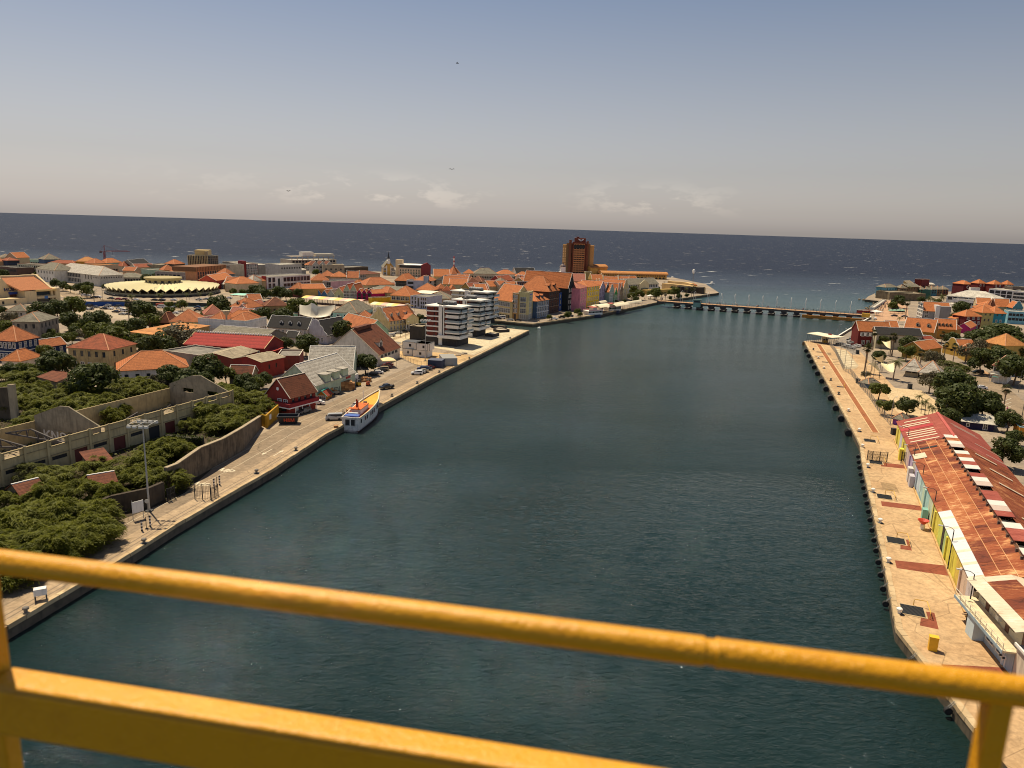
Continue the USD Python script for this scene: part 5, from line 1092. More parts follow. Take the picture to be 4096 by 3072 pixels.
def wall_run(name,label,cat,k,pl,tops,mat,th=2.2,z0=GZ,cap=None,group=None,steps=None):
 """A wall standing along ground points pl of crop k; tops: the picture's y of its top at each point, or one height."""
 g=[P(k,*q,z0)[:2]for q in pl]
 hs=[tops]*len(g)if np.isscalar(tops)else[height_at(k,q[0],y,p)-z0 for q,y,p in zip(pl,tops,g)]
 t=thing(name,label,cat,(*g[0],z0),0,group)
 mb=MB();cm=MB();g=[p-g[0]for p in g]
 for(a,ha),(b,hb)in zip(zip(g[:-1],hs[:-1]),zip(g[1:],hs[1:])):
  d=(b-a)/np.linalg.norm(b-a);n=np.array([-d[1],d[0]])*th
  v=[(*a,0),(*b,0),(*(b+n),0),(*(a+n),0),(*a,ha),(*b,hb),(*(b+n),hb),(*(a+n),ha)]
  mb.add(v,[[3,2,1,0],[4,5,6,7],[0,1,5,4],[1,2,6,5],[2,3,7,6],[3,0,4,7]])
  if cap:cm.bar((*(a+n/2),ha+.08),(*(b+n/2),hb+.08),th+.16,.16)
 part('wall',mb,mat,t)
 if cap:part('coping',cm,cap,t)
 return t
FORTM=plaster('#d2b078',.25,.12);FORT2=plaster('#a98b48',.25,.12)
wall_run('fort_wall','pale sandy fort wall with arches facing the harbour mouth','fort wall','e',[(1090,700),(1380,738),(1600,760),(1850,775)],[585,612,640,668],FORTM,6)
wall_run('fort_wall','dark sea corner of the fort wall at the harbour mouth','fort wall','e',[(1806,778),(1852,772)],[668,655],plaster('#4d4132',.4),14)
wall_run('fort_wall','upper sandy parapet wall of the fort with square openings','fort wall','e',[(1195,600),(1300,612),(1500,640),(1600,655)],[545,555,570,600],FORTM,4)
wall_run('fort_wall','ochre lower rampart behind the waterfront trees','fort wall','e',[(812,790),(1080,778),(1340,755)],[712,700,688],FORT2,5)
for i in range(5):
 q=P('e',1395+62*i,742+7*i);
 solo('arch_opening',MB().prism(Polygon([(q[0]-1.6,q[1]-.5),(q[0]+1.6,q[1]-.7),(q[0]+1.6,q[1]+2),(q[0]-1.6,q[1]+2)]),GZ+.02,GZ+5),DARK,'dark arched doorway in the sandy fort wall, number %s from the left'%('one','two','three','four','five')[i],'doorway')
B('fort_building','small orange-roofed house on top of the fort near the sea','e',(1590,640),(1718,642),6,roof='hip',rc='O',rh=1.6,wall='#b9965c',yt=618,cat='house')
bm=thing('beacon','white lantern-topped harbour light on a thin post at the fort','beacon',P('e',1645,560,2))
part('post',MB().tube([(0,0,-3),(0,0,9)],.5,8),STEEL,bm);part('lantern',MB().lathe([(.6,9),(1.5,9.6),(1.7,11.5),(1.2,13.2),(.2,14)],10),WHITE,bm)
TENT=plain('#e2d5b4',.6,var=.05)
def awning(label,k,p1,p2,p3,h=4.,rh=1.3,mat=None,n=4,group=None,name='terrace_awning',posts=3):
 """A vaulted awning: p1-p2 its front edge at height h, p3 a point of its back edge."""
 a,b,c=(P(k,*p,GZ+h)[:2]for p in(p1,p2,p3))
 d=b-a;L=np.linalg.norm(d);d/=L;nn=np.array([-d[1],d[0]]);D=max(2.5,(c-b)@nn)
 t=thing(name,label,'awning',(*a,GZ),math.atan2(d[1],d[0]),group)
 mb=MB()
 for s0,s1 in zip(np.linspace(0,1,9)[:-1],np.linspace(0,1,9)[1:]):
  z0,z1=h+rh*math.sin(math.pi*s0),h+rh*math.sin(math.pi*s1)
  mb.poly([(0,D*s0,z0),(L,D*s0,z0),(L,D*s1,z1),(0,D*s1,z1)])
  mb.poly([(0,D*s0,z0-.06),(L,D*s0,z0-.06),(L,D*s1,z1-.06),(0,D*s1,z1-.06)])
 part('canopy',mb,mat or TENT,t)
 for i in range(posts):
  for y in(.2,D-.2):part('post',MB().tube([(.2+(L-.4)*i/(posts-1),y,0),(.2+(L-.4)*i/(posts-1),y,h+.02)],.07,6),DARK,t)
 return t
awning('white vaulted awning nearest the pontoon bridge on the ferry quay','e',(500,955),(752,912),(735,895))
awning('white vaulted awning second from the pontoon bridge','e',(285,1000),(528,962),(500,935))
awning('white peaked awning behind the moored blue ferry','e',(0,1020),(180,1000),(180,968))
awning('white awning left of the blue ferry, before the yellow house','d',(1828,1045),(2030,1018),(1990,1000))
awning('small white awning in front of the lavender house','d',(1905,990),(1990,975),(1960,965))
awning('white awning just right of the blue ferry on the quay','d',(2090,1012),(2212,988),(2200,975))
#apartment blocks
STONE=plaster('#3b3836',.4,1.2)
def apartment(label,k,p1,p2,D,h,floors=6,brick='#6e3429',facing=None,dd=0):
 a,b=P(k,*p1,GZ+h)[:2],P(k,*p2,GZ+h)[:2]
 d=b-a;W=float(np.linalg.norm(d));d/=W
 t=thing('apartment_block',label,'apartment building',(*a,GZ),math.atan2(d[1],d[0]),'pair of white apartment blocks at the canal mouth' if 0 else None)
 BR=plaster(brick,.2,2.);WT=plaster('#ded8cb',.08)
 part('stone_base',MB().box(-.4,-.4,0,W+.4,D+.4,3.6),STONE,t)
 part('terrace_band',MB().box(W*.42,-1.8,3.61,W+2.6,-.41,4.9),WT,t)
 part('terrace_band',MB().box(W+.41,-.4,3.61,W+2.6,D+.5,4.9),WT,t)
 fh=(h-3.6)/floors
 for i in range(floors):
  z=3.61+fh*i
  part('floor_slab',MB().box(-.3,-.3,z,W+.3,D+.3,z+.62),WT,t)
  mb=MB();holes=[]
  for x0,x1 in((.23,.27),(.35,.375),(.395,.42)):holes.append((W*x0,.1,W*x1,fh-.9))
  for x0,x1 in((.70,.74),):holes.append((W*x0,.1,W*x1,fh-.75))
  pierced(mb,(0,0,z+.621),(1,0,0),W*.68,fh-.63,[q for q in holes if q[2]<W*.68])
  part('brick_wall',mb,BR,t)
  [part('glazing',MB().box(*q_),GLASS,t)for q_ in((W*.68,.02,z+.621,W-.02,.3,z+fh-.01),(.02,.02,z+.621,.1,D,z+fh-.01),(W-.3,.31,z+.621,W-.05,D,z+fh-.01))]
  for q in holes[:3]:part('window',MB().poly([(q[0],.13,z+.72),(q[2],.13,z+.72),(q[2],.13,z+fh-.3),(q[0],.13,z+fh-.3)]),GLASS,t)
  off=.8*((i+1)%2)
  part('balcony',MB().box(W*.68,-2.2+off,z+.1,W+2.2-off,-.31,z+.62),WT,t)
  part('balcony',MB().box(W+.31,-.3,z+.1,W+2.8-off,D*.42,z+.62),WT,t)
  part('balcony',MB().box(W+.31,D*.55,z+.1,W+3.4-off,D,z+.62),WT,t)
  for(x0,y0,x1,y1)in((W*.68,-2.2+off,W+2.2-off,-2.12+off),(W+2.12-off,-2.1+off,W+2.2-off,-.31),(W+2.7-off,-.3,W+2.78-off,D*.42),(W+3.3-off,D*.55,W+3.38-off,D)):
   part('balcony_front',MB().box(x0,y0,z+.63,x1,y1,z+1.55),WT if i%2==0 else plain('#7f8a8c',.2),t)
 part('stair_shaft',MB().box(W*.42,-.75,.2,W*.535,-.301,h+.9),WT,t)
 part('stair_slot',MB().box(W*.535+.01,-.5,3.6,W*.565,-.303,h+.2),DARK,t);part('stair_fin',MB().box(W*.565+.01,-.7,3.6,W*.60,-.301,h+.9),WT,t)
 part('roof_slab',MB().box(-.8,-.8,h,W+2.4,D+.6,h+.5),WT,t)
 part('penthouse_roof',MB().box(W*.62,-1.8,h+.51,W+3.2,D*.8,h+.95),WT,t)
 part('roof_equipment',MB().box(W*.43,D*.3,h+.51,W*.82,D*.5,h+2.1),plain('#3e3f40',.6),t)
 for i in range(7):part('roof_fan',MB().box(W*(.44+.053*i),D*.28,h+2.11,W*(.475+.053*i),D*.52,h+2.7),plain('#b7b6b1',.5),t)
 for x,y in((.25,.4),(.12,.6)):part('roof_hatch',MB().box(W*x,D*y,h+.51,W*x+2.5,D*y+2,h+1.1),DARK,t)
 return t
ga=P('c',1612,1345)
h1=height_at('c',1598,868,ga)-GZ
t1=apartment('nearest white and brick-red apartment block at the canal mouth','c',(1604,866),(1985,896),11,h1)
ga2=ga+np.array([14.,27,0])
W2=20.;
g2=P('d',30,1330);g2b=P('d',370,1350)
t2b=apartment('middle white apartment block with staggered balconies behind the nearest one','c',(1942,790),(2235,812),10,h1)
t3b=apartment('rear white apartment block, only its top and balconies seen','c',(1921,676),(2330,708),12,h1,brick='#b9a98c')
B('stone_hall','dark stone-clad cube beside the nearest apartment block','c',(1388,1288),(1540,1300),9,roof='flat',rc='t',wall='#3f3b38',yt=1128,dirt=.4,trim='#cbb996',cat='building',base=None)
for i,q in enumerate((('lower left white container office with a door',1300,1488,1425,1500,2.9,0),('lower right white container office behind the two parked cars',1425,1505,1605,1520,2.9,0),('upper left white container office with a barred window',1297,1488,1478,1500,2.9,2.95),('upper right white container office projecting forward',1472,1510,1640,1522,2.9,2.95),('end white container office at the right of the stack',1610,1520,1685,1490,2.9,2.95))):
 a,b=P('c',q[1],q[2])[:2],P('c',q[3],q[4])[:2];d=b-a;W=np.linalg.norm(d);d/=W
 t=thing('container_office',q[0],'container',(*a,GZ+q[6]+.02),math.atan2(d[1],d[0]))
 CW=plain('#d3cfc5',.6)
 mb=MB();mb.box(0,0,0,W,6,q[5])
 part('body',mb,CW,t);part('frame',MB().box(-.08,-.08,q[5],W+.08,6.08,q[5]+.12).box(-.08,-.08,-.01,.08,-.005,q[5]).box(W-.08,-.08,-.01,W+.08,-.005,q[5]),plain('#3f3f3f',.6),t)
 part('window',MB().box(W*.45,-.04,1,W*.6,-.003,2.1),DARK,t)
CORR=lambda h:plain(h,.6)
for q in(('navy shipping container beside the row of parked cars',1612,694,1790,705,'#2b3145',5.0,2.9),('long grey container shed behind the navy container',1758,620,1800,676,'#9b9890',6,3.)):
 a,b=P('j',q[1],q[2])[:2],P('j',q[3],q[4])[:2];d=b-a;W=np.linalg.norm(d);d/=W
 L=q[6]if 'navy' in q[0]else 12
 t=thing('shipping_container',q[0],'container',(*a,GZ+.02),math.atan2(d[1],d[0]))
 mb=MB();n=28
 for i in range(n):mb.box(W*i/n,0 if i%2 else .04,.1,W*(i+1)/n,L,q[7])
 part('body',mb,CORR(q[5]),t);part('roof',MB().box(-.03,-.03,q[7]+.002,W+.03,L+.03,q[7]+.1),plain('#8d8a82' if 'grey' in q[0]else '#4d5160',.6),t)
for q in(('low dark stone planter left on the white plaza',545,1345,620,1362,7),('dark stone planter near the plaza steps',545,1418,622,1400,5),('long dark stone planter at the canal side of the plaza',520,1300,698,1312,3),('dark stone planter block at the canal corner',630,1345,698,1328,4)):
 a,b=P('d',q[1],q[2])[:2],P('d',q[3],q[4])[:2];d=b-a;W=np.linalg.norm(d);d/=W
 t=thing('stone_planter',q[0],'planter',(*a,GZ+.012),math.atan2(d[1],d[0]))
 part('wall',MB().box(0,0,0,W,.4,1.4).box(0,q[5]-.4,0,W,q[5],1.4).box(0,.41,0,.4,q[5]-.41,1.4).box(W-.4,.41,0,W,q[5]-.41,1.4),STONE,t);part('soil',MB().box(.41,.41,0,W-.41,q[5]-.41,1.2),CONC,t)
for i,q in enumerate(((2000,545),(2035,530),(2080,520))):
 p=P('j',*q);solo('stone_bench',MB().box(p[0]-1.2,p[1]-.5,GZ+.014,p[0]+1.2,p[1]+.5,GZ+.55),CONC,'pale stone slab bench on the white plaza, %s of three'%('left','middle','right')[i],'bench')
#round market hall with a folded concrete roof
c0=(P('a',1345,690)+P('b',882,700))/2;RM=np.linalg.norm(P('a',1345,690)-P('b',882,700))[()]/2*.98
RM=float(RM);hM=height_at('a',1880,665,c0-[0,RM,0])-GZ
mk=thing('market_hall','round market hall under a pale folded zigzag roof','market hall',(c0[0],c0[1],GZ))
N=40;mb=MB();CRM=plain('#d8cc9c',.7,var=.06)
for i in range(N):
 a0,a1,am=(2*math.pi*(i+s)/N for s in(0,1,.5))
 for A,Bb in((a0,am),(am,a1)):
  zA=hM+(1.1 if A==am else-1.0);zB=hM+(1.1 if Bb==am else-1.0)
  ro=lambda a,r:(r*math.cos(a),r*math.sin(a))
  rA,rB=RM*(1.02 if A==am else .985),RM*(1.02 if Bb==am else .985)
  iA,iB=(hM+2.6+(.35 if A==am else-.3)),(hM+2.6+(.35 if Bb==am else-.3))
  mb.poly([(*ro(A,rA),zA),(*ro(Bb,rB),zB),(*ro(Bb,RM*.3),iB),(*ro(A,RM*.3),iA)])
  mb.poly([(*ro(A,rA),zA-.3),(*ro(Bb,rB),zB-.3),(*ro(Bb,RM*.3),iB-.3),(*ro(A,RM*.3),iA-.3)])
  mb.poly([(*ro(A,rA),zA-.3),(*ro(Bb,rB),zB-.3),(*ro(Bb,rB),zB),(*ro(A,rA),zA)])
part('folded_roof',mb,CRM,mk)
DR=plaster('#a99a6e',.2);mb=MB().lathe([(RM*.31,hM-1),(RM*.31,hM+5.2),(RM*.34,hM+5.3),(RM*.34,hM+6.3),(0,hM+6.4)],40);part('drum',mb,DR,mk)
for i in range(16):
 a=2*math.pi*i/16;x,y=RM*.312*math.cos(a),RM*.312*math.sin(a)
 part('drum_window',MB().box(-.9,-.06,hM+2.9,.9,.06,hM+4.3).rot(a+math.pi/2),DARK,mk)
 mbp=None
for pr in list(mk.GetChildren()):
 if pr.GetName().startswith('drum_window'):
  i=int(pr.GetName()[-3:])if pr.GetName()!='drum_window' else 0
  a=2*math.pi*i/16;UsdGeom.Xformable(pr).AddTranslateOp().Set(Gf.Vec3d(RM*.313*math.cos(a),RM*.313*math.sin(a),0))
for i in range(N):
 a=2*math.pi*i/N
 part('column',MB().box(-.3,-.3,0,.3,.3,hM-1.05).rot(a),plaster('#c3b894',.15),mk)
for pr in list(mk.GetChildren()):
 if pr.GetName().startswith('column'):
  i=int(pr.GetName()[-3:])if pr.GetName()!='column' else 0
  a=2*math.pi*i/N;UsdGeom.Xformable(pr).AddTranslateOp().Set(Gf.Vec3d(RM*.93*math.cos(a),RM*.93*math.sin(a),0))
part('inner_wall',MB().lathe([(RM*.8,0),(RM*.8,hM-.6),(RM*.78,hM-.6)],48),plaster('#3b332a',.2),mk)
part('outer_wall',MB().lathe([(RM*1.0,0),(RM*1.0,2.4),(RM*.985,2.4)],48),plaster('#8d8468',.3),mk)
part('dark_base',MB().lathe([(RM*1.03,0),(RM*1.03,1.2),(RM*1.0+.02,1.2)],48),DARK,mk)
#bank with a big sloping roof
a,b=P('a',330,838)[:2],P('a',770,805)[:2];d=b-a;W=float(np.linalg.norm(d));d/=W
mc=thing('bank','beige bank with a huge sloping orange roof and MCB lettering','bank',(*a,GZ),math.atan2(d[1],d[0]))
BG=plaster('#d5bd90',.08,.1);hb=height_at('a',330,680,np.array([*a]))-GZ
part('front_wall',MB().box(0,0,0,W*.32,10,hb).box(W*.321,2.5,0,W*.86,10,hb).box(W*.861,0,0,W,10,hb+.8),BG,mc)
part('window_band',MB().box(W*.33,2.3,hb*.58,W*.85,2.49,hb*.86),GLASS,mc);part('window_band',MB().box(W*.33,2.3,hb*.05,W*.85,2.49,hb*.3),GLASS,mc)
part('balcony',MB().box(W*.325,-.2,hb*.34,W*.855,2.29,hb*.52),BG,mc);part('blue_panel',MB().box(W*.53,-.28,hb*.3,W*.63,-.21,hb*.54),plain('#38669a',.4),mc)
part('eave_box',MB().box(W*.3,-.5,hb*.92,W*.9,2.49,hb+.4),plaster('#dcb978',.1),mc)
x0,x1=-W*.12,W*.8
zt=hb+7.5;part('roof',MB().poly([(x0+W*.02,.2,hb+.5),(x1,.2,hb+.5),(x1-W*.08,17,zt),(x0-W*.22,17,zt)]).poly([(x0,.2,hb+.2),(x1,.2,hb+.2),(x1-W*.1,17,zt-.3),(x0-W*.24,17,zt-.3)]),tiles('#bf7a4e','#a8683f',grime=.1),mc)
part('left_wall',MB().wallprism(Polygon([(-W*.62,0),(0,0),(0,hb),(-W*.12,hb+.2),(-W*.36,zt+.4),(-W*.5,zt-.6),(-W*.66,hb*.7)]),9,10.5),BG,mc)
part('left_block',MB().box(-W*.75,-1,0,-.01,8.9,hb*.5),BG,mc)
part('right_fin',MB().wallprism(Polygon([(0,0),(20,0),(20,zt+1.2),(16,zt+1),(1,hb+1)]),0,1.2).rot(math.pi/2),BG,mc)
UsdGeom.Xformable(stage.GetPrimAtPath(str(mc.GetPath())+'/right_fin')).AddTranslateOp().Set(Gf.Vec3d(W*.82,.3,0))
part('back_wall',MB().box(-W*.34,17,0,W*.9,19,zt+.9),BG,mc)
part('blue_awning',MB().box(-W*.22,7.6,hb*.72,-.3,8.95,hb*.9),plain('#1e3a86',.5),mc);part('entrance_glass',MB().box(-W*.2,8.5,hb*.51,-.4,8.93,hb*.71),plain('#5a2f1f',.2),mc)
lm=meshkit.text_mesh('MCB',1.9,.15,True);v=np.array(lm.vertices);lb=MB().add(np.stack([v[:,0]-W*.34,8.98-v[:,2],v[:,1]+hb*.98],1),lm.faces);part('lettering',lb,plain('#1c2a55',.5),mc)
for x in(-.66,-.34):part('window',MB().box(W*x,-1.05,.8,W*x+1.2,-1.003,2.6),DARK,mc)
#long roofless warehouse
wa,wb=P('i',68,1278),P('h',1110,1548)
d=(wa-wb)[:2];d/=np.linalg.norm(d)
lo=wb[:2]-d*30;hi_=lo+d*((P('i',642,905)[:2]-lo)@d)
xg=float((P('h',1412,1500)[:2]-lo)@d)
Lw=float(np.linalg.norm(hi_-lo));hw=height_at('h',1100,1200,wb)-GZ;hw=max(7.0,min(9.,hw))
ru=thing('ruined_warehouse','long roofless beige warehouse with boarded doors, gables and fallen trusses','ruin',(*lo,GZ),math.atan2(d[1],d[0]))
BEW=plaster('#b8a478',.3,.5);nb=15;bw=Lw/nb
holes=[];doors_={1:'d',5:'r',7:'r',9:'d',10:'r',12:'d'}
for i in range(nb):
 x=i*bw
 if i%2==0 or i>11:holes.append((x+.9,hw*.80,x+bw-.9,hw*.95))
 if i in doors_:holes.append((x+bw*.2,.02,x+bw*.85,hw*.47))
 else:holes.append((x+bw*.15,hw*.33,x+bw*.85,hw*.45))
mb=MB();pierced(mb,(0,0,0),(1,0,0),Lw,hw,holes,.3);mb.poly([(0,.3,hw),(Lw,.3,hw),(Lw,0,hw),(0,0,hw)])
for seg in[(0,Lw)]:
 pass
pierced(mb,(Lw,.3,0),(-1,0,0),Lw,hw,[(Lw-h_[2],h_[1],Lw-h_[0],h_[3])for h_ in holes],0.0)
part('quay_wall_face',mb,BEW,ru)
for i in range(nb+1):part('pilaster',MB().box(i*bw-.25,-.22,0,i*bw+.25,-.003,hw+.25),BEW,ru)
for z in(.5,.78,.97):part('string_course',MB().box(0,-.12,hw*z,Lw,-.004,hw*z+.16),plaster('#8f8060',.3),ru)
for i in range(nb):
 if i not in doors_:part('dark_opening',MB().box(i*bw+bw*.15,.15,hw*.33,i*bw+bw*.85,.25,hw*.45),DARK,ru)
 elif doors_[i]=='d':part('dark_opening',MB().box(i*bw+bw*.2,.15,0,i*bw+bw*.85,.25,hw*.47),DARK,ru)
for i,k in doors_.items():
 if k=='r':part('door',MB().box(i*bw+bw*.2,.2,0,i*bw+bw*.85,.26,hw*.47),plain('#5c2318',.7,scale=3.),ru)
Dw=22.
part('back_wall',MB().box(0,Dw,0,Lw,Dw+.3,hw*.8),BEW,ru)
for x,op in((.0,0),(xg/Lw,1),(.985,2)):
 g=Polygon([(0.3,0),(Dw,0),(Dw,hw),(Dw/2+2,hw+3.4),(Dw/2-1,hw+3.6),(.3,hw)])
 if op==1:g=g.difference(sbox(9,0,14,4.2))
 if op==2:g=g.difference(sbox(4,hw*.72,8,hw*.9)).difference(sbox(13,hw*.72,17,hw*.9))
 if op==0:g=Polygon([(.3,0),(Dw,0),(Dw,hw*.8),(.3,hw)])
 m_=MB().wallprism(g,0,.35);m_.v=[np.stack([Lw*x-v[:,1],v[:,0],v[:,2]],1)for v in m_.v]
 part('cross_gable',m_,plaster('#8f836c',.4,.5),ru)
rg=random.Random(8)
TRM=plain('#4b4440',.8)
for i in range(4):
 mb=MB();x=Lw*(.06+.085*i);tl=rg.uniform(-2,2);top=hw+1.6-i*.5
 A0,B0,C0=(x,.6,hw-.2-.4*i),(x+tl*2,Dw-1,hw-1.4-.3*i),(x+tl,Dw/2,top)
 for p,q in((A0,B0),(A0,C0),(B0,C0)):mb.bar(p,q,.28)
 for s in(.2,.4,.6,.8):
  pb=np.array(A0)*(1-s)+np.array(B0)*s;pt=(np.array(A0)*(1-2*s)+np.array(C0)*2*s)if s<.5 else(np.array(C0)*(2-2*s)+np.array(B0)*(2*s-1))
  mb.bar(pb,pt,.18);mb.bar(pb,(pt+np.array(C0))/2,.14)
 part('roof_truss',mb,TRM,ru)
mb=MB()
for i in range(5):mb.bar((Lw*rg.uniform(.66,.78),6+2*i,2.),(Lw*rg.uniform(.7,.84),2+3*i,rg.uniform(1,hw)),.3)
part('fallen_beam',mb,TRM,ru)
mb=MB();rr=np.random.default_rng(4);n=900
cc=np.stack([rr.uniform(.5,Lw-.5,n),rr.uniform(1,Dw-.6,n),rr.uniform(.02,.5,n)],1);dr=rr.normal(0,1,(n,3));dr[:,2]*=.3;dr/=np.linalg.norm(dr,axis=1,keepdims=True)
v,f=leaf_quads(cc,dr,rr.normal(0,.3,(n,3))+[0,0,1],rr.uniform(.6,1.9,n),rr.uniform(.3,1.,n));part('rubble',MB().add(v,f),plaster('#a8977c',.4,1.),ru,kind='stuff')
part('rubble_floor',MB().box(.3,.4,.02,Lw-.3,Dw-.1,.3),plaster('#93836a',.4,.6),ru)
gm=meshkit.text_mesh('KNS',2.2,.02,True);v=np.array(gm.vertices);gb=MB().add(np.stack([np.full(len(v),xg-.37)-v[:,2],Dw-2.5-v[:,0]*1.3,v[:,1]+1.6],1),gm.faces);part('graffiti',gb,plain('#cfc8ba',.7),ru)
wall_run('ruined_wall','tall dark broken wall fragment at the left edge of the picture','ruin','h',[(-160,1010),(150,1040)],[640,625],plaster('#5b4e3c',.45),.8)
wall_run('ruined_wall','pale concrete pier of the broken wall at the left edge','ruin','h',[(140,1042),(218,1050)],[590,590],plaster('#a89678',.3),.8)
wall_run('stone_wall','long stained stone wall between the thorn trees and the quay road','stone wall','l',[(250,1560),(390,1478),(700,1310),(1000,1138),(1250,990),(1484,690)],[1235,1180,965,845,700,545],plaster('#6b5c48',.6,.5),.7,cap=plaster('#a8977a',.35))
wall_run('stone_wall','dark overgrown stretch of stone wall behind the light mast','stone wall','k',[(1060,1080),(1420,960),(1900,880),(2090,780)],[900,740,640,560],plaster('#4b4032',.5,.5),.7)
t=wall_run('yard_wall','ochre yellow yard wall with a white notice beside the dark red house','wall','i',[(1400,1110),(1476,1146),(1632,1012)],[975,985,850],plaster('#b4861e',.25),.4)
q0,q1=P('i',1476,1146),P('i',1632,1012);dd_=(q1-q0)/np.linalg.norm(q1-q0);nn_=np.array([dd_[1],-dd_[0],0]);o=q0-np.array([*P('i',1400,1110)[:2],GZ])
mb=MB();mb.poly([o+dd_*2.6+nn_*.03+[0,0,1.6],o+dd_*4.2+nn_*.03+[0,0,1.6],o+dd_*4.2+nn_*.03+[0,0,3.0],o+dd_*2.6+nn_*.03+[0,0,3.0]]);part('white_notice',mb,WHITE,t)
B('hut','yellow hut with a dark doorway and a rusty roof among the thorn trees','k',(1152,600),(1470,545),5,2.9,'gx','b',1.2,'#a58a48','e',trim='n',cat='hut',wins=[('F',1,1,3,2.2,'d',.35,.75,0,.85)])
B('hut','collapsed tile-roofed hut among the thorn trees at the lower left','k',(250,720),(560,640),5,3.2,'gx','b',1.4,'#6b5f4a','e',trim='n',cat='hut')
B('hut','brown roof of a shed between the warehouse and the thorn trees','k',(1140,330),(1400,280),5,3.,'mono','b',1.2,'#7d6a4a','e',trim='n',cat='hut')
B('hut','ruined shed with a broken brown roof among trees, left','h',(705,560),(920,470),5,3.5,'mono','b',1.4,'#8b7b62','e',cat='ruin')
ht=9.5;q={n_:P('c',x,y,GZ+z)for n_,x,y,z in(('lh',-6,848,10),('rh',448,850,10),('lf',-6,968,5.5),('rf',382,986,4.5),('pk',136,840,11),('mid',150,928,6.2))}
tt=thing('tensile_tent','big white tensile tent with pointed corners among trees','tent',(q['mid'][0],q['mid'][1],GZ));mb=MB();o=np.array([q['mid'][0],q['mid'][1],GZ]);nG=12
corners=[q['lf'],q['rf'],q['rh'],q['lh']]
for i in range(nG):
 for j in range(nG):
  def pt(u,v):
   p=corners[0]*(1-u)*(1-v)+corners[1]*u*(1-v)+corners[2]*u*v+corners[3]*(1-u)*v
   sag=-3.2*math.sin(math.pi*u)*(1-v*.2)*math.sin(math.pi*(.15+.7*v))+2.2*v*math.exp(-((u-.36)/.1)**2)
   return p+[0,0,sag]-o
  u,v=i/nG,j/nG;e=1/nG
  mb.poly([pt(u,v),pt(u+e,v),pt(u+e,v+e),pt(u,v+e)])
part('membrane',mb,plain('#ded4bb',.6,var=.05),tt,smooth=True)
for c_ in(corners[0],corners[1],corners[2],corners[3]):part('mast',MB().tube([(*(c_-o)[:2],0),c_-o],.15,6),STEEL,tt)
part('stage_wall',MB().box(-9,4,0,9,5,5),plain('#4b3628',.7),tt)
AW=[plain('#e0b954',.6),plain('#d9a08a',.6),plain('#e0cf9c',.6)]
for i in range(11):
 x0=12+68*i;f=lambda x:755+(x-12)*.075
 awning('%s market awning over the canal stalls, %s from the left'%(('yellow','salmon','cream')[i%3],('first','second','third','fourth','fifth','sixth','seventh','eighth','ninth','tenth','eleventh')[i]),'c',(x0,f(x0)+8),(x0+68,f(x0+68)+8),(x0+72,f(x0)-14),3.6,1.2,AW[i%3],name='market_awning')
for i in range(7):
 x0=880+66*i;f=lambda x:838+(x-880)*.085
 awning('%s market awning before the mustard shop, %s from the left'%(('cream','yellow','salmon')[i%3],('first','second','third','fourth','fifth','sixth','seventh')[i]),'c',(x0,f(x0)+6),(x0+66,f(x0+66)+6),(x0+72,f(x0)-14),3.6,1.2,AW[(i+2)%3],name='market_awning')
awning('cream shade sail roof behind the mustard shop','c',(1430,695),(1655,712),(1640,672),8.,.8)
t=awning('aqua green canopy on thick posts beside the round market','b',(1008,722),(1190,732),(1232,708),8.5,.25,plain('#8fc7b0',.5),name='street_canopy',posts=2)
cr=P('a',1332,345);crn=thing('tower_crane','red tower crane standing above orange roofs on the skyline','crane',(cr[0],cr[1],GZ));RD=plain('#8c2f2c',.5)
hz=height_at('a',1322,182,cr)-GZ
mb=MB()
for sx in(-1,1):
 for sy in(-1,1):mb.bar((sx*.8,sy*.8,0),(sx*.8,sy*.8,hz),.35)
for i in range(int(hz/2.5)):mb.bar((-.8 if i%2 else .8,-.8,i*2.5),(.8 if i%2 else-.8,-.8,i*2.5+2.5),.2);mb.bar((-.8,.8 if i%2 else-.8,i*2.5),(-.8,-.8 if i%2 else .8,i*2.5+2.5),.2)
part('mast',mb,RD,crn)
mb=MB();mb.bar((-5,0,hz+.5),(26,4,hz+.9),.45);mb.bar((2,.3,hz+2),(24,3.7,hz+1.6),.25)
for i in range(10):mb.bar((2+2.2*i,.3+.34*i,hz+.6),(3.1+2.2*i,.5+.34*i,hz+2),.18)
part('jib',mb,RD,crn);part('apex',MB().bar((0,0,hz),(.4,0,hz+7),.5).bar((.4,0,hz+7),(15,2.3,hz+1.8),.12).bar((.4,0,hz+7),(-4.5,0,hz+.8),.12),RD,crn)
part('counterweight',MB().box(-5,-.8,hz-1.2,-3,.8,hz+.5),plain('#5b4a45',.7),crn);part('hook',MB().bar((8,1.2,hz+.5),(8,1.2,hz-3),.18),DARK,crn)
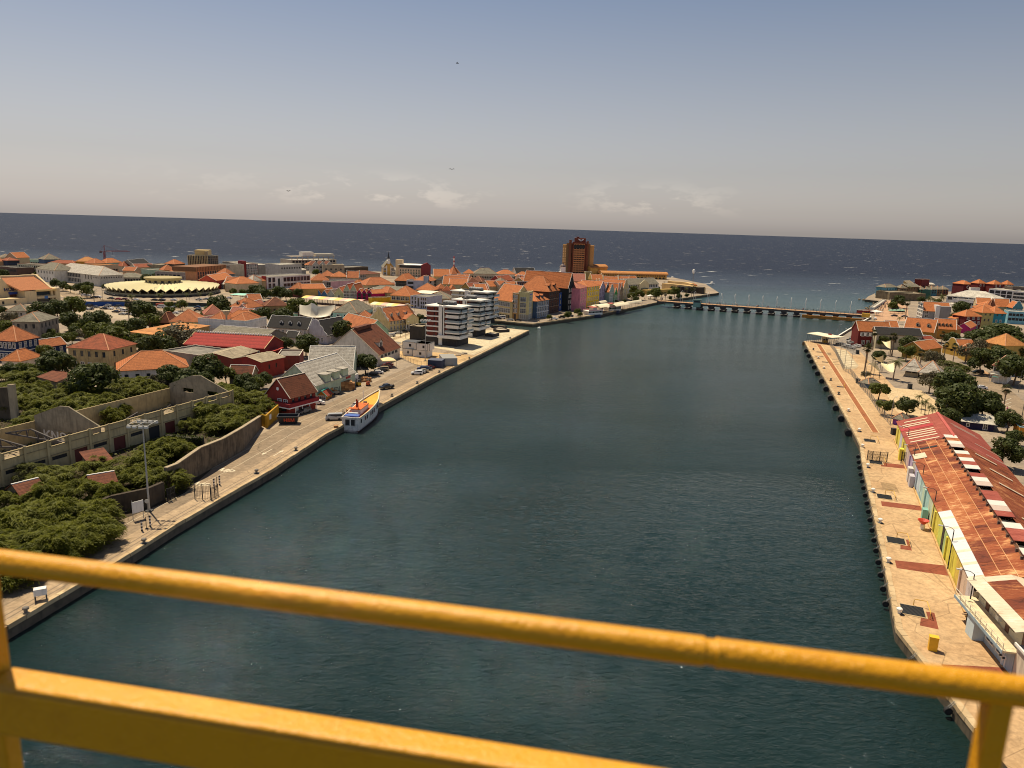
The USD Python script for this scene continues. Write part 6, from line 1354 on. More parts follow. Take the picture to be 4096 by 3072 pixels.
#right bank: the long rusty warehouse
wo=P('o',670,150)[:2];wd=np.array([-.36237,-.93203]);wn=np.array([.93203,-.36237])
ang=math.atan2(wn[1],wn[0])
wh=thing('quay_warehouse','very long warehouse with a rusty corrugated roof and a painted quay wall','warehouse',(*wo,GZ),ang)
def rust(key,a,b,c,sc=1.):
 return _mk('rust_'+key,{'tc':('geometry',{}),'vr':('vector_rotate',dict(rotate_type='z_axis',angle=-ang)),'mp':('mapping',dict(scale=(.5,3.2,1.))),'n':('noise_texture',dict(scale=1.0*sc,detail=7.,roughness=.72)),'n2':('noise_texture',dict(scale=.22,detail=5.,roughness=.65)),'ad':('math',dict(math_type='add')),'r':('rgb_ramp',{'ramp':[(.38,c),(.455,a),(.52,a),(.60,b)]}),'hf':('math',dict(math_type='multiply',value2=.5)),'w':('wave_texture',dict(bands_direction='y',scale=.314/.17*1.,profile='sine')),'b':('bump',dict(strength=.5,distance=.04)),'p':('principled_bsdf',dict(roughness=.75,specular_ior_level=.25))},[('tc.position','vr.vector'),('vr.vector','mp.vector'),('mp.vector','n.vector'),('tc.position','n2.vector'),('n.fac','ad.value1'),('n2.fac','ad.value2'),('ad.value','hf.value1'),('hf.value','r.fac'),('r.color','p.base_color'),('vr.vector','w.vector'),('w.fac','b.height'),('b.normal','p.normal')],'p.BSDF')
h3=lambda h:tuple(hexc(h))
RUST=[rust('a',h3('#8f4a29'),h3('#c99462'),h3('#4a2518')),rust('b',h3('#834325'),h3('#b97e50'),h3('#432116')),rust('c',h3('#9d5b33'),h3('#d3a06d'),h3('#5c301d')),rust('d',h3('#6d341f'),h3('#a5683d'),h3('#3a1c13'))]
REDS=rust('red',h3('#8f4638'),h3('#a35848'),h3('#7c3a2f'));PALE=rust('pale',h3('#cbbba0'),h3('#dccfb8'),h3('#a58f72'))
ZE,ZM,ZR,ZF=5.3,8.0,9.0,4.0;XM,XR,XF=7.3,9.3,20.2
zl=lambda x:ZE+(ZM-ZE)*x/XM
def slope_sheet(name,x0,x1,s0,s1,m,zf,lift=.0,th=.06,tilt=0.,label=None,kind=None):
 v=[(x,-s,zf(x)+lift+dz+(tilt if s==s1 else 0))for dz in(0,th)for x,s in((x0,s0),(x1,s0),(x1,s1),(x0,s1))]
 return part(name,MB().add(v,[[3,2,1,0],[4,5,6,7],[0,1,5,4],[1,2,6,5],[2,3,7,6],[3,0,4,7]]),m,wh,label=label,kind=kind)
rg=random.Random(21)
xs4=[-.35,1.6,3.6,5.5,7.3];step=(104.-24.)/73
for r in range(4):
 tone=None
 for c in range(73):
  s0=24.+c*step
  if r==0 and 72.5<s0<103:continue
  if tone is None or rg.random()<.55:tone=rg.choice([0,0,1,1,0,2,3]if not(46<s0<80 and r in(1,2))else[2,2,0,2])
  if r==0 and 29<s0<34:tone=3
  slope_sheet('roof_sheet',xs4[r]-.06,xs4[r+1],s0,s0+step-.015,RUST[tone],zl,rg.uniform(0,.035)+.07*(3-r)*.3,tilt=rg.uniform(-.02,.02))
mb=MB()
for c in range(29):
 s0=73.+c*1.03;v=[(x,-s,zl(x)+.1+dz)for dz in(0,.05)for x,s in((-.4,s0),(1.62,s0),(1.62,s0+1.02),(-.4,s0+1.02))]
 slope_sheet('white_roof_sheet',-.4,1.62,s0,s0+1.02,PALE if c%5==3 else plain('#c9c9c6',.5,scale=1.5),zl,.12+rg.uniform(0,.02),label='pale zinc sheet at the eave')
for r in(1,2,3):slope_sheet('lap_line',xs4[r]-.05,xs4[r]+.05,24.,104. if r>1 else 72.8,rust('lap',h3('#c08a5e'),h3('#d9ad7c'),h3('#8f5a38')),zl,.17)
slope_sheet('pale_patch',-.3,2.2,33.5,37.5,PALE,zl,.22,label='pale cream patch of sheets')
slope_sheet('roof_gap',.3,5.2,29.2,30.2,DARK,zl,.16,label='dark gap where a sheet is missing')
for c in range(23):
 slope_sheet('red_roof_sheet',-.4,XM,-1.5+c*1.1,-1.5+c*1.1+1.085,REDS,zl,.05+rg.uniform(0,.02))
for s0 in(1.5,4.6,6.4,12.6,14.6,16.6,18.8,22.):slope_sheet('skylight_strip',.5 if s0>3 else 1.2,6.6,s0,s0+.62,plain('#d8cba8',.5),zl,.14)
slope_sheet('bright_red_sheet',-.4,6.9,8.4,10.6,rust('br',h3('#a5383a'),h3('#b34b48'),h3('#8f2f2f')),zl,.15)
zr2=lambda x:ZR+(ZF-ZR)*(x-XR)/(XF-XR)
zm2=lambda x:ZM+.9+(ZR-ZM-.9)*(x-XM)/(XR-XM)
for c in range(12):slope_sheet('red_roof_sheet',XM,XR,-1.5+c*2.2,-1.5+c*2.2+2.18,REDS,lambda x:ZM+.1+(ZR-ZM-.1)*(x-XM)/(XR-XM),.02)
for c in range(15):
 s0=-1.5+c*2.2;slope_sheet('red_roof_sheet',XR,XF,s0,s0+2.18,REDS,zr2,.03+rg.uniform(0,.02))
for s0,x0 in((6.,11.5),(7.6,12.),(19.,15.),(27,16.)):slope_sheet('skylight_strip',x0,x0+6,s0,s0+.5,plain('#b9a890',.5),zr2,.1)
part('red_ridge',MB().box(XR-.35,-25.5,ZR-.02,XR+.35,1.5,ZR+.2),rust('rr',h3('#b45a50'),h3('#c26a5e'),h3('#9a4a42')),wh)
mb=MB();tn=0
rs=np.random.default_rng(5)
for r in range(6):
 for c in range(76):
  s0=31.5+c;x0=XR+(XF-XR)*r/6;x1=XR+(XF-XR)*(r+1)/6+.05;l=rs.uniform(0,.05)+.05*(6-r)*.3
  mb.add([(x,-s,zr2(x)+l+dz)for dz in(0,.04)for x,s in((x0,s0),(x1,s0),(x1,s0+.98),(x0,s0+.98))],[[3,2,1,0],[4,5,6,7],[0,1,5,4],[1,2,6,5],[2,3,7,6],[3,0,4,7]])
part('far_slope_sheets',mb,RUST[1],wh,kind='stuff',label='rusty sheets of the slope turned away from the quay')
for i,(x0,s0)in enumerate(((12,35),(13,45),(12.5,56),(14,70),(11.5,78),(13,90))):slope_sheet('pale_patch',x0,x0+4.5,s0,s0+.9,PALE,zr2,.3)
seq='wowsbwowrwbrwsbrrwsrbwrrbwrb'
CL={'w':plain('#cfc8bb',.5),'r':REDS,'o':RUST[0],'s':plain('#b9a595',.5),'b':DARK}
part('clerestory_wall',MB().box(XM+.02,-104,ZM-.1,XM+.16,-24.5,ZM+.75),plaster('#8d6a50',.4),wh)
sw=80./len(seq)
for i,ch in enumerate(seq):
 s0=24.3+i*sw
 if ch=='b':
  part('clerestory_opening',MB().box(XM+.17,-s0-sw+.05,ZM+.2,XR+.2,-s0,ZM+.45),DARK,wh);continue
 slope_sheet('clerestory_panel',XM-.25,XR+.45,s0,s0+sw-.06,CL[ch],zm2,.1,.1)
for i in range(26):
 s=24.6+i*3.05;part('clerestory_post',MB().box(XM-.35,-s-.2,ZM-.3,XM+.01,-s+.2,ZM+.5),plaster('#6b5a50',.3),wh)
cols=['#cfc05a','#d6c85e','#b7b7c0','#d2c55c','#cfc46a','#c9b7a8','#c2a9a0','#a99ab5','#c7bfae','#b3a9c0','#b9c7cf','#a8c6c4','#b7cdb4','#9cc2bb','#c4cdb0','#cdc46a','#d6c956','#c2c861','#a9bf7d','#d3c84e','#d9c94d','#d1b450','#c7ad96','#bdb2ad']
n=len(cols);sw=106./n
for i,c in enumerate(cols):
 s0=-1.2+i*sw;q=MB();q.poly([(-.02,-s0-sw,0),(-.02,-s0,0),(-.02,-s0,ZE+.02),(-.02,-s0-sw,ZE+.02)])
 part('mural_panel',q,plaster(c,.3,.8),wh)
 if i%3==1:part('pier',MB().box(-.3,-s0-.3,0,-.025,-s0+.3,ZE*.8),plaster(c,.2),wh)
part('wall_foot',MB().box(-.5,-104.8,0,-.31,1.2,.35),plaster('#c9a36a',.4),wh)
part('end_wall',MB().wallprism(Polygon([(0,0),(XF,0),(XF,ZF),(XR,ZR),(0,ZE)]),0,.3),plaster('#a4574a',.3),wh);
UsdGeom.Xformable(stage.GetPrimAtPath(str(wh.GetPath())+'/end_wall')).AddTranslateOp().Set(Gf.Vec3d(0,1.2,0))
part('rear_wall',MB().box(XF-.2,-108,0,XF,1.2,ZF),plaster('#8b7b6a',.3),wh);part('near_wall',MB().box(.05,-104.8,0,XF-.21,-104.5,ZF+.4),plaster('#bdae97',.3),wh)
for s,w_,h_,c in((62.6,1.6,2.2,'#7fae9f'),(41.,2.4,2.6,'#b9b4b6'),(37.5,2,3.4,'#c9c2b8'),(19.5,1.6,3,'#d9c84a')):part('wall_cabinet',MB().box(-1.3,-s-w_/2,.02,-.31,-s+w_/2,h_),plaster(c,.2),wh)
part('open_door',MB().box(-.06,-79.5,0,-.022,-77.5,4.6),DARK,wh)
oa,ob=P('p',1108,905)[:2],P('p',1480,1362)[:2]
od=(ob-oa)/np.linalg.norm(ob-oa);Lo=float(np.linalg.norm(ob-oa))+.5
of=thing('quay_office','blue and cream two-storey quay office with a railed gallery','office',(*oa,GZ),math.atan2(od[1],od[0])+math.pi/2)
BLU,CRM2=plaster('#a9b7bd',.2),plaster('#cfc4a8',.2)
q=MB();pierced(q,(0,0,0),(0,-1,0),Lo,3.3,[(3.3+i*3.1,1.,5.4+i*3.1,2.5)for i in range(3)if 5.4+i*3.1<Lo],.15);q.poly([(0,0,0),(9,0,0),(9,0,3.3),(0,0,3.3)]).poly([(0,-Lo,0),(9,-Lo,0),(9,-Lo,3.3),(0,-Lo,3.3)])
part('lower_wall',q,BLU,of)
for i in range(3):
 if 5.4+i*3.1<Lo:window_at(of,(0,0),(0,-1),3.3+i*3.1,1.,5.4+i*3.1,2.5,'f')
part('gallery',MB().box(-1.7,-Lo-.4,3.31,1.1,4.2,3.55),plaster('#d9c7a2',.3),of);part('gallery_edge',MB().box(-1.78,-Lo-.4,3.15,-1.701,4.2,3.6),plaster('#8fa0a8',.2),of)
q=MB()
for i in range(10):q.bar((-1.65,4.1-i*(Lo+4.4)/9,3.55),(-1.65,4.1-i*(Lo+4.4)/9,4.6),.07)
q.bar((-1.65,4.1,4.6),(-1.65,-Lo-.3,4.6),.07);q.bar((-1.65,4.1,4.1),(-1.65,-Lo-.3,4.1),.05)
part('gallery_railing',q,plaster('#d8cdb3',.2),of)
q=MB();hs_=[(.6+i*1.75,.95,2.+i*1.75,2.4)for i in range(int((Lo+3)/1.75))if i not in(3,6)];pierced(q,(1.1,3.,3.551),(0,-1,0),Lo+3,2.9,hs_,.1);q.poly([(1.1,3,3.55),(9,3,3.55),(9,3,6.4),(1.1,3,6.4)]).poly([(1.1,-Lo,3.55),(9,-Lo,3.55),(9,-Lo,6.4),(1.1,-Lo,6.4)])
part('upper_wall',q,CRM2,of)
for h_ in hs_:part('window',MB().poly([(1.2,3-h_[0],4.5),(1.2,3-h_[2],4.5),(1.2,3-h_[2],5.95),(1.2,3-h_[0],5.95)]),GLASS,of)
for s in(-.6,5.4,10):part('door',MB().box(1.02,-s-1,3.56,1.095,-s,5.8),plain('#5a2f1e',.6),of)
part('air_conditioner',MB().box(.55,-4.4,4.2,1.09,-3.5,4.9),plain('#c9c4b8',.5),of)
zo=lambda x:6.4+.22*(x+.6)if x<5.2 else 6.4+.22*5.8-.22*(x-5.2)
def osheet(nm,x0,x1,s0,s1,m,l=.05):
 v=[(x,-s,zo(x)+l+dz)for dz in(0,.08)for x,s in((x0,s0),(x1,s0),(x1,s1),(x0,s1))]
 part(nm,MB().add(v,[[3,2,1,0],[4,5,6,7],[0,1,5,4],[1,2,6,5],[2,3,7,6],[3,0,4,7]]),m,of)
osheet('roof_sheet',-.7,1.4,-3.8,Lo+.6,PALE)
for i in range(5):osheet('roof_sheet',1.42,5.2,-2.2+i*(Lo+2.6)/5,-2.2+(i+1)*(Lo+2.6)/5-.03,RUST[1]if i%2 else RUST[3],.07)
osheet('roof_sheet',1.42,5.2,-3.8,-2.22,PALE,.06);osheet('roof_sheet',5.22,9.5,-3.8,-2.2,PALE,.06);osheet('roof_sheet',5.22,6.4,-2.18,Lo,PALE,.07);osheet('roof_sheet',6.42,9.6,-2.18,Lo+.4,RUST[3],.05)
part('blue_cupboard',MB().box(-1.5,-2.6,.02,-.005,-.3,2.9),plaster('#bac8cc',.15),of)
q=MB()
for i in range(6):q.bar((-.6,1.2+.45*i,3.4-.5*i),(.9,1.2+.45*i,3.4-.5*i),.3,.06)
part('outside_stair',q,plaster('#a58a70',.3),of)
sh=thing('shed','white flat-roofed shed beside the blue quay office, cut by the railing','shed',(*(ob+od*.6),GZ),math.atan2(od[1],od[0])+math.pi/2)
part('wall',MB().box(0,-9,0,8,-.1,4.4),plaster('#cabba7',.3),sh);part('roof',MB().box(-.3,-9.3,4.41,8.3,.0,4.55),plain('#8f8c86',.6),sh);part('roof_edge',MB().box(-.32,-9.3,4.56,-.1,0,4.9),WHITE,sh)
#Otrobanda
B('fort_bastion','dark stone sea fort wall with a few palms in front','g',(4,524),(205,548),30,roof='flat',rc='t',wall='#6f6350',yt=424,cat='fort',trim='#8a7a60',dirt=.5)
B('fort_bastion','long dark stone fort wall right of the first bastion','g',(207,552),(735,572),26,roof='flat',rc='t',wall='#75664f',yt=452,cat='fort',trim='#8a7a60',dirt=.5)
for q in(('aqua house with a tan hipped roof on the fort',(155,365),(340,362),10,8.6,'hip','G',2.6,'#6fa3b0'),('tan roofed house in the middle of the fort',(372,372),(475,375),9,8.4,'hip','G',2.4,'#9a8266'),('grey roofed house with rusty walls in the fort',(480,360),(655,358),10,8.6,'gx','G',2.4,'#7d6348')):
 B('fort_house',q[0],'g',q[1],q[2],q[3],q[4],q[5],q[6],q[7],q[8],'e',cat='house',wins=[('F',4,1,1.2,1.6,'d',.05,.95,.6,.95)])
for i,(c,nm)in enumerate((('#3f6b52','dark green'),('#466f6a','bottle green'),('#4e7d86','teal'),('#8a6c4a','brown'),('#7d4f3f','rust red'))):
 x0=668+84*i;B('fort_shop','%s shop house in the row of pyramid roofs inside the fort'%nm,'g',(x0,392),(x0+82,394),11,6.6,'pyr','G',2.8,c,'e',cat='shop',wins=[('F',2,2,1.6,2.4,'d',.1,.9,.3,.98)])
B('fort_shop','tall dark green front with a pale frame in the fort','g',(692,540),(800,548),7,roof='flat',rc='G',wall='#35584a',yt=402,cat='shop')
B('fort_tower','slanted sand-coloured tower on the fort','g',(510,330),(598,322),6,10,'mono','t',3.5,'#bd9a5a','e',cat='tower',ov=.1)
B('fort_tower','dark red square tower on the fort','g',(695,258),(806,254),7,15,'flat','d',0,'#6e2622','e',cat='tower')
B('fort_house','white peaked roof beside the dark red fort tower','g',(806,322),(880,325),8,10,'mono','w',1,'#b9ab93','e',cat='house')
B('public_building','white modern building with a huge white hipped roof','g',(1060,486),(1792,545),24,8,'hip','w',5,'#cbc7be','e',wins=[('F',9,1,3.4,2.6,'s',.02,.98,.5,.95)],trim='#d9d4c8')
B('public_building','white square tower above the huge white hipped roof','g',(1418,378),(1550,384),6,12.5,'flat','w',0,'#cfcac2','e',cat='tower')
B('public_building','white lower terrace block in front of the huge white roof','g',(1150,545),(1480,570),10,6,'flat','w',0,'#d2cdc4','e',wins=[('F',10,1,1.6,2,'s')])
B('public_building','white low block with a flat roof at the left of the terrace','g',(968,590),(1240,640),8,4.4,'flat','w',0,'#cdc6b9','e',wins=[('F',5,1,2,1.6,'s')])
t=B('hotel','dark red hotel corner with a round emblem under an orange hip','g',(1312,318),(1446,320),14,12.5,'hip','O',3,'#5f2023','e',cat='hotel')
W_,D_,h_=t_info[str(t.GetPath())];part('round_emblem',MB().tube([(W_/2,-.2,h_-3),(W_/2,-.01,h_-3)],1.7,18),WHITE,t);part('emblem_centre',MB().tube([(W_/2,-.3,h_-3),(W_/2,-.201,h_-3)],1.1,18),plaster('#5f2023'),t)
B('hotel','green hotel wing with an orange roof beside the round emblem','g',(1450,368),(1650,374),14,9.5,'hip','O',3.4,'#3f6b58','e',cat='hotel')
t=B('parking_garage','dark open parking garage with white deck edges','g',(1655,560),(2010,590),30,roof='flat',rc='w',wall='#d8d4cc',yt=392,cat='parking garage',wins=[('F',4,3,20,3,'d',.01,.99,0,.96)])
B('parking_garage','second garage block with slatted dark windows at the right edge','g',(2012,590),(2330,615),28,roof='flat',rc='w',wall='#cfc9bf',yt=425,cat='parking garage',wins=[('F',6,3,8,1.8,'k',.02,.98,0,.96)])
for i,(x0,x1,y,nm)in enumerate(((1525,1648,304,'left'),(1748,1893,318,'middle, tallest'),(1950,2042,320,'right'))):
 B('roof_pavilion','dark red pavilion with an orange pyramid roof above the garage, %s one'%nm,'g',(x0,y),(x1,y+2),9,14.5,'pyr','O',3.5,'#6b2a26','e',cat='pavilion',wins=[('F',2,1,1.2,2,'f',.1,.9,.75,.98)])
B('hotel','grey roofed hall on the garage at the right edge','g',(2030,365),(2250,372),12,13,'flat','k',0,'#5b4f48','e',cat='hotel')
t=B('store','grey store with a white lattice end of stepped gables','g',(692,866),(1092,888),13,roof='gx',rc='O',rh=5.5,wall='#8d8a86',yt=706,cat='store',wins=[('L',5,4,1.3,1.6,'f'),('F',1,3,2,1.6,'f',.06,.2)])
W_,D_,h_=t_info[str(t.GetPath())]
box_part(t,'stair_block',plaster('#cfcac2',.1),W_*.42,-1.5,0,W_*.58,5,h_+4);box_part(t,'grey_block',plaster('#8b8783',.1),W_*.581,-1.2,0,W_*.98,6,h_+3.4)
for i in range(3):
 g_=MB().wallprism(Polygon([(D_*i/3,0),(D_*(i+1)/3,0),(D_*(i+1)/3,h_+.5),(D_*(i+.5)/3,h_+6-i*1.2),(D_*i/3,h_+.5)]),.25,.5);g_.v=[np.stack([-v[:,1],v[:,0],v[:,2]],1)for v in g_.v]
 gp=part('lattice_gable',g_,WHITE,t)
 for r in range(5):
  for c in range(2):part('lattice_window',MB().box(-.56,D_*(i+.12+.44*c)/3,1+r*2.4,-.51,D_*(i+.42+.44*c)/3,2.6+r*2.4),GLASS,t)
B('house','small orange-roofed house right of the grey store','g',(1086,810),(1185,830),7,6,'mono','O',2.5,'#c9b58f','e')
B('house','dark red three-storey house with white windows under an orange hip','g',(1300,985),(1545,985),10,roof='hip',rc='O',rh=3.4,wall='#5e1f22',yt=788,wins=[('F',3,1,1.4,1.8,'f',.03,.98,.68,.98),('F',4,1,1.3,1.8,'f',.03,.98,.34,.62),('F',3,1,1.3,1.8,'f',.1,.9,.02,.3)])
B('house','olive and pale blue house with a small orange pyramid roof','g',(1550,960),(1718,965),12,roof='pyr',rc='O',rh=4,wall='#a79c62',yt=730,wins=[('F',2,1,1.,1.6,'s',.1,.8,.38,.6),('F',2,1,1.2,1.2,'s',.1,.9,.75,.95)])
B('house','teal house with an orange pyramid roof','g',(1722,955),(1900,960),12,roof='pyr',rc='O',rh=4,wall='#2f7f90',yt=742,wins=[('F',2,1,1.,1.6,'f',.1,.8,.3,.55),('F',2,1,1.2,1.2,'s',.1,.9,.75,.95)])
B('office_building','long light blue building with ribbon windows at the right edge','g',(1940,900),(2330,925),12,roof='flat',rc='w',wall='#79a9b4',yt=725,cat='office',wins=[('F',7,2,4,1.8,'d',.02,.98,.2,.95)])
for q in(('row of three orange pyramid roofs behind the red and teal houses, left',(1490,605),(1620,640)),('row of three orange pyramid roofs behind the red and teal houses, middle',(1440,645),(1590,675)),('row of three orange pyramid roofs behind the red and teal houses, right',(1390,690),(1560,710))):B('house',q[0],'g',q[1],q[2],9,8.5,'pyr','O',3,'#9fb9bd','e')
B('house','wide orange roof before the dark parking garage, left part','g',(1500,600),(1715,612),10,8,'gx','O',4,'#c9b48a','e')
B('house','wide orange roof before the dark parking garage, right part','g',(1770,640),(1985,652),10,8.5,'gx','O',5,'#c9b48a','e')
B('house','teal curved-gable house behind the light blue building','g',(2040,665),(2180,672),12,9,'gy','O',4,'#4c7f86','e',gable=10,wins=[('F',2,1,1.4,1.8,'f',.1,.9,.6,.95)])
B('house','dark cone-roofed turret among the orange pyramid roofs','g',(1690,655),(1790,660),6,9,'pyr','b',6,'#8a8275','e',cat='tower')
t=B('mansion','ochre mansion with a great orange roof and two white dormers','g',(425,978),(868,1022),11,6.4,'gx','O',6,'#a87a35','e',cat='house',ov=.6,wins=[('F',4,1,1.2,1.6,'f',.3,.98)])
W_,D_,h_=t_info[str(t.GetPath())]
for fx in(.42,.78):dorm(t,W_*fx,1.8,h_+1.4,1.7,2.6,2.,'O','#cdbb9a')
t=B('mansion','right wing of the ochre mansion with a row of four dormers','g',(880,965),(1190,988),10,6,'gx','O',5,'#a87a35','e',cat='house')
W_,D_,h_=t_info[str(t.GetPath())]
for fx in(.2,.38,.56,.74):dorm(t,W_*fx,1.4,h_+1,1.3,2.2,1.5,'O','#b39a74')
B('house','small gabled porch wing of the ochre mansion','g',(1185,985),(1275,975),6,5,'gx','d',2,'#b0853f','e')
B('house','cream house with a dark blue-grey tiled roof','g',(28,1052),(700,1078),8,7.4,'gx','K',3,'#c2b698','e',wins=[('F',8,1,.9,1.3,'k',.05,.9,.3,.75)])
B('house','dark red house with white shutters at the waterside road','f',(1448,1478),(2015,1500),9,roof='gx',rc='O',rh=4.4,wall='#6b231f',yt=1200,trim='#e0d3bb',wins=[('F',3,1,1.1,1.8,'h',.06,.52,.52,.98),('F',3,1,1.2,2,'f',.1,.55,.04,.45)],ov=.35)
B('house','small orange gable behind the dark red house','f',(1975,1140),(2190,1150),8,7,'gx','O',3,'#b99c70','e')
t=B('house','yellow curved-gable house half hidden by palms','g',(985,1330),(1250,1395),10,roof='gy',rc='O',rh=4.5,wall='#b08c3e',yt=1235,gable=10,wins=[('F',1,1,1.8,2,'s',.4,.6,.55,.95)])
B('house','orange roof wing left of the yellow curved-gable house','g',(695,1285),(985,1245),9,5,'gx','O',3,'#a98a3f','e',trim='#e5d8bd')
B('house','maroon low house with a white parapet behind the orange roof wing','g',(710,1175),(905,1150),7,4.4,'gx','r',2,'#5d2027','e')
B('house','small slate roof beside the maroon low house','g',(765,1215),(890,1190),5,4.4,'mono','K',1.2,'#b5a78d','e')
B('house','orange roof right of the yellow curved-gable house','g',(1240,1262),(1340,1310),7,4.6,'gx','O',2.4,'#b08c3e','e',trim='#e5d8bd')
B('house','pale house front behind trees right of the yellow house','g',(1310,1215),(1400,1195),6,5,'gx','O',2,'#c3cbc8','e')
B('house','small pink and blue house between the mansion and the big trees','g',(1388,1050),(1480,1000),7,roof='gx',rc='O',rh=2.4,wall='#a3285c',yt=965)
B('house','bright yellow gabled house with a grey roof on the right','t',(1470,240),(1560,252),9,roof='gy',rc='K',rh=1.6,wall='#d2a544',yt=85,wins=[('F',2,1,.8,1.6,'c',.1,.9,.2,.6)],z0=GZ+2)
B('house','yellow wing with two shuttered windows right of the bright yellow gable','t',(1562,255),(1790,262),9,roof='gx',rc='K',rh=2.4,wall='#c19a44',yt=135,wins=[('F',2,1,1.3,1.8,'k',.1,.75)],z0=GZ+2)
B('house','big sandy orange hipped roof at the right edge','t',(1745,130),(2100,126),12,6,'hip','y',4.6,'#b39550','e',z0=GZ+2)
t=B('house','white house with a railed veranda and a coral roof at the right','t',(1505,735),(1760,770),12,roof='hip',rc='p',rh=3,wall='#d4cab8',yt=440,wins=[('F',5,1,1.,2.,'f',.05,.95,.52,.95)],trim='#c99b80',z0=GZ)
W_,D_,h_=t_info[str(t.GetPath())]
box_part(t,'veranda',plaster('#d9d0bf',.1),-.5,-1.6,h_*.47,W_+.5,-.01,h_*.47+.2)
q=MB();q.bar((-.5,-1.55,h_*.47+1.1),(W_+.5,-1.55,h_*.47+1.1),.08)
for i in range(24):q.bar((-.5+(W_+1)*i/23,-1.55,h_*.47+.2),(-.5+(W_+1)*i/23,-1.55,h_*.47+1.1),.05)
part('veranda_railing',q,WHITE,t)
for i in range(5):box_part(t,'veranda_post',WHITE,-.4+(W_+.8)*i/4,-1.6,0,-.28+(W_+.8)*i/4,-1.48,h_*.47-.01)
box_part(t,'teal_awning',plain('#3f8078',.6),W_*.1,-3,h_*.36,W_*.5,-1.61,h_*.37)
for q in(('cream pavilion with a pale pyramid roof by the plaza, left',(100,465),(320,490),(60,560)),('cream pavilion with a pale pyramid roof by the plaza, right',(385,510),(640,540),(640,560))):
 B('pavilion',q[0],'t',q[1],q[2],7,4.4,'pyr','W',3,'#a9987a','e',cat='pavilion',ov=1.6,wins=[('F',2,1,2.,1.4,'d',.05,.95,.2,.8)])
SAIL=plain('#dccf9f',.6,var=.05)
for i,q in enumerate(((1308,610,1445,640,1440,590,5.5),(1285,705,1400,750,1330,680,5),(1400,720,1580,775,1590,690,4.6),(1420,410,1535,455,1530,395,5.5))):
 a,b,c=(P('m',*q[j:j+2],GZ+q[6]+dz)for j,dz in((0,0),(2,-.8),(4,1.)))
 t=thing('shade_sail','cream shade sail by the restaurant palms, %s'%('upper one','left one','lower right one','one before the dark red house')[i],'shade sail',(*a[:2],GZ));o=np.array([*a[:2],GZ]);dq=a+(c-b)
 mb=MB();n=8
 f=lambda u,v:(a+(b-a)*u+(dq-a)*v*1.+[0,0,-1.1*math.sin(math.pi*u)*.6+.9*(u-.5)*(v-.5)*4])-o
 for u in range(n):
  for v in range(n):mb.poly([f(u/n,v/n),f((u+1)/n,v/n),f((u+1)/n,(v+1)/n),f(u/n,(v+1)/n)])
 part('membrane',mb,SAIL,t,smooth=True)
 for u,v in((0,0),(1,0),(1,1),(0,1)):z=f(u,v);part('pole',MB().tube([(z[0],z[1],0),tuple(z)],.07,6),DARK,t)
t=B('kiosk','dark violet kiosk with a white corrugated roof behind the warehouse','t',(1030,1500),(1545,1560),7,roof='mono',rc='w',rh=1.,wall='#2b2642',yt=1385,cat='kiosk',wins=[('F',1,1,1.6,1.6,'f',.66,.8),('F',1,1,.9,.8,'f',.12,.22)],ov=.7)
B('kiosk','violet kiosk with a grey hipped roof at the corner of the warehouse','n',(208,1045),(335,1068),5,roof='hip',rc='G',rh=1.2,wall='#8a4a93',yt=965,cat='kiosk',wins=[('F',1,1,1.8,1.2,'f',.5,.95)])
B('kiosk','blue-grey kiosk with a pale hipped roof beside the quay fence','m',(1125,985),(1235,1010),6,roof='hip',rc='G',rh=1.4,wall='#4a6580',yt=915,cat='kiosk')
B('kiosk','orange kiosk with a pale blue roof edge at the right edge','t',(1962,1650),(2150,1670),6,roof='flat',rc='w',wall='#cf8a2d',yt=1510,cat='kiosk',trim='#8fc0cc')
B('kiosk','small round-looking ticket kiosk with a yellow foot at the ferry pier','f',(838,1418),(935,1424),3.4,roof='flat',rc='w',wall='#d4c49a',yt=1340,cat='kiosk',base=(1.2,'#c79a2e'),wins=[('F',2,1,1.2,1.4,'d',.05,.95,.5,.9)])
a,b=P('f',560,1270,GZ+4)[:2],P('f',1010,1335,GZ+4)[:2];d=b-a;L_=float(np.linalg.norm(d));d/=L_
fp=thing('ferry_shelter','long white-roofed ferry shelter on posts at the end of the right quay','ferry shelter',(*a,GZ),math.atan2(d[1],d[0]))
part('roof',MB().add([(0,0,4.4),(L_,0,3.9),(L_+3,7,4.3),(2,7,4.9),(0,0,4.6),(L_,0,4.1),(L_+3,7,4.5),(2,7,5.1)],[[3,2,1,0],[4,5,6,7],[0,1,5,4],[1,2,6,5],[2,3,7,6],[3,0,4,7]]),plain('#ded2b2',.6),fp)
part('pier_deck',MB().box(-1.5,-.6,-3.2,L_+2,7.5,-.2),plaster('#8f6b45',.4),fp)
for i in range(14):
 for y in(.2,6.6):part('post',MB().box(.3+(L_-.6)*i/13,y,-.19,.42+(L_-.6)*i/13,y+.12,4.1),plain('#3a4654',.5),fp)
part('bench',MB().box(1,3,-.19,L_-1,3.5,.35),plain('#4a3f3f',.6),fp);part('red_sign',MB().box(L_*.72,3.,4.95,L_*.86,3.1,5.6),plain('#a8332c',.5),fp)
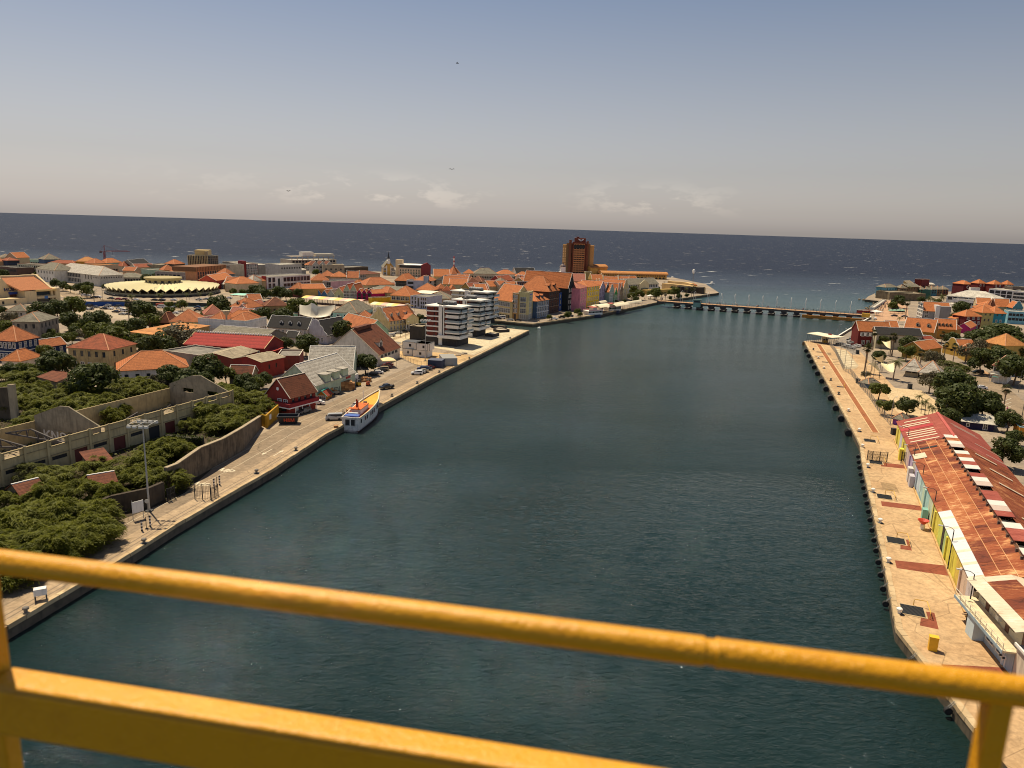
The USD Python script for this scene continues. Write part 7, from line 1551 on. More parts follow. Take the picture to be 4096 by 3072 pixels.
#paving on the right quay
def quad(name,k,pl,z,m):solo(name,sheet(Polygon(pts(k,*pl)).buffer(0),z),m,kind='structure')
BRICK=ground('#8e4f38','#7c4330',.3)
quad('brick_strip','o',[(527,355),(790,383),(792,418),(532,392)],Z2,BRICK)
quad('brick_strip','o',[(530,722),(918,768),(952,818),(540,768)],Z2,BRICK)
quad('brick_strip','o',[(715,1090),(790,1088),(825,1192),(715,1176)],Z2,BRICK)
quad('brick_strip','o',[(662,1283),(1148,1333),(1180,1432),(680,1357)],Z2,BRICK)
quad('brick_strip','p',[(520,675),(657,695),(705,880),(495,835)],Z2,BRICK)
quad('brick_strip','p',[(735,1265),(1410,1300),(1480,1365),(1460,1500),(900,1480)],Z2,BRICK)
quad('brick_strip','m',[(548,415),(606,432),(1372,1594),(1296,1590)],Z2,ground('#a2673f','#91593a',.3))
for a_,b_ in(((540,413),(1290,1590)),((612,430),(1380,1596))):
 p0,p1=np.array(pts('m',a_)[0]),np.array(pts('m',b_)[0]);solo('paint_line',sheet(band([p0,p1],0,.16),Z3),plain('#d4b986',.7),kind='structure')
for pl in([(530,575),(640,578),(650,590),(540,588)],[(670,535),(740,535),(752,570),(690,566)],[(755,615),(825,615),(830,625),(760,625)],[(760,655),(845,648),(850,656),(765,666)],[(775,688),(855,688),(858,696),(780,696)]):quad('dark_patch','m',pl,Z2+.001,ground('#8f7a5e','#81694f',.4))
quad('dark_patch','o',[(525,540),(665,560),(707,645),(545,602)],Z2,ground('#a08560','#957a58',.4))
quad('striped_paving','m',[(775,470),(945,500),(1110,705),(1075,745),(930,750)],Z1+.003,ground('#b9a889','#a89676',.3))
for i in range(9):
 t0=i/9;L0=np.array([790,480])+np.array([145,262])*t0;R0=np.array([945,508])+np.array([150,205])*t0
 quad('stripe','m',[tuple(L0),tuple(R0),tuple(R0+[8,11]),tuple(L0+[6,12])],Z3,ground('#d6c6a4','#c9b894',.3))
quad('car_park','m',[(735,430),(830,360),(1200,60),(1340,130),(1180,330),(1110,460),(1130,560),(1030,560),(940,490)],Z1+.002,ground('#93887a','#857a6c',.1))
quad('promenade','g',[(0,720),(170,560),(260,560),(480,650),(500,860),(0,880)],Z1+.002,ground('#c19a78','#ad8a6c',.15))
quad('plaza','n',[(170,600),(560,640),(830,830),(980,840),(800,960),(400,1000),(250,880),(150,700)],Z1+.002,ground('#cdb48c','#bda37a',.12))
quad('street','t',[(1230,560),(1330,560),(1700,760),(2057,1060),(2300,1500),(1700,1300),(1400,960),(1250,830)],Z1+.002,ASPH)
quad('pavement','t',[(1310,560),(1380,540),(1720,720),(1700,775)],Z2,ground('#bd9670','#a98562',.2))
for i in range(4):
 y=1010+62*i;p0,p1=np.array(pts('t',(1700,y+60))[0]),np.array(pts('t',(1850,y))[0]);solo('paint_line',sheet(band([p0,p1],0,.14),Z3),plain('#d4cdbb',.7),kind='structure')
#pontoon bridge
A0,B0=P('e',1012,900,4.6)[:2],P('f',1650,938,4.6)[:2]
bd=B0-A0;LB=float(np.linalg.norm(bd));bd/=LB
br=thing('pontoon_bridge','long low pontoon bridge across the harbour mouth with arched lamps','bridge',(*A0,0),math.atan2(bd[1],bd[0]))
part('deck',MB().box(0,0,3.9,LB,8,4.5),plaster('#b08a66',.3),br)
part('side_beam',MB().box(0,-.25,3.2,LB,-.003,4.55),plain('#3f3a35',.7),br);part('side_beam',MB().box(0,8.003,3.2,LB,8.25,4.55),plain('#3f3a35',.7),br)
for y in(-.1,8.1):
 q=MB();q.bar((0,y,5.6),(LB,y,5.6),.08);q.bar((0,y,5.1),(LB,y,5.1),.05)
 for i in range(60):q.bar((LB*i/59,y,4.5),(LB*i/59,y,5.6),.07)
 part('railing',q,plain('#4a4a48',.6),br)
def hullmesh(L,Wd,Hh,n=14):
 mb=MB();ring=[]
 for i in range(n+1):
  s=i/n;w=Wd/2*(1-abs(2*s-1)**3.2)+.05;z1=Hh*(1+.25*abs(2*s-1)**2)
  ring.append([(-w,z1),(-w*.82,.0),(-w*.5,-.6),(w*.5,-.6),(w*.82,0),(w,z1)])
 v=[(p[0],(i/n-.5)*L,p[1])for i,r in enumerate(ring)for p in r];k=6
 mb.add(v,[[i*k+j,i*k+j+1,(i+1)*k+j+1,(i+1)*k+j]for i in range(n)for j in range(k-1)])
 mb.add(v,[[i*k,(i+1)*k,(i+1)*k+5,i*k+5]for i in range(n)])
 return mb
HUL=hullmesh(13,5.2,1.3)
for i in range(15):
 x=LB*(.10+.82*i/14);h=MB();h.v=[v+[x,4,0]for v in HUL.v];h.f=HUL.f;h.n=HUL.n
 part('pontoon',h,plain('#4a3a30',.7),br)
 part('pontoon_rim',MB().box(x-2.2,-2.3,1.31,x+2.2,10,1.42),plain('#b5ada0',.6),br)
 q=MB();q.poly([(x-1.2,.2,1.42),(x+1.2,.2,1.42),(x+2.6,.2,3.9),(x-2.6,.2,3.9)]).poly([(x-1.2,7.8,1.42),(x+1.2,7.8,1.42),(x+2.6,7.8,3.9),(x-2.6,7.8,3.9)]);q.box(x-1,.3,1.42,x+1,7.7,3.88)
 part('pier',q,plain('#2f2b28',.7),br)
for i in range(13):
 x=LB*(.12+.80*i/12)
 for y in(-.2,8.2):
  s=1 if y<0 else-1;a_=np.linspace(0,1,9)
  part('arched_lamp',MB().tube([(x+.25*u,y+s*3.4*u**2.6,4.5+8.6*math.sin(u*math.pi/2))for u in a_],[.1]*8+[.22],5),plain('#cfcdc6',.4),br)
part('control_cabin',MB().box(LB*.19,-2.6,2.2,LB*.225,1.2,7.4),plaster('#7f9c8d',.2),br);part('cabin_windows',MB().box(LB*.192,-2.66,5.6,LB*.223,-2.61,6.8),GLASS,br);part('cabin_roof',MB().box(LB*.186,-3,7.41,LB*.229,1.6,7.7),plain('#4d5a55',.6),br)
part('yellow_gate',MB().box(LB-4,-2.4,3.3,LB+1,-.3,6.2),plain('#c99c2d',.6),br);part('mooring_stage',MB().box(LB-42,-4.2,.3,LB-2,-2.8,2.4),plaster('#b5762f',.3),br)
#boats
def loft(secs):
 """secs: list of rings of equal length."""
 mb=MB();k=len(secs[0]);v=[p for r in secs for p in r]
 mb.add(v,[[i*k+j,i*k+j+1,(i+1)*k+j+1,(i+1)*k+j]for i in range(len(secs)-1)for j in range(k-1)])
 mb.poly(secs[0]);mb.poly(secs[-1])
 return mb
sa,sb=P('j',645,1512,0.),P('j',985,1230,0.);bv=(sb-sa)[:2];Lb=float(np.linalg.norm(bv))*1.02;bv/=np.linalg.norm(bv)
bw_=5.6;off_=np.array([-bv[1],bv[0]])*.1
cb=thing('cargo_boat','white wooden cargo boat with an orange and yellow deck moored at the left quay','boat',(sa[0]+off_[0]-bv[1]*0,sa[1]+off_[1],0),math.atan2(bv[1],bv[0])-math.pi/2)
ns=16;secs=[];deck=[];rail_=[]
for i in range(ns+1):
 s=i/ns;w=bw_/2*(1-max(0,s-.45)**2.3*3.9)if s>.45 else bw_/2*(.9+.1*min(1,s/.3));w=max(w,.06)
 z=4.1+1.9*s**2.2;y=Lb*s+(1.2*max(0,s-.85)/.15)
 secs.append([(-w,y,z),(-w*.97,y,z*.5),(-w*.8,y-.5*s,-.0),(-w*.3,y-1.2*s,-.9),(w*.3,y-1.2*s,-.9),(w*.8,y-.5*s,0),(w*.97,y,z*.5),(w,y,z)]);deck.append((w,y,z))
part('hull',loft(secs),plaster('#d2cdc2',.35,1.4),cb)
part('waterline_band',loft([[(x*1.012,y,min(z,.45))for x,y,z in r]for r in secs]),plain('#6b4a3f',.8),cb)
def decksheet(i0,i1,dz,sc=.97):
 mb=MB();d_=deck[i0:i1+1];v=[(s*w*sc,y,z+dz)for w,y,z in d_ for s in(-1,1)]
 return mb.add(v,[[2*i,2*i+1,2*i+3,2*i+2]for i in range(len(d_)-1)])
part('fore_deck',decksheet(9,ns,-.25),plaster('#d9a23f',.2),cb);part('aft_deck',decksheet(0,9,-.3),plaster('#c8692f',.25),cb)
part('blue_barrels',MB().box(-2.1,.8,3.85,1.9,2.7,4.5),plain('#3d5fa8',.5),cb)
for s in(-1,1):
 mb=MB()
 for(w,y,z),(w2,y2,z2)in zip(deck[:-1],deck[1:]):mb.bar((s*w,y,z+.08),(s*w2,y2,z2+.08),.22,.2)
 part('rail_cap',mb,plain('#e0d2a8' if s>0 else '#d8cfb8',.5),cb)
part('stern_cap',MB().bar((-deck[0][0],0,4.2),(deck[0][0],0,4.2),.25),WHITE,cb)
part('cabin',MB().box(-1.35,4.8,3.9,1.35,12.2,5.3),plaster('#d8d2c6',.2),cb);part('cabin_roof',MB().box(-1.5,4.6,5.31,1.5,12.5,5.5),plaster('#cc6a35',.2),cb);part('wheelhouse_roof',MB().box(-1.7,3.4,5.9,1.0,4.5,6.0),plaster('#cc6a35',.2),cb)
part('rolled_tarp',MB().tube([(-1.6,3.2,4.5),(1.2,3.2,4.5)],.5,10),WHITE,cb)
for x,y in((-.2,6.2),(.5,5.0)):part('crane_post',MB().tube([(x,y,5.5),(x,y,8.)],.22,8),plaster('#8c3a22',.2),cb)
part('crane_arm',MB().bar((-.2,6.2,7.4),(.6,4.9,7.2),.3),plaster('#a8432a',.2),cb)
for i in range(8):
 s=.12+.085*i;j=int(s*ns);w,y,z=deck[j];part('porthole',MB().box(w*.985,y-.3,z*.58,w*1.012+.03,y+.4,z*.84),DARK if i%2==0 else plain('#5b2a22',.6),cb)
part('stern_opening',MB().box(-1.5,-.06,1.9,1.2,-.003,3.6),DARK,cb);part('stern_opening',MB().box(-.2,-.09,1.9,.1,-.061,3.6),WHITE,cb)
part('mast',MB().tube([(.2,11,5.5),(.2,11,9.5)],.08,6),WHITE,cb);part('anchor_winch',MB().box(-.4,13.2,4.9,.4,14,5.6),DARK,cb)
def ferry(name,k,p1,p2,wid,cabin):
 a,b=P(k,*p1,0.)[:2],P(k,*p2,0.)[:2];d=b-a;L=float(np.linalg.norm(d));d/=L
 t=thing('ferry',name,'ferry',(*a,0),math.atan2(d[1],d[0]));NB=plain('#1f2740',.5)
 secs=[]
 for i in range(13):
  s=i/12;w=wid/2*(1-abs(2*s-1)**4*.75);z=1.9+.5*abs(2*s-1)**2
  secs.append([(L*s,wid/2-w,z),(L*s,wid/2-w*.9,-.5),(L*s,wid/2+w*.9,-.5),(L*s,wid/2+w,z)])
 part('hull',loft(secs),NB,t);part('deck',MB().box(L*.03,.5,1.5,L*.97,wid-.5,1.95),plain('#a9a49a',.6),t)
 part('lower_cabin',MB().box(L*.06,.35,1.951,L*.94,wid-.35,3.1),WHITE,t);part('window_band',MB().box(L*.065,.4,3.101,L*.935,wid-.4,4.2),GLASS,t)
 for i in range(11):part('window_post',MB().box(L*(.06+.088*i-.004),.33,3.1,L*(.06+.088*i+.004),wid-.33,4.2),WHITE,t)
 part('upper_deck',MB().box(L*.04,.1,4.21,L*.96,wid-.1,4.45),WHITE,t)
 if cabin:
  part('upper_cabin',MB().box(L*.38,1,4.46,L*.62,wid-1,6.6),plain('#b9b4a8',.5),t);part('upper_roof',MB().box(L*.3,.5,6.61,L*.66,wid-.5,6.8),plain('#cf6b58',.5),t)
 part('upper_railing',MB().box(L*.05,.12,4.46,L*.95,.16,5.3).box(L*.05,wid-.16,4.46,L*.95,wid-.12,5.3),plain('#d8a79c',.5),t)
 return t
ferry('blue-hulled white ferry with a pink railed upper deck moored under the awnings','e',(140,1130),(385,1118),6.5,True)
ferry('grey-green ferry with a red canopy moored left of the blue-hulled one','d',(1742,1178),(1940,1165),6,True)
bq=P('d',1127,1308,0.);bb_=thing('buoy','small white float on the water before the beige bank','buoy',tuple(bq));part('float',MB().lathe([(.2,-.3),(1.,0),(1.,.4),(.3,.7)],10),WHITE,bb_);part('top',MB().lathe([(.2,.7),(.25,1.3),(.05,1.5)],8),WHITE,bb_)
for i,(x,y)in enumerate(((1280,508),(1980,605))):
 q=P('e',x,y,0.);bo=thing('motor_boat',('small white motor boat on the sea beside the golden hotel wing','small white boat with a wake beyond the fort')[i],'boat',tuple(q));hm=hullmesh(9,3,1);part('hull',hm,WHITE,bo);part('cabin',MB().box(-1,-1.5,1.,1,2,2.6),WHITE,bo)
#quay furniture
GR=plain('#3a3a38',.7)
def bollard(label,k,x,y,m=None,group=None):
 q=P(k,x,y);t=thing('bollard',label,'bollard',(q[0],q[1],GZ+.01),0,group)
 part('base',MB().box(-.5,-.5,0,.5,.5,.12),GR,t);part('head',MB().lathe([(.25,.12),(.22,.5),(.42,.6),(.45,.85),(.3,.98),(0,1.0)],12),m or WHITE,t)
for i,(k,x,y,w)in enumerate((('o',325,60,1),('o',355,214,1),('o',405,402,1),('o',455,640,1),('o',522,930,1),('o',600,1305,1),('p',265,705,1),('m',508,497,0),('m',575,610,1),('m',650,745,1),('m',740,905,0),('m',845,1090,0),('m',975,1312,1),('m',1117,1580,1))):
 bollard('white-capped mooring bollard on the right quay edge' if w else 'dark mooring bollard on the right quay edge',k,x,y,None if w else GR,'white-capped bollards along the right quay' if w else 'dark bollards along the right quay')
for k,x,y in(('j',1482,900),('j',1163,1060),('j',1760,762),('i',1845,1430),('l',1415,1305),('k',1822,1340),('q',165,478),('d',760,1440),('j',2140,590)):bollard('squat mooring bollard along the left quay edge',k,x,y,plain('#6b6257',.7),'bollards along the left quay')
RQa=np.array(RQ)
def along_edge(q):
 best=None
 for a,b in zip(RQa[:-1],RQa[1:]):
  d=b-a;L=np.linalg.norm(d);d=d/L;s=np.clip((q-a)@d,0,L);p=a+d*s;e=np.linalg.norm(q-p)
  if best is None or e<best[0]:best=(e,p,d)
 return best[1],best[2]
def fender(k,x,y,R,L,label,group):
 p,d=along_edge(P(k,x,y,1.)[:2]);n=np.array([-d[1],d[0]]);t=thing('fender',label,'fender',(p[0]+n[0]*(R+.1),p[1]+n[1]*(R+.1),0.),math.atan2(d[1],d[0]),group)
 mb=MB();mb.tube([(-L/2,0,.9),(-L/2+.05,0,.9),(L/2-.05,0,.9),(L/2,0,.9)],[R*.9,R,R,R*.9],14);part('rubber',mb,BLACKRUBBER,t)
 part('hole',MB().tube([(-L/2-.01,0,.9),(L/2+.01,0,.9)],R*.4,10),DARK,t);part('chain',MB().bar((-L*.3,0,.9+R),(-L*.3,-.7,GZ+.2),.06).bar((L*.3,0,.9+R),(L*.3,-.7,GZ+.2),.06),plain('#8d8a82',.6),t)
for k,x,y in(('m',430,505),('m',465,572),('m',502,645),('m',542,722),('m',590,805),('m',640,905),('m',693,1010),('m',757,1130),('m',826,1262),('m',905,1402),('m',995,1590),('o',235,70)):fender(k,x,y,.95,1.9,'big black cylinder fender at the far part of the right quay','big fenders of the right quay')
for k,x,y in(('o',335,300),('o',346,352),('o',362,405),('o',374,470),('o',385,535),('o',400,598),('o',414,668),('o',427,742),('o',441,820),('o',457,900),('o',478,998),('o',498,1092),('o',518,1192),('o',540,1302),('o',563,1422),('o',592,1555),('p',165,598),('p',512,1232),('r',1860,585)):fender(k,x,y,.5,.5,'small black tyre fender chained to the near right quay','tyre fenders of the right quay')
for i,(k,x,y,s)in enumerate((('o',425,150,1.),('o',482,355,1.),('o',563,682,1.),('o',672,1098,1.05),('p',415,672,1.1))):
 q=P(k,x,y);t=thing('floor_grate','dark floor grate with a yellow guard rail, %s along the right quay'%('fifth','fourth','third','second','first')[i],'grate',(q[0],q[1],GZ+.012),ang)
 part('frame',MB().box(-1.7*s,-1.7*s,0,1.7*s,1.7*s,.05),COPE,t);mb=MB()
 part('pit',MB().box(-1.45*s,-1.45*s,.051,1.45*s,1.45*s,.06),DARK,t)
 for j in range(12):mb.box(-1.45*s,-1.4*s+.245*s*j,.061,1.45*s,-1.32*s+.245*s*j,.11)
 part('grille',mb,GR,t)
 mb=MB();mb.tube([(1.9*s,-1.7*s,0),(1.9*s,-1.7*s,1.),(1.9*s,-1.6*s,1.1),(1.9*s,1.6*s,1.1),(1.8*s,1.7*s,1.1),(.4*s,1.7*s,1.1),(.3*s,1.7*s,1.),(.3*s,1.7*s,0)],.06,8);part('guard_rail',mb,plain('#d9a83c',.5),t)
for i,(k,x,y)in enumerate((('m',615,528),('m',695,662),('m',905,990))):
 q=P(k,x,y);t=thing('guard_rail','yellow guard rail over a dark hatch on the far right quay, %s'%('farthest','middle one','largest, nearest')[i],'guard rail',(q[0],q[1],GZ+.012),ang)
 part('hatch',MB().box(-2.2,-.9,0,.2,.9,.05),DARK,t);part('rail',MB().tube([(.3,-.9,0),(.3,-.9,1.1),(.3,.9,1.1),(.3,.9,0)],.07,8),plain('#d9b83c',.5),t);part('cross_rail',MB().tube([(.3,-.9,.6),(.3,.9,.6)],.05,8),plain('#d9b83c',.5),t)
q=P('p',632,1105);t=thing('yellow_cabinet','bright yellow cabinet standing alone on the near right quay','cabinet',(q[0],q[1],GZ+.01),ang);part('body',MB().box(-.55,-.4,0,.55,.4,2.),plain('#dba312',.5),t);part('top',MB().box(-.6,-.45,2.001,.6,.45,2.08),plain('#e0b02a',.5),t)
for i,(x,y)in enumerate(((1405,1262),(1438,1295))):
 q=P('p',x,y);t=thing('hydrant','white hydrant-like fitting at the foot of the blue office, %s'%('left','right')[i],'hydrant',(q[0],q[1],GZ+.01));part('pipe',MB().lathe([(.25,0),(.2,1.2),(.35,1.25),(.35,1.5),(.1,1.7)],10),WHITE,t);part('outlet',MB().tube([(-.6,0,1.35),(.6,0,1.35)],.14,8),plain('#4a4a4a',.5),t)
q=P('o',922,985);t=thing('planter_bowl','red bowl on a white foot in the middle of the right quay','planter',(q[0],q[1],GZ+.01));part('foot',MB().lathe([(.45,0),(.4,.9),(.3,1.)],12),WHITE,t);part('bowl',MB().lathe([(.3,1.),(1.0,1.7),(1.05,1.85),(.9,1.8),(.25,1.2),(0,1.2)],16),plain('#b8402a',.6),t)
q=P('o',1060,1010);t=thing('red_dish','red round dish leaning by the open warehouse door','dish',(q[0],q[1],GZ+.01),.3);part('dish',MB().tube([(0,0,.95),(.12,-.08,1.0)],[.9,.95],18),plain('#c93a1f',.5),t);part('stand',MB().bar((-.4,.3,0),(0,0,.9),.08).bar((.4,.3,0),(0,0,.9),.08),GR,t)
MESHF=plain('#4b4a47',.6)
def fence(name,label,cat,k,pl,h,n,group=None,mat=None,bars=3,z0=GZ,vert=0,post=.07):
 g=[P(k,*q,z0)[:2]for q in pl];t=thing(name,label,cat,(*g[0],z0),0,group);o=g[0];g=[x-o for x in g]
 tot=sum(np.linalg.norm(b-a)for a,b in zip(g[:-1],g[1:]))
 for a,b in zip(g[:-1],g[1:]):
  L=np.linalg.norm(b-a);m=max(1,int(round(n*L/tot)))
  for i in range(m+(b is g[-1])):
   c=a+(b-a)*i/m;part('post',MB().box(c[0]-post,c[1]-post,0,c[0]+post,c[1]+post,h),mat or MESHF,t)
  for i in range(m):
   c,e=a+(b-a)*i/m,a+(b-a)*(i+1)/m;mb=MB()
   for j in range(bars):z=h*(.06+.9*j/max(1,bars-1));mb.bar((*c,z),(*e,z),.05)
   for j in range(1,vert):w=c+(e-c)*j/vert;mb.bar((*w,.1),(*w,h*.96),.035)
   part('panel',mb,mat or MESHF,t)
 return t
fence('mesh_fence','grey mesh fence along the inner edge of the right quay','fence','m',[(720,430),(800,540),(905,765),(1010,830),(1100,950),(1250,1130),(1380,1330),(1530,1500)],2.4,44,mat=plain('#8d8a80',.6),bars=2,vert=6,post=.06)
fence('mesh_fence','grey mesh fence curving round the car park by the ferry','fence','m',[(770,400),(850,445),(960,490),(1080,530)],2.2,12,mat=plain('#8d8a80',.6),bars=2,vert=5,post=.06)
fence('gate_panel','black barred fence panel standing across the right quay','fence','o',[(398,332),(445,340),(585,350)],2.6,3,mat=DARK,vert=12,bars=4)
fence('gate_panel','black gate leaf beside the painted warehouse wall','gate','o',[(718,365),(790,375)],3.2,1,mat=DARK,vert=12,bars=4)
fence('gate_panel','wide two-leaf mesh gate frame across the left quay road','gate','l',[(598,1650),(700,1656),(808,1660)],3.4,2,mat=DARK,vert=5,bars=3)
fence('gate_panel','mesh side panels of the gate at the water edge','gate','l',[(815,1655),(862,1630),(905,1600)],2.6,2,mat=plain('#6b5a48',.6),vert=8,bars=3)
fence('gate_panel','dark iron gate at the foot of the stone wall near the light mast','gate','k',[(2120,810),(2160,800),(2212,770)],2.8,2,mat=DARK,vert=10,bars=3)
fence('mesh_fence','wire fence round the bare plot beside the barn','fence','j',[(1170,545),(1250,580),(1400,640),(1480,668),(1600,690),(1930,700)],2.,16,bars=2,vert=4,mat=plain('#7b7668',.6),post=.05)
fence('balustrade','cream balustrade wall with round lamps before the yellow houses','balustrade','t',[(95,325),(220,360),(330,390),(400,400)],1.8,9,mat=plaster('#d3be8c',.15),bars=4,post=.3)
for i,(k,x,y)in enumerate((('m',1098,940),('m',1570,1620),('t',160,850),('m',1092,550))):
 q=P(k,x,y);t=thing('waste_bin','dark bin %s'%('at the right quay fence beside the blue-grey kiosk','at the corner of the red warehouse end','at the plaza steps','tall, on the car park by the palms')[i],'bin',(q[0],q[1],GZ+.012));part('body',MB().box(-.6,-.6,0,.6,.6,1.7),plain('#1d2326',.6),t);part('lid',MB().box(-.65,-.65,1.701,.65,.65,1.85),DARK,t)
def lamp(label,k,x,y,h,group=None,arm=1.6,direction=0.,name='street_lamp',mat=None):
 q=P(k,x,y);t=thing(name,label,'street lamp',(q[0],q[1],GZ),direction,group);m=mat or GR
 part('pole',MB().tube([(0,0,0),(0,0,h*.9),(0,0,h)],[.11,.08,.07],8),m,t);part('arm',MB().tube([(0,0,h-.02),(arm*.3,0,h+.35),(arm,0,h+.45)],.05,6),m,t);part('lamp_head',MB().box(arm-.1,-.14,h+.35,arm+.6,.14,h+.5),plain('#c9c6bd',.4),t)
for k,x,y in(('o',1005,965),('o',895,690),('o',815,500),('o',1160,1380),('p',1012,780),('o',760,300)):lamp('dark curved-arm lamp post along the painted warehouse wall',k,x,y,7.5,'lamp posts along the painted warehouse wall',1.8,ang+math.pi)
for k,x,y in(('m',920,740),('m',1000,790),('m',860,610),('m',1185,980),('m',1530,1480),('m',835,360)):lamp('thin grey lamp post along the right quay fence',k,x,y,8,'lamp posts along the right quay fence',1.,.5,mat=plain('#8f8d86',.5))
for k,x,y in(('c',1268,1265),('c',1338,1275),('t',2020,1330),('t',1965,910),('a',1430,900),('a',1300,790),('b',385,950),('b',65,790),('b',320,790),('b',495,790),('b',570,790)):lamp('thin street lamp in the town',k,x,y,8,'street lamps of the town',1.)
for i,(k,x,y,hx,hy,nm)in enumerate((('k',1888,930,1820,-174,'tall light mast with a square lamp frame at the left quay wall'),('c',1583,1562,1590,1040,'tall grey light mast before the container offices'))):
 q=P(k,x,y);hh=max(16,height_at(k,hx,hy,q)-GZ)if i else 17.6
 t=thing('light_mast',nm,'light mast',(q[0],q[1],GZ));MG=plain('#a9a59c',.5,.3)
 part('pole',MB().tube([(0,0,0),(0,0,hh*.5),(0,0,hh)],[.2,.15,.1],10),MG,t);part('foot',MB().box(-.6,-.6,0,.6,.6,.2),GR,t)
 mb=MB()
 for a,b in(((-1.9,-1.9),(1.9,-1.9)),((1.9,-1.9),(1.9,1.9)),((1.9,1.9),(-1.9,1.9)),((-1.9,1.9),(-1.9,-1.9)),((-1.9,0),(1.9,0)),((0,-1.9),(0,1.9))):mb.bar((*a,hh),(*b,hh),.1)
 part('lamp_frame',mb,MG,t)
 for j in range(8):
  u=(-1.6,-.55,.55,1.6)[j%4];y_=-1.9 if j<4 else 1.9;part('floodlight',MB().box(u-.32,y_-.25,hh-.5,u+.32,y_+.25,hh-.09),plain('#d0cbbf',.4),t)
STR=[('k',1795,1180),('k',1900,1125),('l',852,1505),('l',925,1462)]
for i,(k,x,y)in enumerate(STR):
 q=P(k,x,y);t=thing('striped_post','black and white striped post on the left quay road, %s'%('nearest','second','third','fourth')[i],'post',(q[0],q[1],GZ+.012))
 for j in range(7):part('ring',MB().tube([(0,0,.3*j),(0,0,.3*j+.3)],.16,10),WHITE if j%2 else DARK,t)
for i,(k,x,y)in enumerate((('k',1852,1155),('l',887,1485))):
 q=P(k,x,y);t=thing('thin_post','thin dark post between the %s pair of striped posts'%('nearer','farther')[i],'post',(q[0],q[1],GZ+.012));part('pole',MB().tube([(0,0,0),(0,0,2.3)],.06,8),DARK,t);part('foot',MB().box(-.2,-.2,0,.2,.2,.08),DARK,t)
q=P('k',1688,1052);t=thing('notice_board','white notice board seen from its back at the left quay road','sign',(q[0],q[1],GZ),.9);part('board',MB().box(-.1,-.05,1.4,2.,.05,3.6),WHITE,t);part('pole',MB().tube([(0,.1,0),(0,.1,3.9)],.06,6),STEEL,t);part('pole',MB().tube([(1.9,.1,0),(1.9,.1,3.6)],.06,6),STEEL,t)
q=P('k',1868,975);t=thing('round_sign','round traffic sign seen from its back beside the light mast','sign',(q[0],q[1],GZ));part('disc',MB().tube([(0,-.03,2.7),(0,.03,2.7)],.42,18),plain('#b9b4a8',.5),t);part('pole',MB().tube([(0,.06,0),(0,.06,2.9)],.05,6),STEEL,t)
q=P('q',260,395);t=thing('white_cabinet','small white cabinet on legs at the left quay, below the top rail','cabinet',(q[0],q[1],GZ+.012),.5);part('box',MB().box(-.8,-.5,.9,.8,.5,1.9),WHITE,t)
for sx in(-.7,.7):
 for sy in(-.4,.4):part('leg',MB().box(sx-.05,sy-.05,0,sx+.05,sy+.05,.899),GR,t)
for k,x,y,rz in(('l',985,1262,.0),('l',655,1445,.0)):
 q=P(k,x,y);m_=meshkit.text_mesh('MP',1.9,.003,True);v=np.array(m_.vertices);dr=math.atan2(-.62,.78)+math.pi*.62
 mb=MB().add(np.stack([v[:,0]-1.4,v[:,1]*1.0-.9,v[:,2]],1),m_.faces).rot(1.15-math.pi/2+.05);mb.v=[w+[q[0],q[1],Z4]for w in mb.v]
 solo('road_marking',mb,WLINE,kind='structure')
for k,x,y in(('i',1480,1445),('i',1625,1460)):
 q=P(k,x,y);mb=MB();s_=1 if x>1500 else-1;mb.poly([(-.12,-2.5,0),(.12,-2.5,0),(.12,1,0),(-.12,1,0)]).poly([(-.5,1,0),(.5,1,0),(0,2.6,0)]).rot((-.2 if s_>0 else math.pi-.2));mb.v=[w+[q[0],q[1],Z4]for w in mb.v];solo('road_arrow',mb,WLINE,kind='structure')
q=P('i',1750,1085);sk=thing('skip','black waste skip with orange H&M letters on the left quay','skip',(q[0],q[1],GZ+.012),.15)
part('tub',MB().add([(-2.4,-1,.3),(2.4,-1,.3),(2.4,1.4,.3),(-2.4,1.4,.3),(-2.8,-1.4,2.2),(2.8,-1.4,2.2),(2.8,1.7,2.2),(-2.8,1.7,2.2)],[[3,2,1,0],[0,1,5,4],[1,2,6,5],[2,3,7,6],[3,0,4,7]]),plain('#17191b',.5),sk);part('rim',MB().box(-2.9,-1.5,2.2,2.9,-1.3,2.4).box(-2.9,1.6,2.2,2.9,1.8,2.4).box(-2.9,-1.29,2.2,-2.7,1.59,2.4).box(2.7,-1.29,2.2,2.9,1.59,2.4),plain('#3f4244',.5),sk);part('runner',MB().box(-2,-1,0,2,-.6,.3).box(-2,1,0,2,1.4,.3),DARK,sk)
m_=meshkit.text_mesh('H&M',.95,.05,True);v=np.array(m_.vertices);part('lettering',MB().add(np.stack([v[:,0]-1.1,-1.34-.2*(v[:,1]-.4)*.5-v[:,2],v[:,1]+.8],1),m_.faces),plain('#c8441f',.5),sk)
WOOD=[plain('#9c6f42',.8),plain('#84592f',.8),plain('#b58450',.8)]
def crates(label,k,x,y,nx,ny,nz,rz,group=None):
 q=P(k,x,y);t=thing('pallet_stack',label,'pallet stack',(q[0],q[1],GZ+.012),rz,group);r=random.Random(int(x))
 for i in range(nx):
  for j in range(ny):
   for l in range(nz-r.randint(0,1)):
    part('crate',MB().box(i*1.25,j*1.25,l*.75,i*1.25+1.18,j*1.25+1.18,l*.75+.68),WOOD[(i+j+l)%3],t)
crates('stacked wooden crates at the corner of the white annex','j',522,990,3,3,4,.3);crates('stacked wooden pallets in front of the white annex, right heap','j',600,975,2,3,3,.2);crates('tall stack of wooden crates beside the ochre kiosk','j',325,985,2,2,4,.3);crates('crate stack at the foot of the mint gable','j',378,1040,2,1,3,.3)
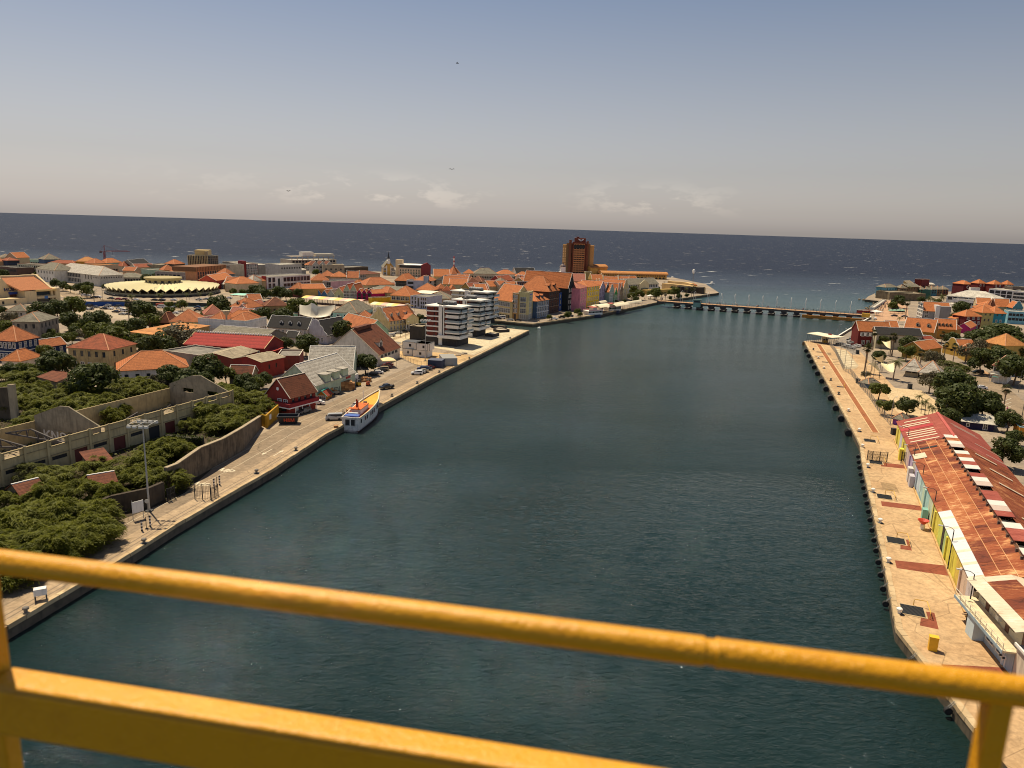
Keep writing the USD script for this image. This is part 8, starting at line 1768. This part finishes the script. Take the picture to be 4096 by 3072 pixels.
crates('heap of orange crates by the forklifts','j',770,880,3,2,2,.2);crates('small crate load on the quay beside the boat','j',612,1300,3,2,2,.5);crates('single wooden crate near the boat stern','j',430,1465,1,1,2,.3)
def forklift(label,k,x,y,rz,col):
 q=P(k,x,y);t=thing('forklift',label,'forklift',(q[0],q[1],GZ+.012),rz);c=plain(col,.5)
 part('body',MB().box(-1.2,-.55,.35,.7,.55,1.2),c,t);part('roof',MB().box(-.9,-.5,2.15,.4,.5,2.25),DARK,t);part('mast',MB().box(.75,-.45,.1,.9,-.3,2.6).box(.75,.3,.1,.9,.45,2.6),DARK,t);part('forks',MB().box(.9,-.4,.1,1.9,-.25,.16).box(.9,.25,.1,1.9,.4,.16),DARK,t)
 for x_ in(-.8,.4):
  for y_ in(-.5,.5):part('wheel',MB().tube([(x_,y_-.12,.32),(x_,y_+.12,.32)],.32,12),BLACKRUBBER,t)
 for x_ in(-.85,.35):
  for y_ in(-.45,.45):part('roof_post',MB().box(x_-.04,y_-.04,1.2,x_+.04,y_+.04,2.15),DARK,t)
forklift('beige forklift beside the ochre kiosk','j',470,1035,.3,'#8b8474');forklift('yellow forklift in front of the crates','j',735,925,2.2,'#c9a02a');forklift('orange forklift at the right end of the crates','j',862,920,1.6,'#b5562a');forklift('yellow forklift close behind the first one','j',690,900,2.0,'#c29a2c')
def tent(label,k,x,y,w,d,h,rz,m):
 q=P(k,x,y);t=thing('canopy_tent',label,'tent',(q[0],q[1],GZ),rz);mb=MB()
 for a,b in(((-w,-d),(w,-d)),((w,-d),(w,d)),((w,d),(-w,d)),((-w,d),(-w,-d))):mb.poly([(*a,h),(*b,h),(0,0,h+1.1)]);mb.poly([(*a,h-.35),(*b,h-.35),(*b,h),(*a,h)])
 part('roof',mb,m,t)
 for sx in(-1,1):
  for sy in(-1,1):part('leg',MB().box(sx*w-.05,sy*d-.05,0,sx*w+.05,sy*d+.05,h),STEEL,t)
tent('cream canopy tent over cars beside the barn','j',1115,690,2.6,2.6,3.,.4,plain('#e0c98e',.6));tent('dark canopy under the round tree beside the annex','j',755,800,3.,3.,3.,.3,plain('#4b4640',.7))
tent('white peaked tent at the bridge end of the promenade','f',1790,940,3,3,3,.3,WHITE);tent('small cream tent at the bridgehead of the left bank','e',1035,880,2.2,2.2,3,.1,plain('#dcc68c',.6));tent('white stall tent on the bridgehead square','e',900,870,3,2,2.8,.1,WHITE);tent('white stall roof left of the bridgehead square','e',570,860,3,2,2.6,.1,plain('#d3c690',.6))
for i in range(4):
 q=P('g',230+58*i,755);t=thing('parasol','pale green parasol of the cafe on the right promenade','parasol',(q[0],q[1],GZ),0,'parasols of the promenade cafe');part('canopy',MB().lathe([(2.,2.4),(1.,3.),(0,3.3)],10),plain('#7fa58a',.6),t);part('pole',MB().tube([(0,0,0),(0,0,3.)],.05,6),DARK,t)
B('pavilion','low cafe pavilion with a domed grey-green roof on the promenade','g',(205,720),(430,735),12,roof='hip',rc='G',rh=2.4,wall='#6f7a5f',yt=690,cat='pavilion',wins=[('F',6,1,2,1.6,'d')])
B('kiosk','long red kiosk with a pale roof at the bridge end of the promenade','f',(1550,912),(1750,900),5,roof='flat',rc='w',wall='#a83a30',yt=865,cat='kiosk',wins=[('F',5,1,1.8,1.2,'d')])
B('sea_wall_shelter','long white sloping slab along the sea side of the promenade','f',(1750,835),(1960,690),3,1.2,'flat','w',0,'#d9d2c2','g',cat='sea wall')
wall_run('sea_wall','white-capped sea wall along the waterside road to the bridge','sea wall','f',[(1105,1345),(1300,1222),(1500,1105),(1705,985)],1.1,plaster('#8f7a5e',.3),.6,cap=WHITE)
mb=MB();rr=np.random.default_rng(9)
for i in range(90):
 u=rr.uniform();a_,b_=P('f',1590,662,.3),P('f',1880,715,.3);q=a_+(b_-a_)*u+[rr.normal(0,2.5),rr.normal(0,3),0];s=rr.uniform(.6,1.6);ico=trimesh.creation.icosphere(0,s);mb.add(np.array(ico.vertices)*rr.uniform(.6,1,3)+q,ico.faces)
for i in range(60):
 u=rr.uniform();a_,b_=P('f',1640,840,.3),P('f',1860,720,.3);q=a_+(b_-a_)*u+[rr.normal(0,1.5),rr.normal(0,1.5),0];s=rr.uniform(.6,1.4);ico=trimesh.creation.icosphere(0,s);mb.add(np.array(ico.vertices)*rr.uniform(.6,1,3)+q,ico.faces)
tag(solo('boulders',mb,plaster('#8b7a62',.4,.8)),'grey-brown boulders along the sea edge below the fort','rocks',kind='stuff')
#trees
def grove(group,label,rows):
 for r in rows.split(';'):
  f=r.split()
  tree(f[0],label,f[1],float(f[2]),float(f[3]),float(f[4]),float(f[5])if len(f)>5 else None,group)
grove('thorn thicket below the ruined warehouse','feathery green thorn tree in the dense thicket below the ruined warehouse','M k 420 900 330 5;M k 900 880 360 5;M k 1240 930 280 5;M k 250 1120 350 5;M k 700 1130 380 5;M k 1130 1130 320 5;M k 500 1310 300 4.5;M k 880 1310 250 4.2;M k 100 1300 260 4.5;M k 600 700 230 5;M k 980 660 250 5;M k 1400 700 170 4.5;M k 40 760 180 4.5;M k 80 960 220 5;M k -120 1150 300 5;M k 1370 1130 170 4;M k 720 980 300 5.5;M k 300 980 300 5;M k 1000 1230 260 4.6;M k 300 1480 280 4.6;M k -60 1420 300 5;M k 650 1400 260 4.4;M k -150 1650 300 5;M k 150 1620 250 4.5')
grove('thorn trees between the ruined warehouse and the stone wall','feathery thorn tree between the ruined warehouse and the stone wall','M k 1950 130 250 4.5;M k 2150 90 190 4.5;M k 2050 480 270 5;M k 1800 330 220 4.5;m k 1540 330 240 4;m k 1150 350 220 4;M k 620 400 250 4.5;m k 360 390 190 4.5;m k 1230 480 150 3.5;M k 1700 480 190 4;M i 170 1380 230 4.6;M i 390 1400 180 4.2;M i 700 960 230 4.8;M i 1000 930 270 5;M i 1230 960 190 4.8;m i 470 1090 130 3.6;M i 860 1070 190 4;m i 1150 1080 170 4.2;M i 1340 730 240 5.4;M i 1500 830 150 5;M i 900 640 210 5;m i 720 680 130 4.6;M i 1040 760 220 5;M i 760 840 180 4.6')
grove('thorn wood behind the ruined warehouse','feathery thorn tree in the green wood behind the ruined warehouse','M h 60 450 170 5;M h 240 500 200 5.2;M h 430 470 170 5;M h 330 690 220 5.4;M h 120 620 180 5;M h 500 650 170 5;M h 700 700 190 5;M h 900 640 200 5;M h 1010 760 210 5.2;M h 1210 680 210 5;M h 1160 900 190 5;M h 1350 800 190 5.2;M h 1520 560 190 5;M h 1680 640 190 5;M h 1870 650 180 5;M h 1400 980 130 4.4;M h 820 880 150 5;M h 300 1040 150 4;m h 540 1020 120 3.6;M h 300 830 200 5;M h 560 850 180 5;M h 1760 560 190 5;M h 1520 900 120 4.4;M h 460 930 170 4.4;m h 1900 830 90 2.6;m h 2050 800 90 2.6')
grove('green trees between the old houses','green tree between the old houses of the left bank','g h 330 365 120;g h 480 395 110;d i 480 430 120;d i 330 470 130;g a 905 1235 80;g a 790 1255 90;g a 660 1330 70;d h 120 395 110;g h 250 400 100;g i 20 390 110;d i 120 400 100;g a 1640 1330 100;d a 1560 1290 90;g a 1760 1260 120;d a 1850 1330 130;g b 60 1370 110;g a 640 1190 60;d a 600 1240 60;g a 30 1150 60;d b 620 1170 110;g b 540 1130 90;g a 1330 1060 70;d a 1420 1130 90;g b 700 950 70;g b 1290 960 90;d b 1380 1000 80;g c 300 1060 60;g c 420 1050 60;d c 620 1180 70;g b 1400 1290 70;d i 1290 620 120;g i 640 560 110;s i 160 560 110;g a 1950 1090 80;g a 2140 900 70;d b 1960 900 70;g b 2050 850 70')
for r in '''d h 720 280 200|big dark round tree between the small cream house and the yellow ruin
d h 1160 450 270|broad dark tree below the yellow ruin
g h 560 160 110|green tree before the low navy annex
g h 570 470 110|bushy green tree at the foot of the big dark round tree
d i 700 340 210|tall dark tree before the flat-roofed warehouse hall
d i 560 520 240|dark bushy tree below the tall dark one by the ruined warehouse gable
d i 220 450 170|dark slender-leaved tree before the white house with the largest orange roof
g i 960 430 130|yellow-green tree left of the narrow brown tile roof
d i 1180 540 150|dark tree below the narrow brown tile roof
d i 1420 500 120|dark shrubby tree behind the dark red quay house
g i 1330 560 110|green tree between the ivy ruin and the dark red house
s i 60 520 120|dry grey-green tree at the top of the thorn wood
d b 120 1320 190|dark tree group left of the red warehouse
s b 420 1170 300|wide grey-green tree behind the red warehouse
g b 1530 1250 115|light green round tree right of the red warehouse
d b 1720 1310 100|dark shrub tree before the small black-roofed annex
d c 70 1310 160|big dark tree before the lilac mansion wing
d c 540 1130 155|dark tree between the lilac mansion wing and the orange barn roof
d c 830 1540 160|very dark round tree beside the white barn on the quay
s c 940 955 110|bare dry tree before the yellow mansion
d c 1520 1000 65|dark tree right of the yellow mansion
g c 1130 1415 45|young green shrub by the bare plot
g c 110 830 110|green tree left of the white tent
g b 1850 840 140|spreading green tree behind the white tent
d b 1680 970 150|dark trees below the overgrown brown ruin
d b 1450 950 120|dark tree left of the overgrown brown ruin
d b 850 815 140|large dark tree before the canal and the many-gabled house
g b 765 885 80|olive tree left of the large dark canal tree
d b 970 915 75|dark tree before the many-gabled house
d a 865 1015 125|round dark tree right of the grey stone ruin
d a 1200 1020 155|large dark round tree below the car park
g a 1000 1095 110|green tree between the two round dark trees
d a 930 1170 85|dark shrub tree beside the ruin wall
s a 1050 1195 90|dry grey shrub below the large dark tree
g a 1240 1165 180|broad light green tree behind the yellow ruin
g a 1440 1215 190|bright yellow-green tree left of the peach hall
g a 1530 1110 120|lime green tree above the peach hall
d a 1700 1095 130|dark tree above the peach hall roof
d a 1800 880 165|largest dark tree at the right side of the car park
g a 1890 1020 140|loose olive tree right of the car park
s a 2060 960 80|thin dry tree below the canal
d a 520 900 140|dark tree before the sloping-roofed bank, left
d a 720 870 130|dark tree before the sloping-roofed bank, right
g a 930 830 140|olive tree at the left end of the blue hoarding
s a 90 985 115|dry brown tree beside the grey stone ruin
g a 60 1110 100|olive tree left of the grey stone ruin
d a 20 900 60|dark tree at the left edge beside the small grey-roofed house
d a 2060 1200 110|dark tree at the right end of the peach hall
g a 470 455 45|olive tree before the cream school
d a 40 440 60|dark tree before the dark brown block at the left edge
g a 1650 350 45|green tree on the skyline right of the crane
d c 1500 1060 40|small dark tree at the yellow mansion corner
g c 2010 460 30|tiny green tree on the skyline
g c 200 425 50|olive tree below the sage green office
g d 730 725 50|green tree among the orange roofs of the centre
g d 45 770 45|olive tree before the long orange roof left of the brown mansard
g d 1040 715 55|green shrub on the roofs before the solar panels
g d 1210 650 50|olive trees before the cream fort church
s d 2110 955 30|small dry tree before the narrow bright green house'''.split('\n'):
 a,l=r.split('|');f=a.split();tree(f[0],l,f[1],float(f[2]),float(f[3]),float(f[4]))
grove('street trees around the round market','dark street tree in the square before the round market','d a 790 590 60;d a 700 560 60;g a 880 620 55;d a 1000 610 70;d a 1110 590 65;g a 1090 650 80;d a 1330 610 40;d a 1850 500 70;d a 1960 480 50;g a 1950 540 50')
grove('palms around the round market','feathery palm tree beside the round market','p a 1180 680 50;p a 1665 735 50;p a 2020 720 50;p b 135 710 45;p b 460 710 40;p b 620 700 40;p b 770 710 45;w a 1615 830 45;p a 930 760 40')
grove('canal trees','dark green tree in the row along the canal street','d b 1300 650 85;d b 1420 690 90;d b 1380 640 70;d b 1640 670 100;d b 1720 690 90;d b 1880 680 65;d b 1590 700 60;g b 1050 665 50;g b 1170 680 50;g b 400 825 75;g b 240 830 60;d b 1490 690 60')
grove('trees on the waterfront','small green tree on the waterfront pavement','g d 1258 1155 42;g d 1495 1120 62;g d 1615 1082 55;s d 1755 1045 48;g d 1470 1140 40;g d 1650 1120 40')
grove('trees before the palace','green tree before the white palace and the fort','g e 600 680 95;g e 700 755 105;g e 560 790 85;g e 980 735 120;g e 900 760 80;g e 1330 715 105;d e 1290 665 50;d e 1400 805 55;d e 970 805 45;d e 1540 790 45;d e 640 855 65;g e 1240 740 60;d e 1020 665 45;d e 1250 840 40;d e 430 890 40')
grove('palms at the harbour mouth','palm tree at the fort and the bridgehead','w e 1095 765 35;w e 1160 775 35;w e 1630 695 38;w e 1668 675 38;p e 1530 680 42;p e 1225 645 28;p e 1172 615 28;p e 1142 560 24;p e 560 425 20;p e 430 435 16;p e 505 440 16;p e 710 455 16;p e 820 460 16;p e 1100 620 28')
for r in '''d g 1900 1000 260|huge dark tree crown before the light blue building
d g 1610 1090 230|dark spreading tree below the teal house
d g 1420 1090 120|dark tree before the pink and blue house
g g 2080 1120 110|green tree at the right edge behind the sandy orange roof
d g 520 1160 140|green umbrella-shaped tree before the grey-blue roof
g g 480 1270 130|bushy green tree behind the balustrade
g g 130 1130 100|low spreading tree before the dark red waterside house
d g 60 1340 85|dark tree left of the balustrade
s g 880 1360 150|dry olive tree before the yellow curved-gable house
d g 1130 1090 110|dark tree right of the ochre mansion
s g 1360 1280 140|dry thin tree in the lane beside the yellow house
s g 1500 1200 170|large olive brown tree before the bright yellow house
d g 1600 1390 190|dark hedge tree below the bright yellow house
d g 1860 1360 190|dark tree right of the bright yellow house
d g 2090 1270 120|dark tree at the right edge above the veranda house
d g 2090 1500 220|big dark tree covering the veranda house
m n 920 320 200|bright green flat-topped thorn tree at the plaza pavilions
d n 970 500 220|dark tree below the flat-topped thorn tree
g n 890 640 130|olive tree in the middle of the plaza grove
d n 1030 690 240|dense dark green tree in the plaza grove
d n 1340 760 180|dark tree at the right end of the plaza grove
d n 1180 800 150|dark tree in the lower part of the plaza grove
d n 1450 840 110|dark tree beside the tall fan palm
s n 680 470 150|sparse olive tree with a dark trunk on the plaza
d n 400 790 115|dark round tree at the near edge of the plaza
g n 130 790 110|light green tree at the quay fence beside the dark round tree
g n 60 590 125|layered green tree at the quay fence
d n 880 930 130|dark shrubs behind the red warehouse end
d n 1060 920 90|dark shrub left of the white kiosk roof
d n 1620 960 130|dark tree right of the white kiosk roof
d n 1700 1170 90|dark tree behind the orange kiosk
d n 1590 1330 180|dark tree against the rusty warehouse slope
d m 1390 560 80|dark tree between the palms and the sails
s m 1210 800 70|dry shrub below the left sail
d g 1290 640 120|dark tree clump before the huge white roof
d g 1240 790 110|dark trees right of the grey store
d g 350 540 95|dark tree before the sea fort wall
g g 270 620 70|olive tree on the promenade by the cafe
d g 690 530 55|dark tree before the fort wall, right
g g 930 565 60|olive tree left of the white terrace'''.split('\n'):
 a,l=r.split('|');f=a.split();tree(f[0],l,f[1],float(f[2]),float(f[3]),float(f[4]))
grove('young coconut palms on the plaza','young coconut palm in the row on the plaza','p n 540 700 58 5;p n 575 775 45 4.5;p n 625 760 60 5.5;p n 660 825 45 4.5;p n 705 845 58 4.5')
grove('palms by the restaurant sails','tall palm tree by the restaurant sails and the car park','w m 1228 470 110 12;p m 1600 640 110 9;w m 1560 320 55 11;p f 1700 1050 80 7;p f 1815 1075 55 7;p f 1925 1095 55 7;w f 1770 1240 65 10;w f 2110 1310 80 11;w f 1660 1470 110 9')
for r in '''w n 1590 620 85 10|tall fan palm with a dead leaf skirt beside the street
w g 290 1085 65 11|fan palm before the grey-blue tiled roof
w g 1000 1055 55 10|fan palm right of the ochre mansion
w g 1185 1235 85 10|fan palm with a skirt before the yellow curved gable
w g 1045 1210 55 9|smaller fan palm before the yellow curved gable
w g 690 1330 60 10|slim fan palm beside the pavilions
p g 360 815 50 5|small palm on the road island'''.split('\n'):
 a,l=r.split('|');f=a.split();tree(f[0],l,f[1],float(f[2]),float(f[3]),float(f[4]),float(f[5]))
grove('palms of the sea fort','palm tree in front of the sea fort wall','p g 90 400 35;p g 190 385 35;p g 495 360 50;p g 345 420 25;p g 860 530 65;p g 1000 500 70;w g 480 590 55;p g 1020 620 45;p g 800 520 45')
rr=np.random.default_rng(31);bx=YARD.bounds;n=26000
p_=np.stack([rr.uniform(bx[0],bx[2],n),rr.uniform(bx[1],bx[3],n)],1);nz=meshkit.fbm(np.column_stack([p_*.12,np.zeros(n)]),3,4)
keep=shapely.contains_xy(YARD.buffer(-1.2),p_[:,0],p_[:,1])&(nz>.40)&(p_[:,1]<232)
loc=p_-lo;u_=loc@d if False else None
p_=p_[keep];n=len(p_);dr=rr.normal(0,1,(n,3));dr[:,2]=np.abs(dr[:,2])*.6;dr/=np.linalg.norm(dr,axis=1,keepdims=True)
v,f=leaf_quads(np.column_stack([p_,GZ+rr.uniform(.1,.9,n)*(nz[keep]-.2)*1.6]),dr,rr.normal(0,.5,(n,3))+[0,0,1],rr.uniform(.5,1.3,n),rr.uniform(.2,.5,n))
tag(solo('undergrowth',MB().add(v,f),LEAF['n']),'low green undergrowth on the soil of the overgrown yard','plants',kind='stuff')
a_,b_,c_=(P('l',*q)for q in((228,950),(560,985),(715,985)));iv=thing('ivy_wall','wall completely grown over with dark ivy below the ruined warehouse','hedge',tuple(a_));cs,ds=[],[]
mb=MB()
for p,q in((a_,b_),(b_,c_)):
 e=q-p;L=np.linalg.norm(e);e=e/L;nn2=np.array([-e[1],e[0],0]);k_=int(L*90);u=rr.uniform(0,L,k_);w=rr.uniform(-.7,.7,k_);z=rr.uniform(0,3.4,k_);w=np.where(z>3.1,w,np.sign(w)*.7)
 cs.append(p-a_+e*u[:,None]+nn2*w[:,None]+np.array([0,0,1.])*z[:,None]);mb.box(0,0,0,.01,.01,.01);mb.bar(p-a_+[0,0,1.5],q-a_+[0,0,1.5],1.1,3.)
cs=np.vstack(cs);n=len(cs);dr=rr.normal(0,1,(n,3));dr/=np.linalg.norm(dr,axis=1,keepdims=True);v,f=leaf_quads(cs,dr,rr.normal(0,1,(n,3)),rr.uniform(.3,.6,n),rr.uniform(.25,.5,n))
part('wall',mb,plaster('#3d3a28',.4),iv);part('ivy',MB().add(v,f),LEAF['d'],iv)
#cars
def lot(group,where,k,ang_,rows):
 for r in rows.split(';'):
  f=r.split();sh,col=f[0],f[1];a=float(f[4])if len(f)>4 else ang_
  car({'s':'sedan','u':'suv','v':'van','p':'pickup'}[sh],col,'%s %s %s'%(col,{'s':'car','u':'tall car','v':'van','p':'pickup truck'}[sh],where),k,float(f[2]),float(f[3]),a,'%s: %s %s'%(group,col,sh))
lot('cars on the big car park','on the big car park behind the round dark trees','a',165,'s white 960 930;s white 1010 925;u white 1062 916;s silver 1100 917;s black 1142 915;u black 1130 875;s maroon 1000 862;u silver 1362 876;s black 1318 908;s white 1388 910;u black 1490 882;s white 1512 908;s black 1465 948;u white 1566 938;s silver 1545 978;s grey 1620 978;u white 1682 982;s black 760 952;s white 900 935;s grey 1205 890')
lot('cars along the market street','in the street before the round market','a',175,'s black 1400 780;s red 1492 788;s maroon 1572 788;s white 1716 794;s black 1950 798;s grey 2050 798;s black 1190 765;s white 1242 762;u white 1070 742;s silver 1112 745')
lot('cars along the market street right part','in the street right of the round market','b',175,'s black 140 800;s white 300 798;s silver 622 792;s silver 712 787;u white 800 778;s white 1000 772;u silver 1500 755;v white 1625 768;s black 1310 745')
lot('cars along the canal','on the canal road','b',178,'s silver 246 892;s black 350 892;s blue 600 892;u black 602 930;v white 140 892;s white 320 965')
for a_ in(('sedan','red','red car at the corner of the white barn','j',1130,545,200),('suv','silver','silver tall car before the container offices','j',1360,520,185),('sedan','white','white car before the container offices','j',1475,533,185),('suv','white','white tall car at the near end of the parked row','j',1478,785,185),('sedan','silver','silver car second in the parked row on the quay','j',1512,768,185),('sedan','beige','brown car third in the parked row on the quay','j',1553,757,185),('suv','blue','dark tall car fourth in the parked row on the quay','j',1550,730,185),('sedan','grey','grey car fifth in the parked row on the quay','j',1598,728,185),('sedan','maroon','maroon car sixth in the parked row on the quay','j',1626,712,185),('sedan','black','black car at the far end of the parked row by the navy container','j',1650,700,185),('sedan','black','black car in the shade of the very dark round tree','j',915,792,190),('sedan','white','white car beside the black one under the very dark tree','j',978,775,190),('suv','beige','beige and white tall car by the barn','j',1052,735,190),('sedan','black','black car left of the beige tall car by the barn','j',1010,748,190),('sedan','maroon','maroon car under the cream canopy tent','j',1090,705,190),('sedan','red','red car under the cream canopy tent','j',1110,678,190),('pickup','black','black pickup truck standing alone on the quay road','j',1095,965,225),('sedan','white','white car parked below the mint gable','j',220,1160,175),('suv','grey','grey car with a glinting windscreen beside the dark red house','i',1950,955,245),('van','silver','silver van left of the cargo boat','j',430,1358,195),('van','white','white van with its side door open above the cargo boat','j',750,1215,175),('suv','white','white car in the lane before the yellow mansion, nearest','c',1148,1252,200),('sedan','silver','silver car in the lane before the yellow mansion, second','c',1240,1218,200),('sedan','black','black car in the lane before the yellow mansion, third','c',1305,1200,200),('sedan','grey','grey car in the lane before the yellow mansion, fourth','c',1350,1192,200),('suv','black','black car behind the barn roof, left','c',1025,1348,200),('suv','blue','dark blue car behind the barn roof, right','c',1088,1340,230),('sedan','black','black car before the beige bank wing','d',605,1192,180),('van','white','white van before the beige bank wing','d',655,1185,178),('sedan','silver','silver car before the bank entrance','d',760,1208,175),('sedan','black','low black car before the bank corner','d',860,1216,175),('pickup','white','white pickup truck on the waterfront quay','d',1312,1200,200),('suv','black','black car by the waterfront trees','d',1412,1178,200),('sedan','grey','grey car under the waterfront trees','d',1520,1160,215),('sedan','white','white car at the road end by the bridge','f',1772,1008,60),('sedan','black','black car on the road island before the promenade cafe','g',282,795,170),('sedan','black','black car at the left foot of the grey store','g',430,805,170),('sedan','white','white car half behind the plaza grove on the street','t',1335,850,160),('suv','black','dark car at the top of the street below the thorn tree','t',1288,598,170),('suv','black','dark car in the lane right of the dark red three-storey house','g',1310,1030,100),('sedan','white','white car in the lane right of the ochre mansion','g',1320,1000,100)):
 car(*a_)
lot('cars by the ferry','on the car park by the ferry','m',120,'s black 868 432;s black 905 445;u white 948 462;s silver 1010 482;u white 1082 462;s maroon 1035 442;u silver 1008 420;s white 1000 395;s black 1005 376;u white 1040 356;s black 1062 340;s blue 1085 324;u black 1090 300;s grey 968 470')
for i,(x,y)in enumerate(((1290,700),(1330,720),(1390,740))):pass
wall_run('hoarding','blue hoarding wall along the car park','hoarding','a',[(1062,862),(1200,868),(1380,866),(1580,872)],2.6,plaster('#274a85',.2),.15)
wall_run('shipping_container','rust red container at the right end of the blue hoarding','container','a',[(1985,888),(2080,884)],2.6,plaster('#8a3a26',.3),2.6)
#people
CL_=[('#c9c4ba','#2b3242'),('#8f2f2a','#23262b'),('#2f3d5c','#6b6355'),('#1f2022','#1f2022'),('#b5a27c','#3d4a63'),('#4e6b58','#2a2a2c'),('#d8d2c8','#8a8276')]
rp=random.Random(41)
for i in range(34):
 u=rp.uniform(.2,.98);y=rp.uniform(.8,7.2);w=A0+bd*LB*u+np.array([-bd[1],bd[0]])*y
 copy(person_kind(*rp.choice(CL_)),'person','person walking across the pontoon bridge','person',(w[0],w[1],4.51),rp.uniform(0,6.28),'people on the pontoon bridge')
for i in range(70):
 u,s=rp.uniform(0,1),rp.uniform(-1,1);x,y=1800+210*u+s*(45+30*u),930-260*u+s*8
 person(*rp.choice(CL_),'person walking on the right promenade','f',x,y,rp.uniform(0,360),'people on the right promenade')
for i in range(14):person(*rp.choice(CL_),'person on the bridgehead square of the left bank','e',rp.uniform(780,1240),rp.uniform(850,890),rp.uniform(0,360),'people on the bridgehead square')
for i,(x,y)in enumerate(((1105,1228),(1128,1228),(1070,1195))):person(*CL_[(4,1,3)[i]],('person in a pale shirt at the waterfront corner','person in a red shirt at the waterfront corner','person in black before the slate blue house')[i],'d',x,y,90)
person('#17181a','#17181a','person in black standing by the black pickup truck','j',1177,962,40)
person('#b9b4aa','#39455c','person in a light shirt between the van and the boat','j',545,1292,120);person('#2b3a55','#22252b','person in dark clothes leaning at the boat stern','j',565,1322,200);person('#1d1f24','#3a3f4a','person in black beside the silver van','j',542,1345,60)
person('#b85a7a','#4a4f63','person in pink walking on the street at the right edge','t',1772,1225,100)
for i in range(5):person(*rp.choice(CL_),'person near the round market','a',(1270,1265,1290,1230,1760)[i],(785,915,860,890,830)[i],rp.uniform(0,360),'people near the round market')
for i,(x,y,dist)in enumerate(((988,137,120),(976,366,140),(623,413,150))):
 dv=ray('w',x,y);dv/=np.linalg.norm(dv);q=np.array([0,0,H])+dv*dist;t=thing('bird',('gull high in the middle of the sky','gull above the centre horizon','gull low in the left sky')[i],'bird',tuple(q),i*1.3)
 mb=MB();mb.tube([(-.22,0,0),(-.1,0,.03),(.1,0,.03),(.24,0,0)],[.02,.06,.06,.02],8)
 for s in(-1,1):mb.poly([(.08,0,.04),(.02,s*.3,.16),(-.06,s*.6,.06),(-.1,s*.3,.12),(-.08,0,.04)])
 part('body',mb,plain('#5a5a5c',.7),t)
#streets and kerbs of the left bank
def street(k,pl,w,m=ASPH,nm='street',z=Z1+.002):
 l=[P(k,*q)[:2]for q in pl];g=band(l,-w/2,w/2);solo(nm,sheet(g.intersection(land_l),z),m,kind='structure')
 for s in(-1,1):
  e=band(l,s*w/2,s*(w/2+.25));solo('kerb',MB().prism(e.buffer(0),GZ,GZ+.13)if e.geom_type=='Polygon' else sheet(e,z+.002),COPE,kind='structure')
  e=band(l,s*(w/2+.26),s*(w/2+2.2)).intersection(land_l);solo('pavement',sheet(e,z+.003),ground('#b8a183','#a5906f',.2),kind='structure')
street('a',[(700,650),(900,740),(1300,800),(1700,806),(2212,806)],9)
street('b',[(-60,905),(300,900),(640,902)],7)
street('c',[(1000,1300),(1150,1262),(1250,1222),(1390,1185)],7)
street('j',[(1000,420),(1180,395),(1350,300)],6,ground('#8d867a','#7d766a',.1),'lane')
CP=ground('#b7a78d','#a3927a',.12)
solo('car_park',sheet(Polygon(pts('a',(850,880),(1700,890),(1780,1010),(1500,1040),(950,960))).buffer(0),Z1+.001),CP,kind='structure')
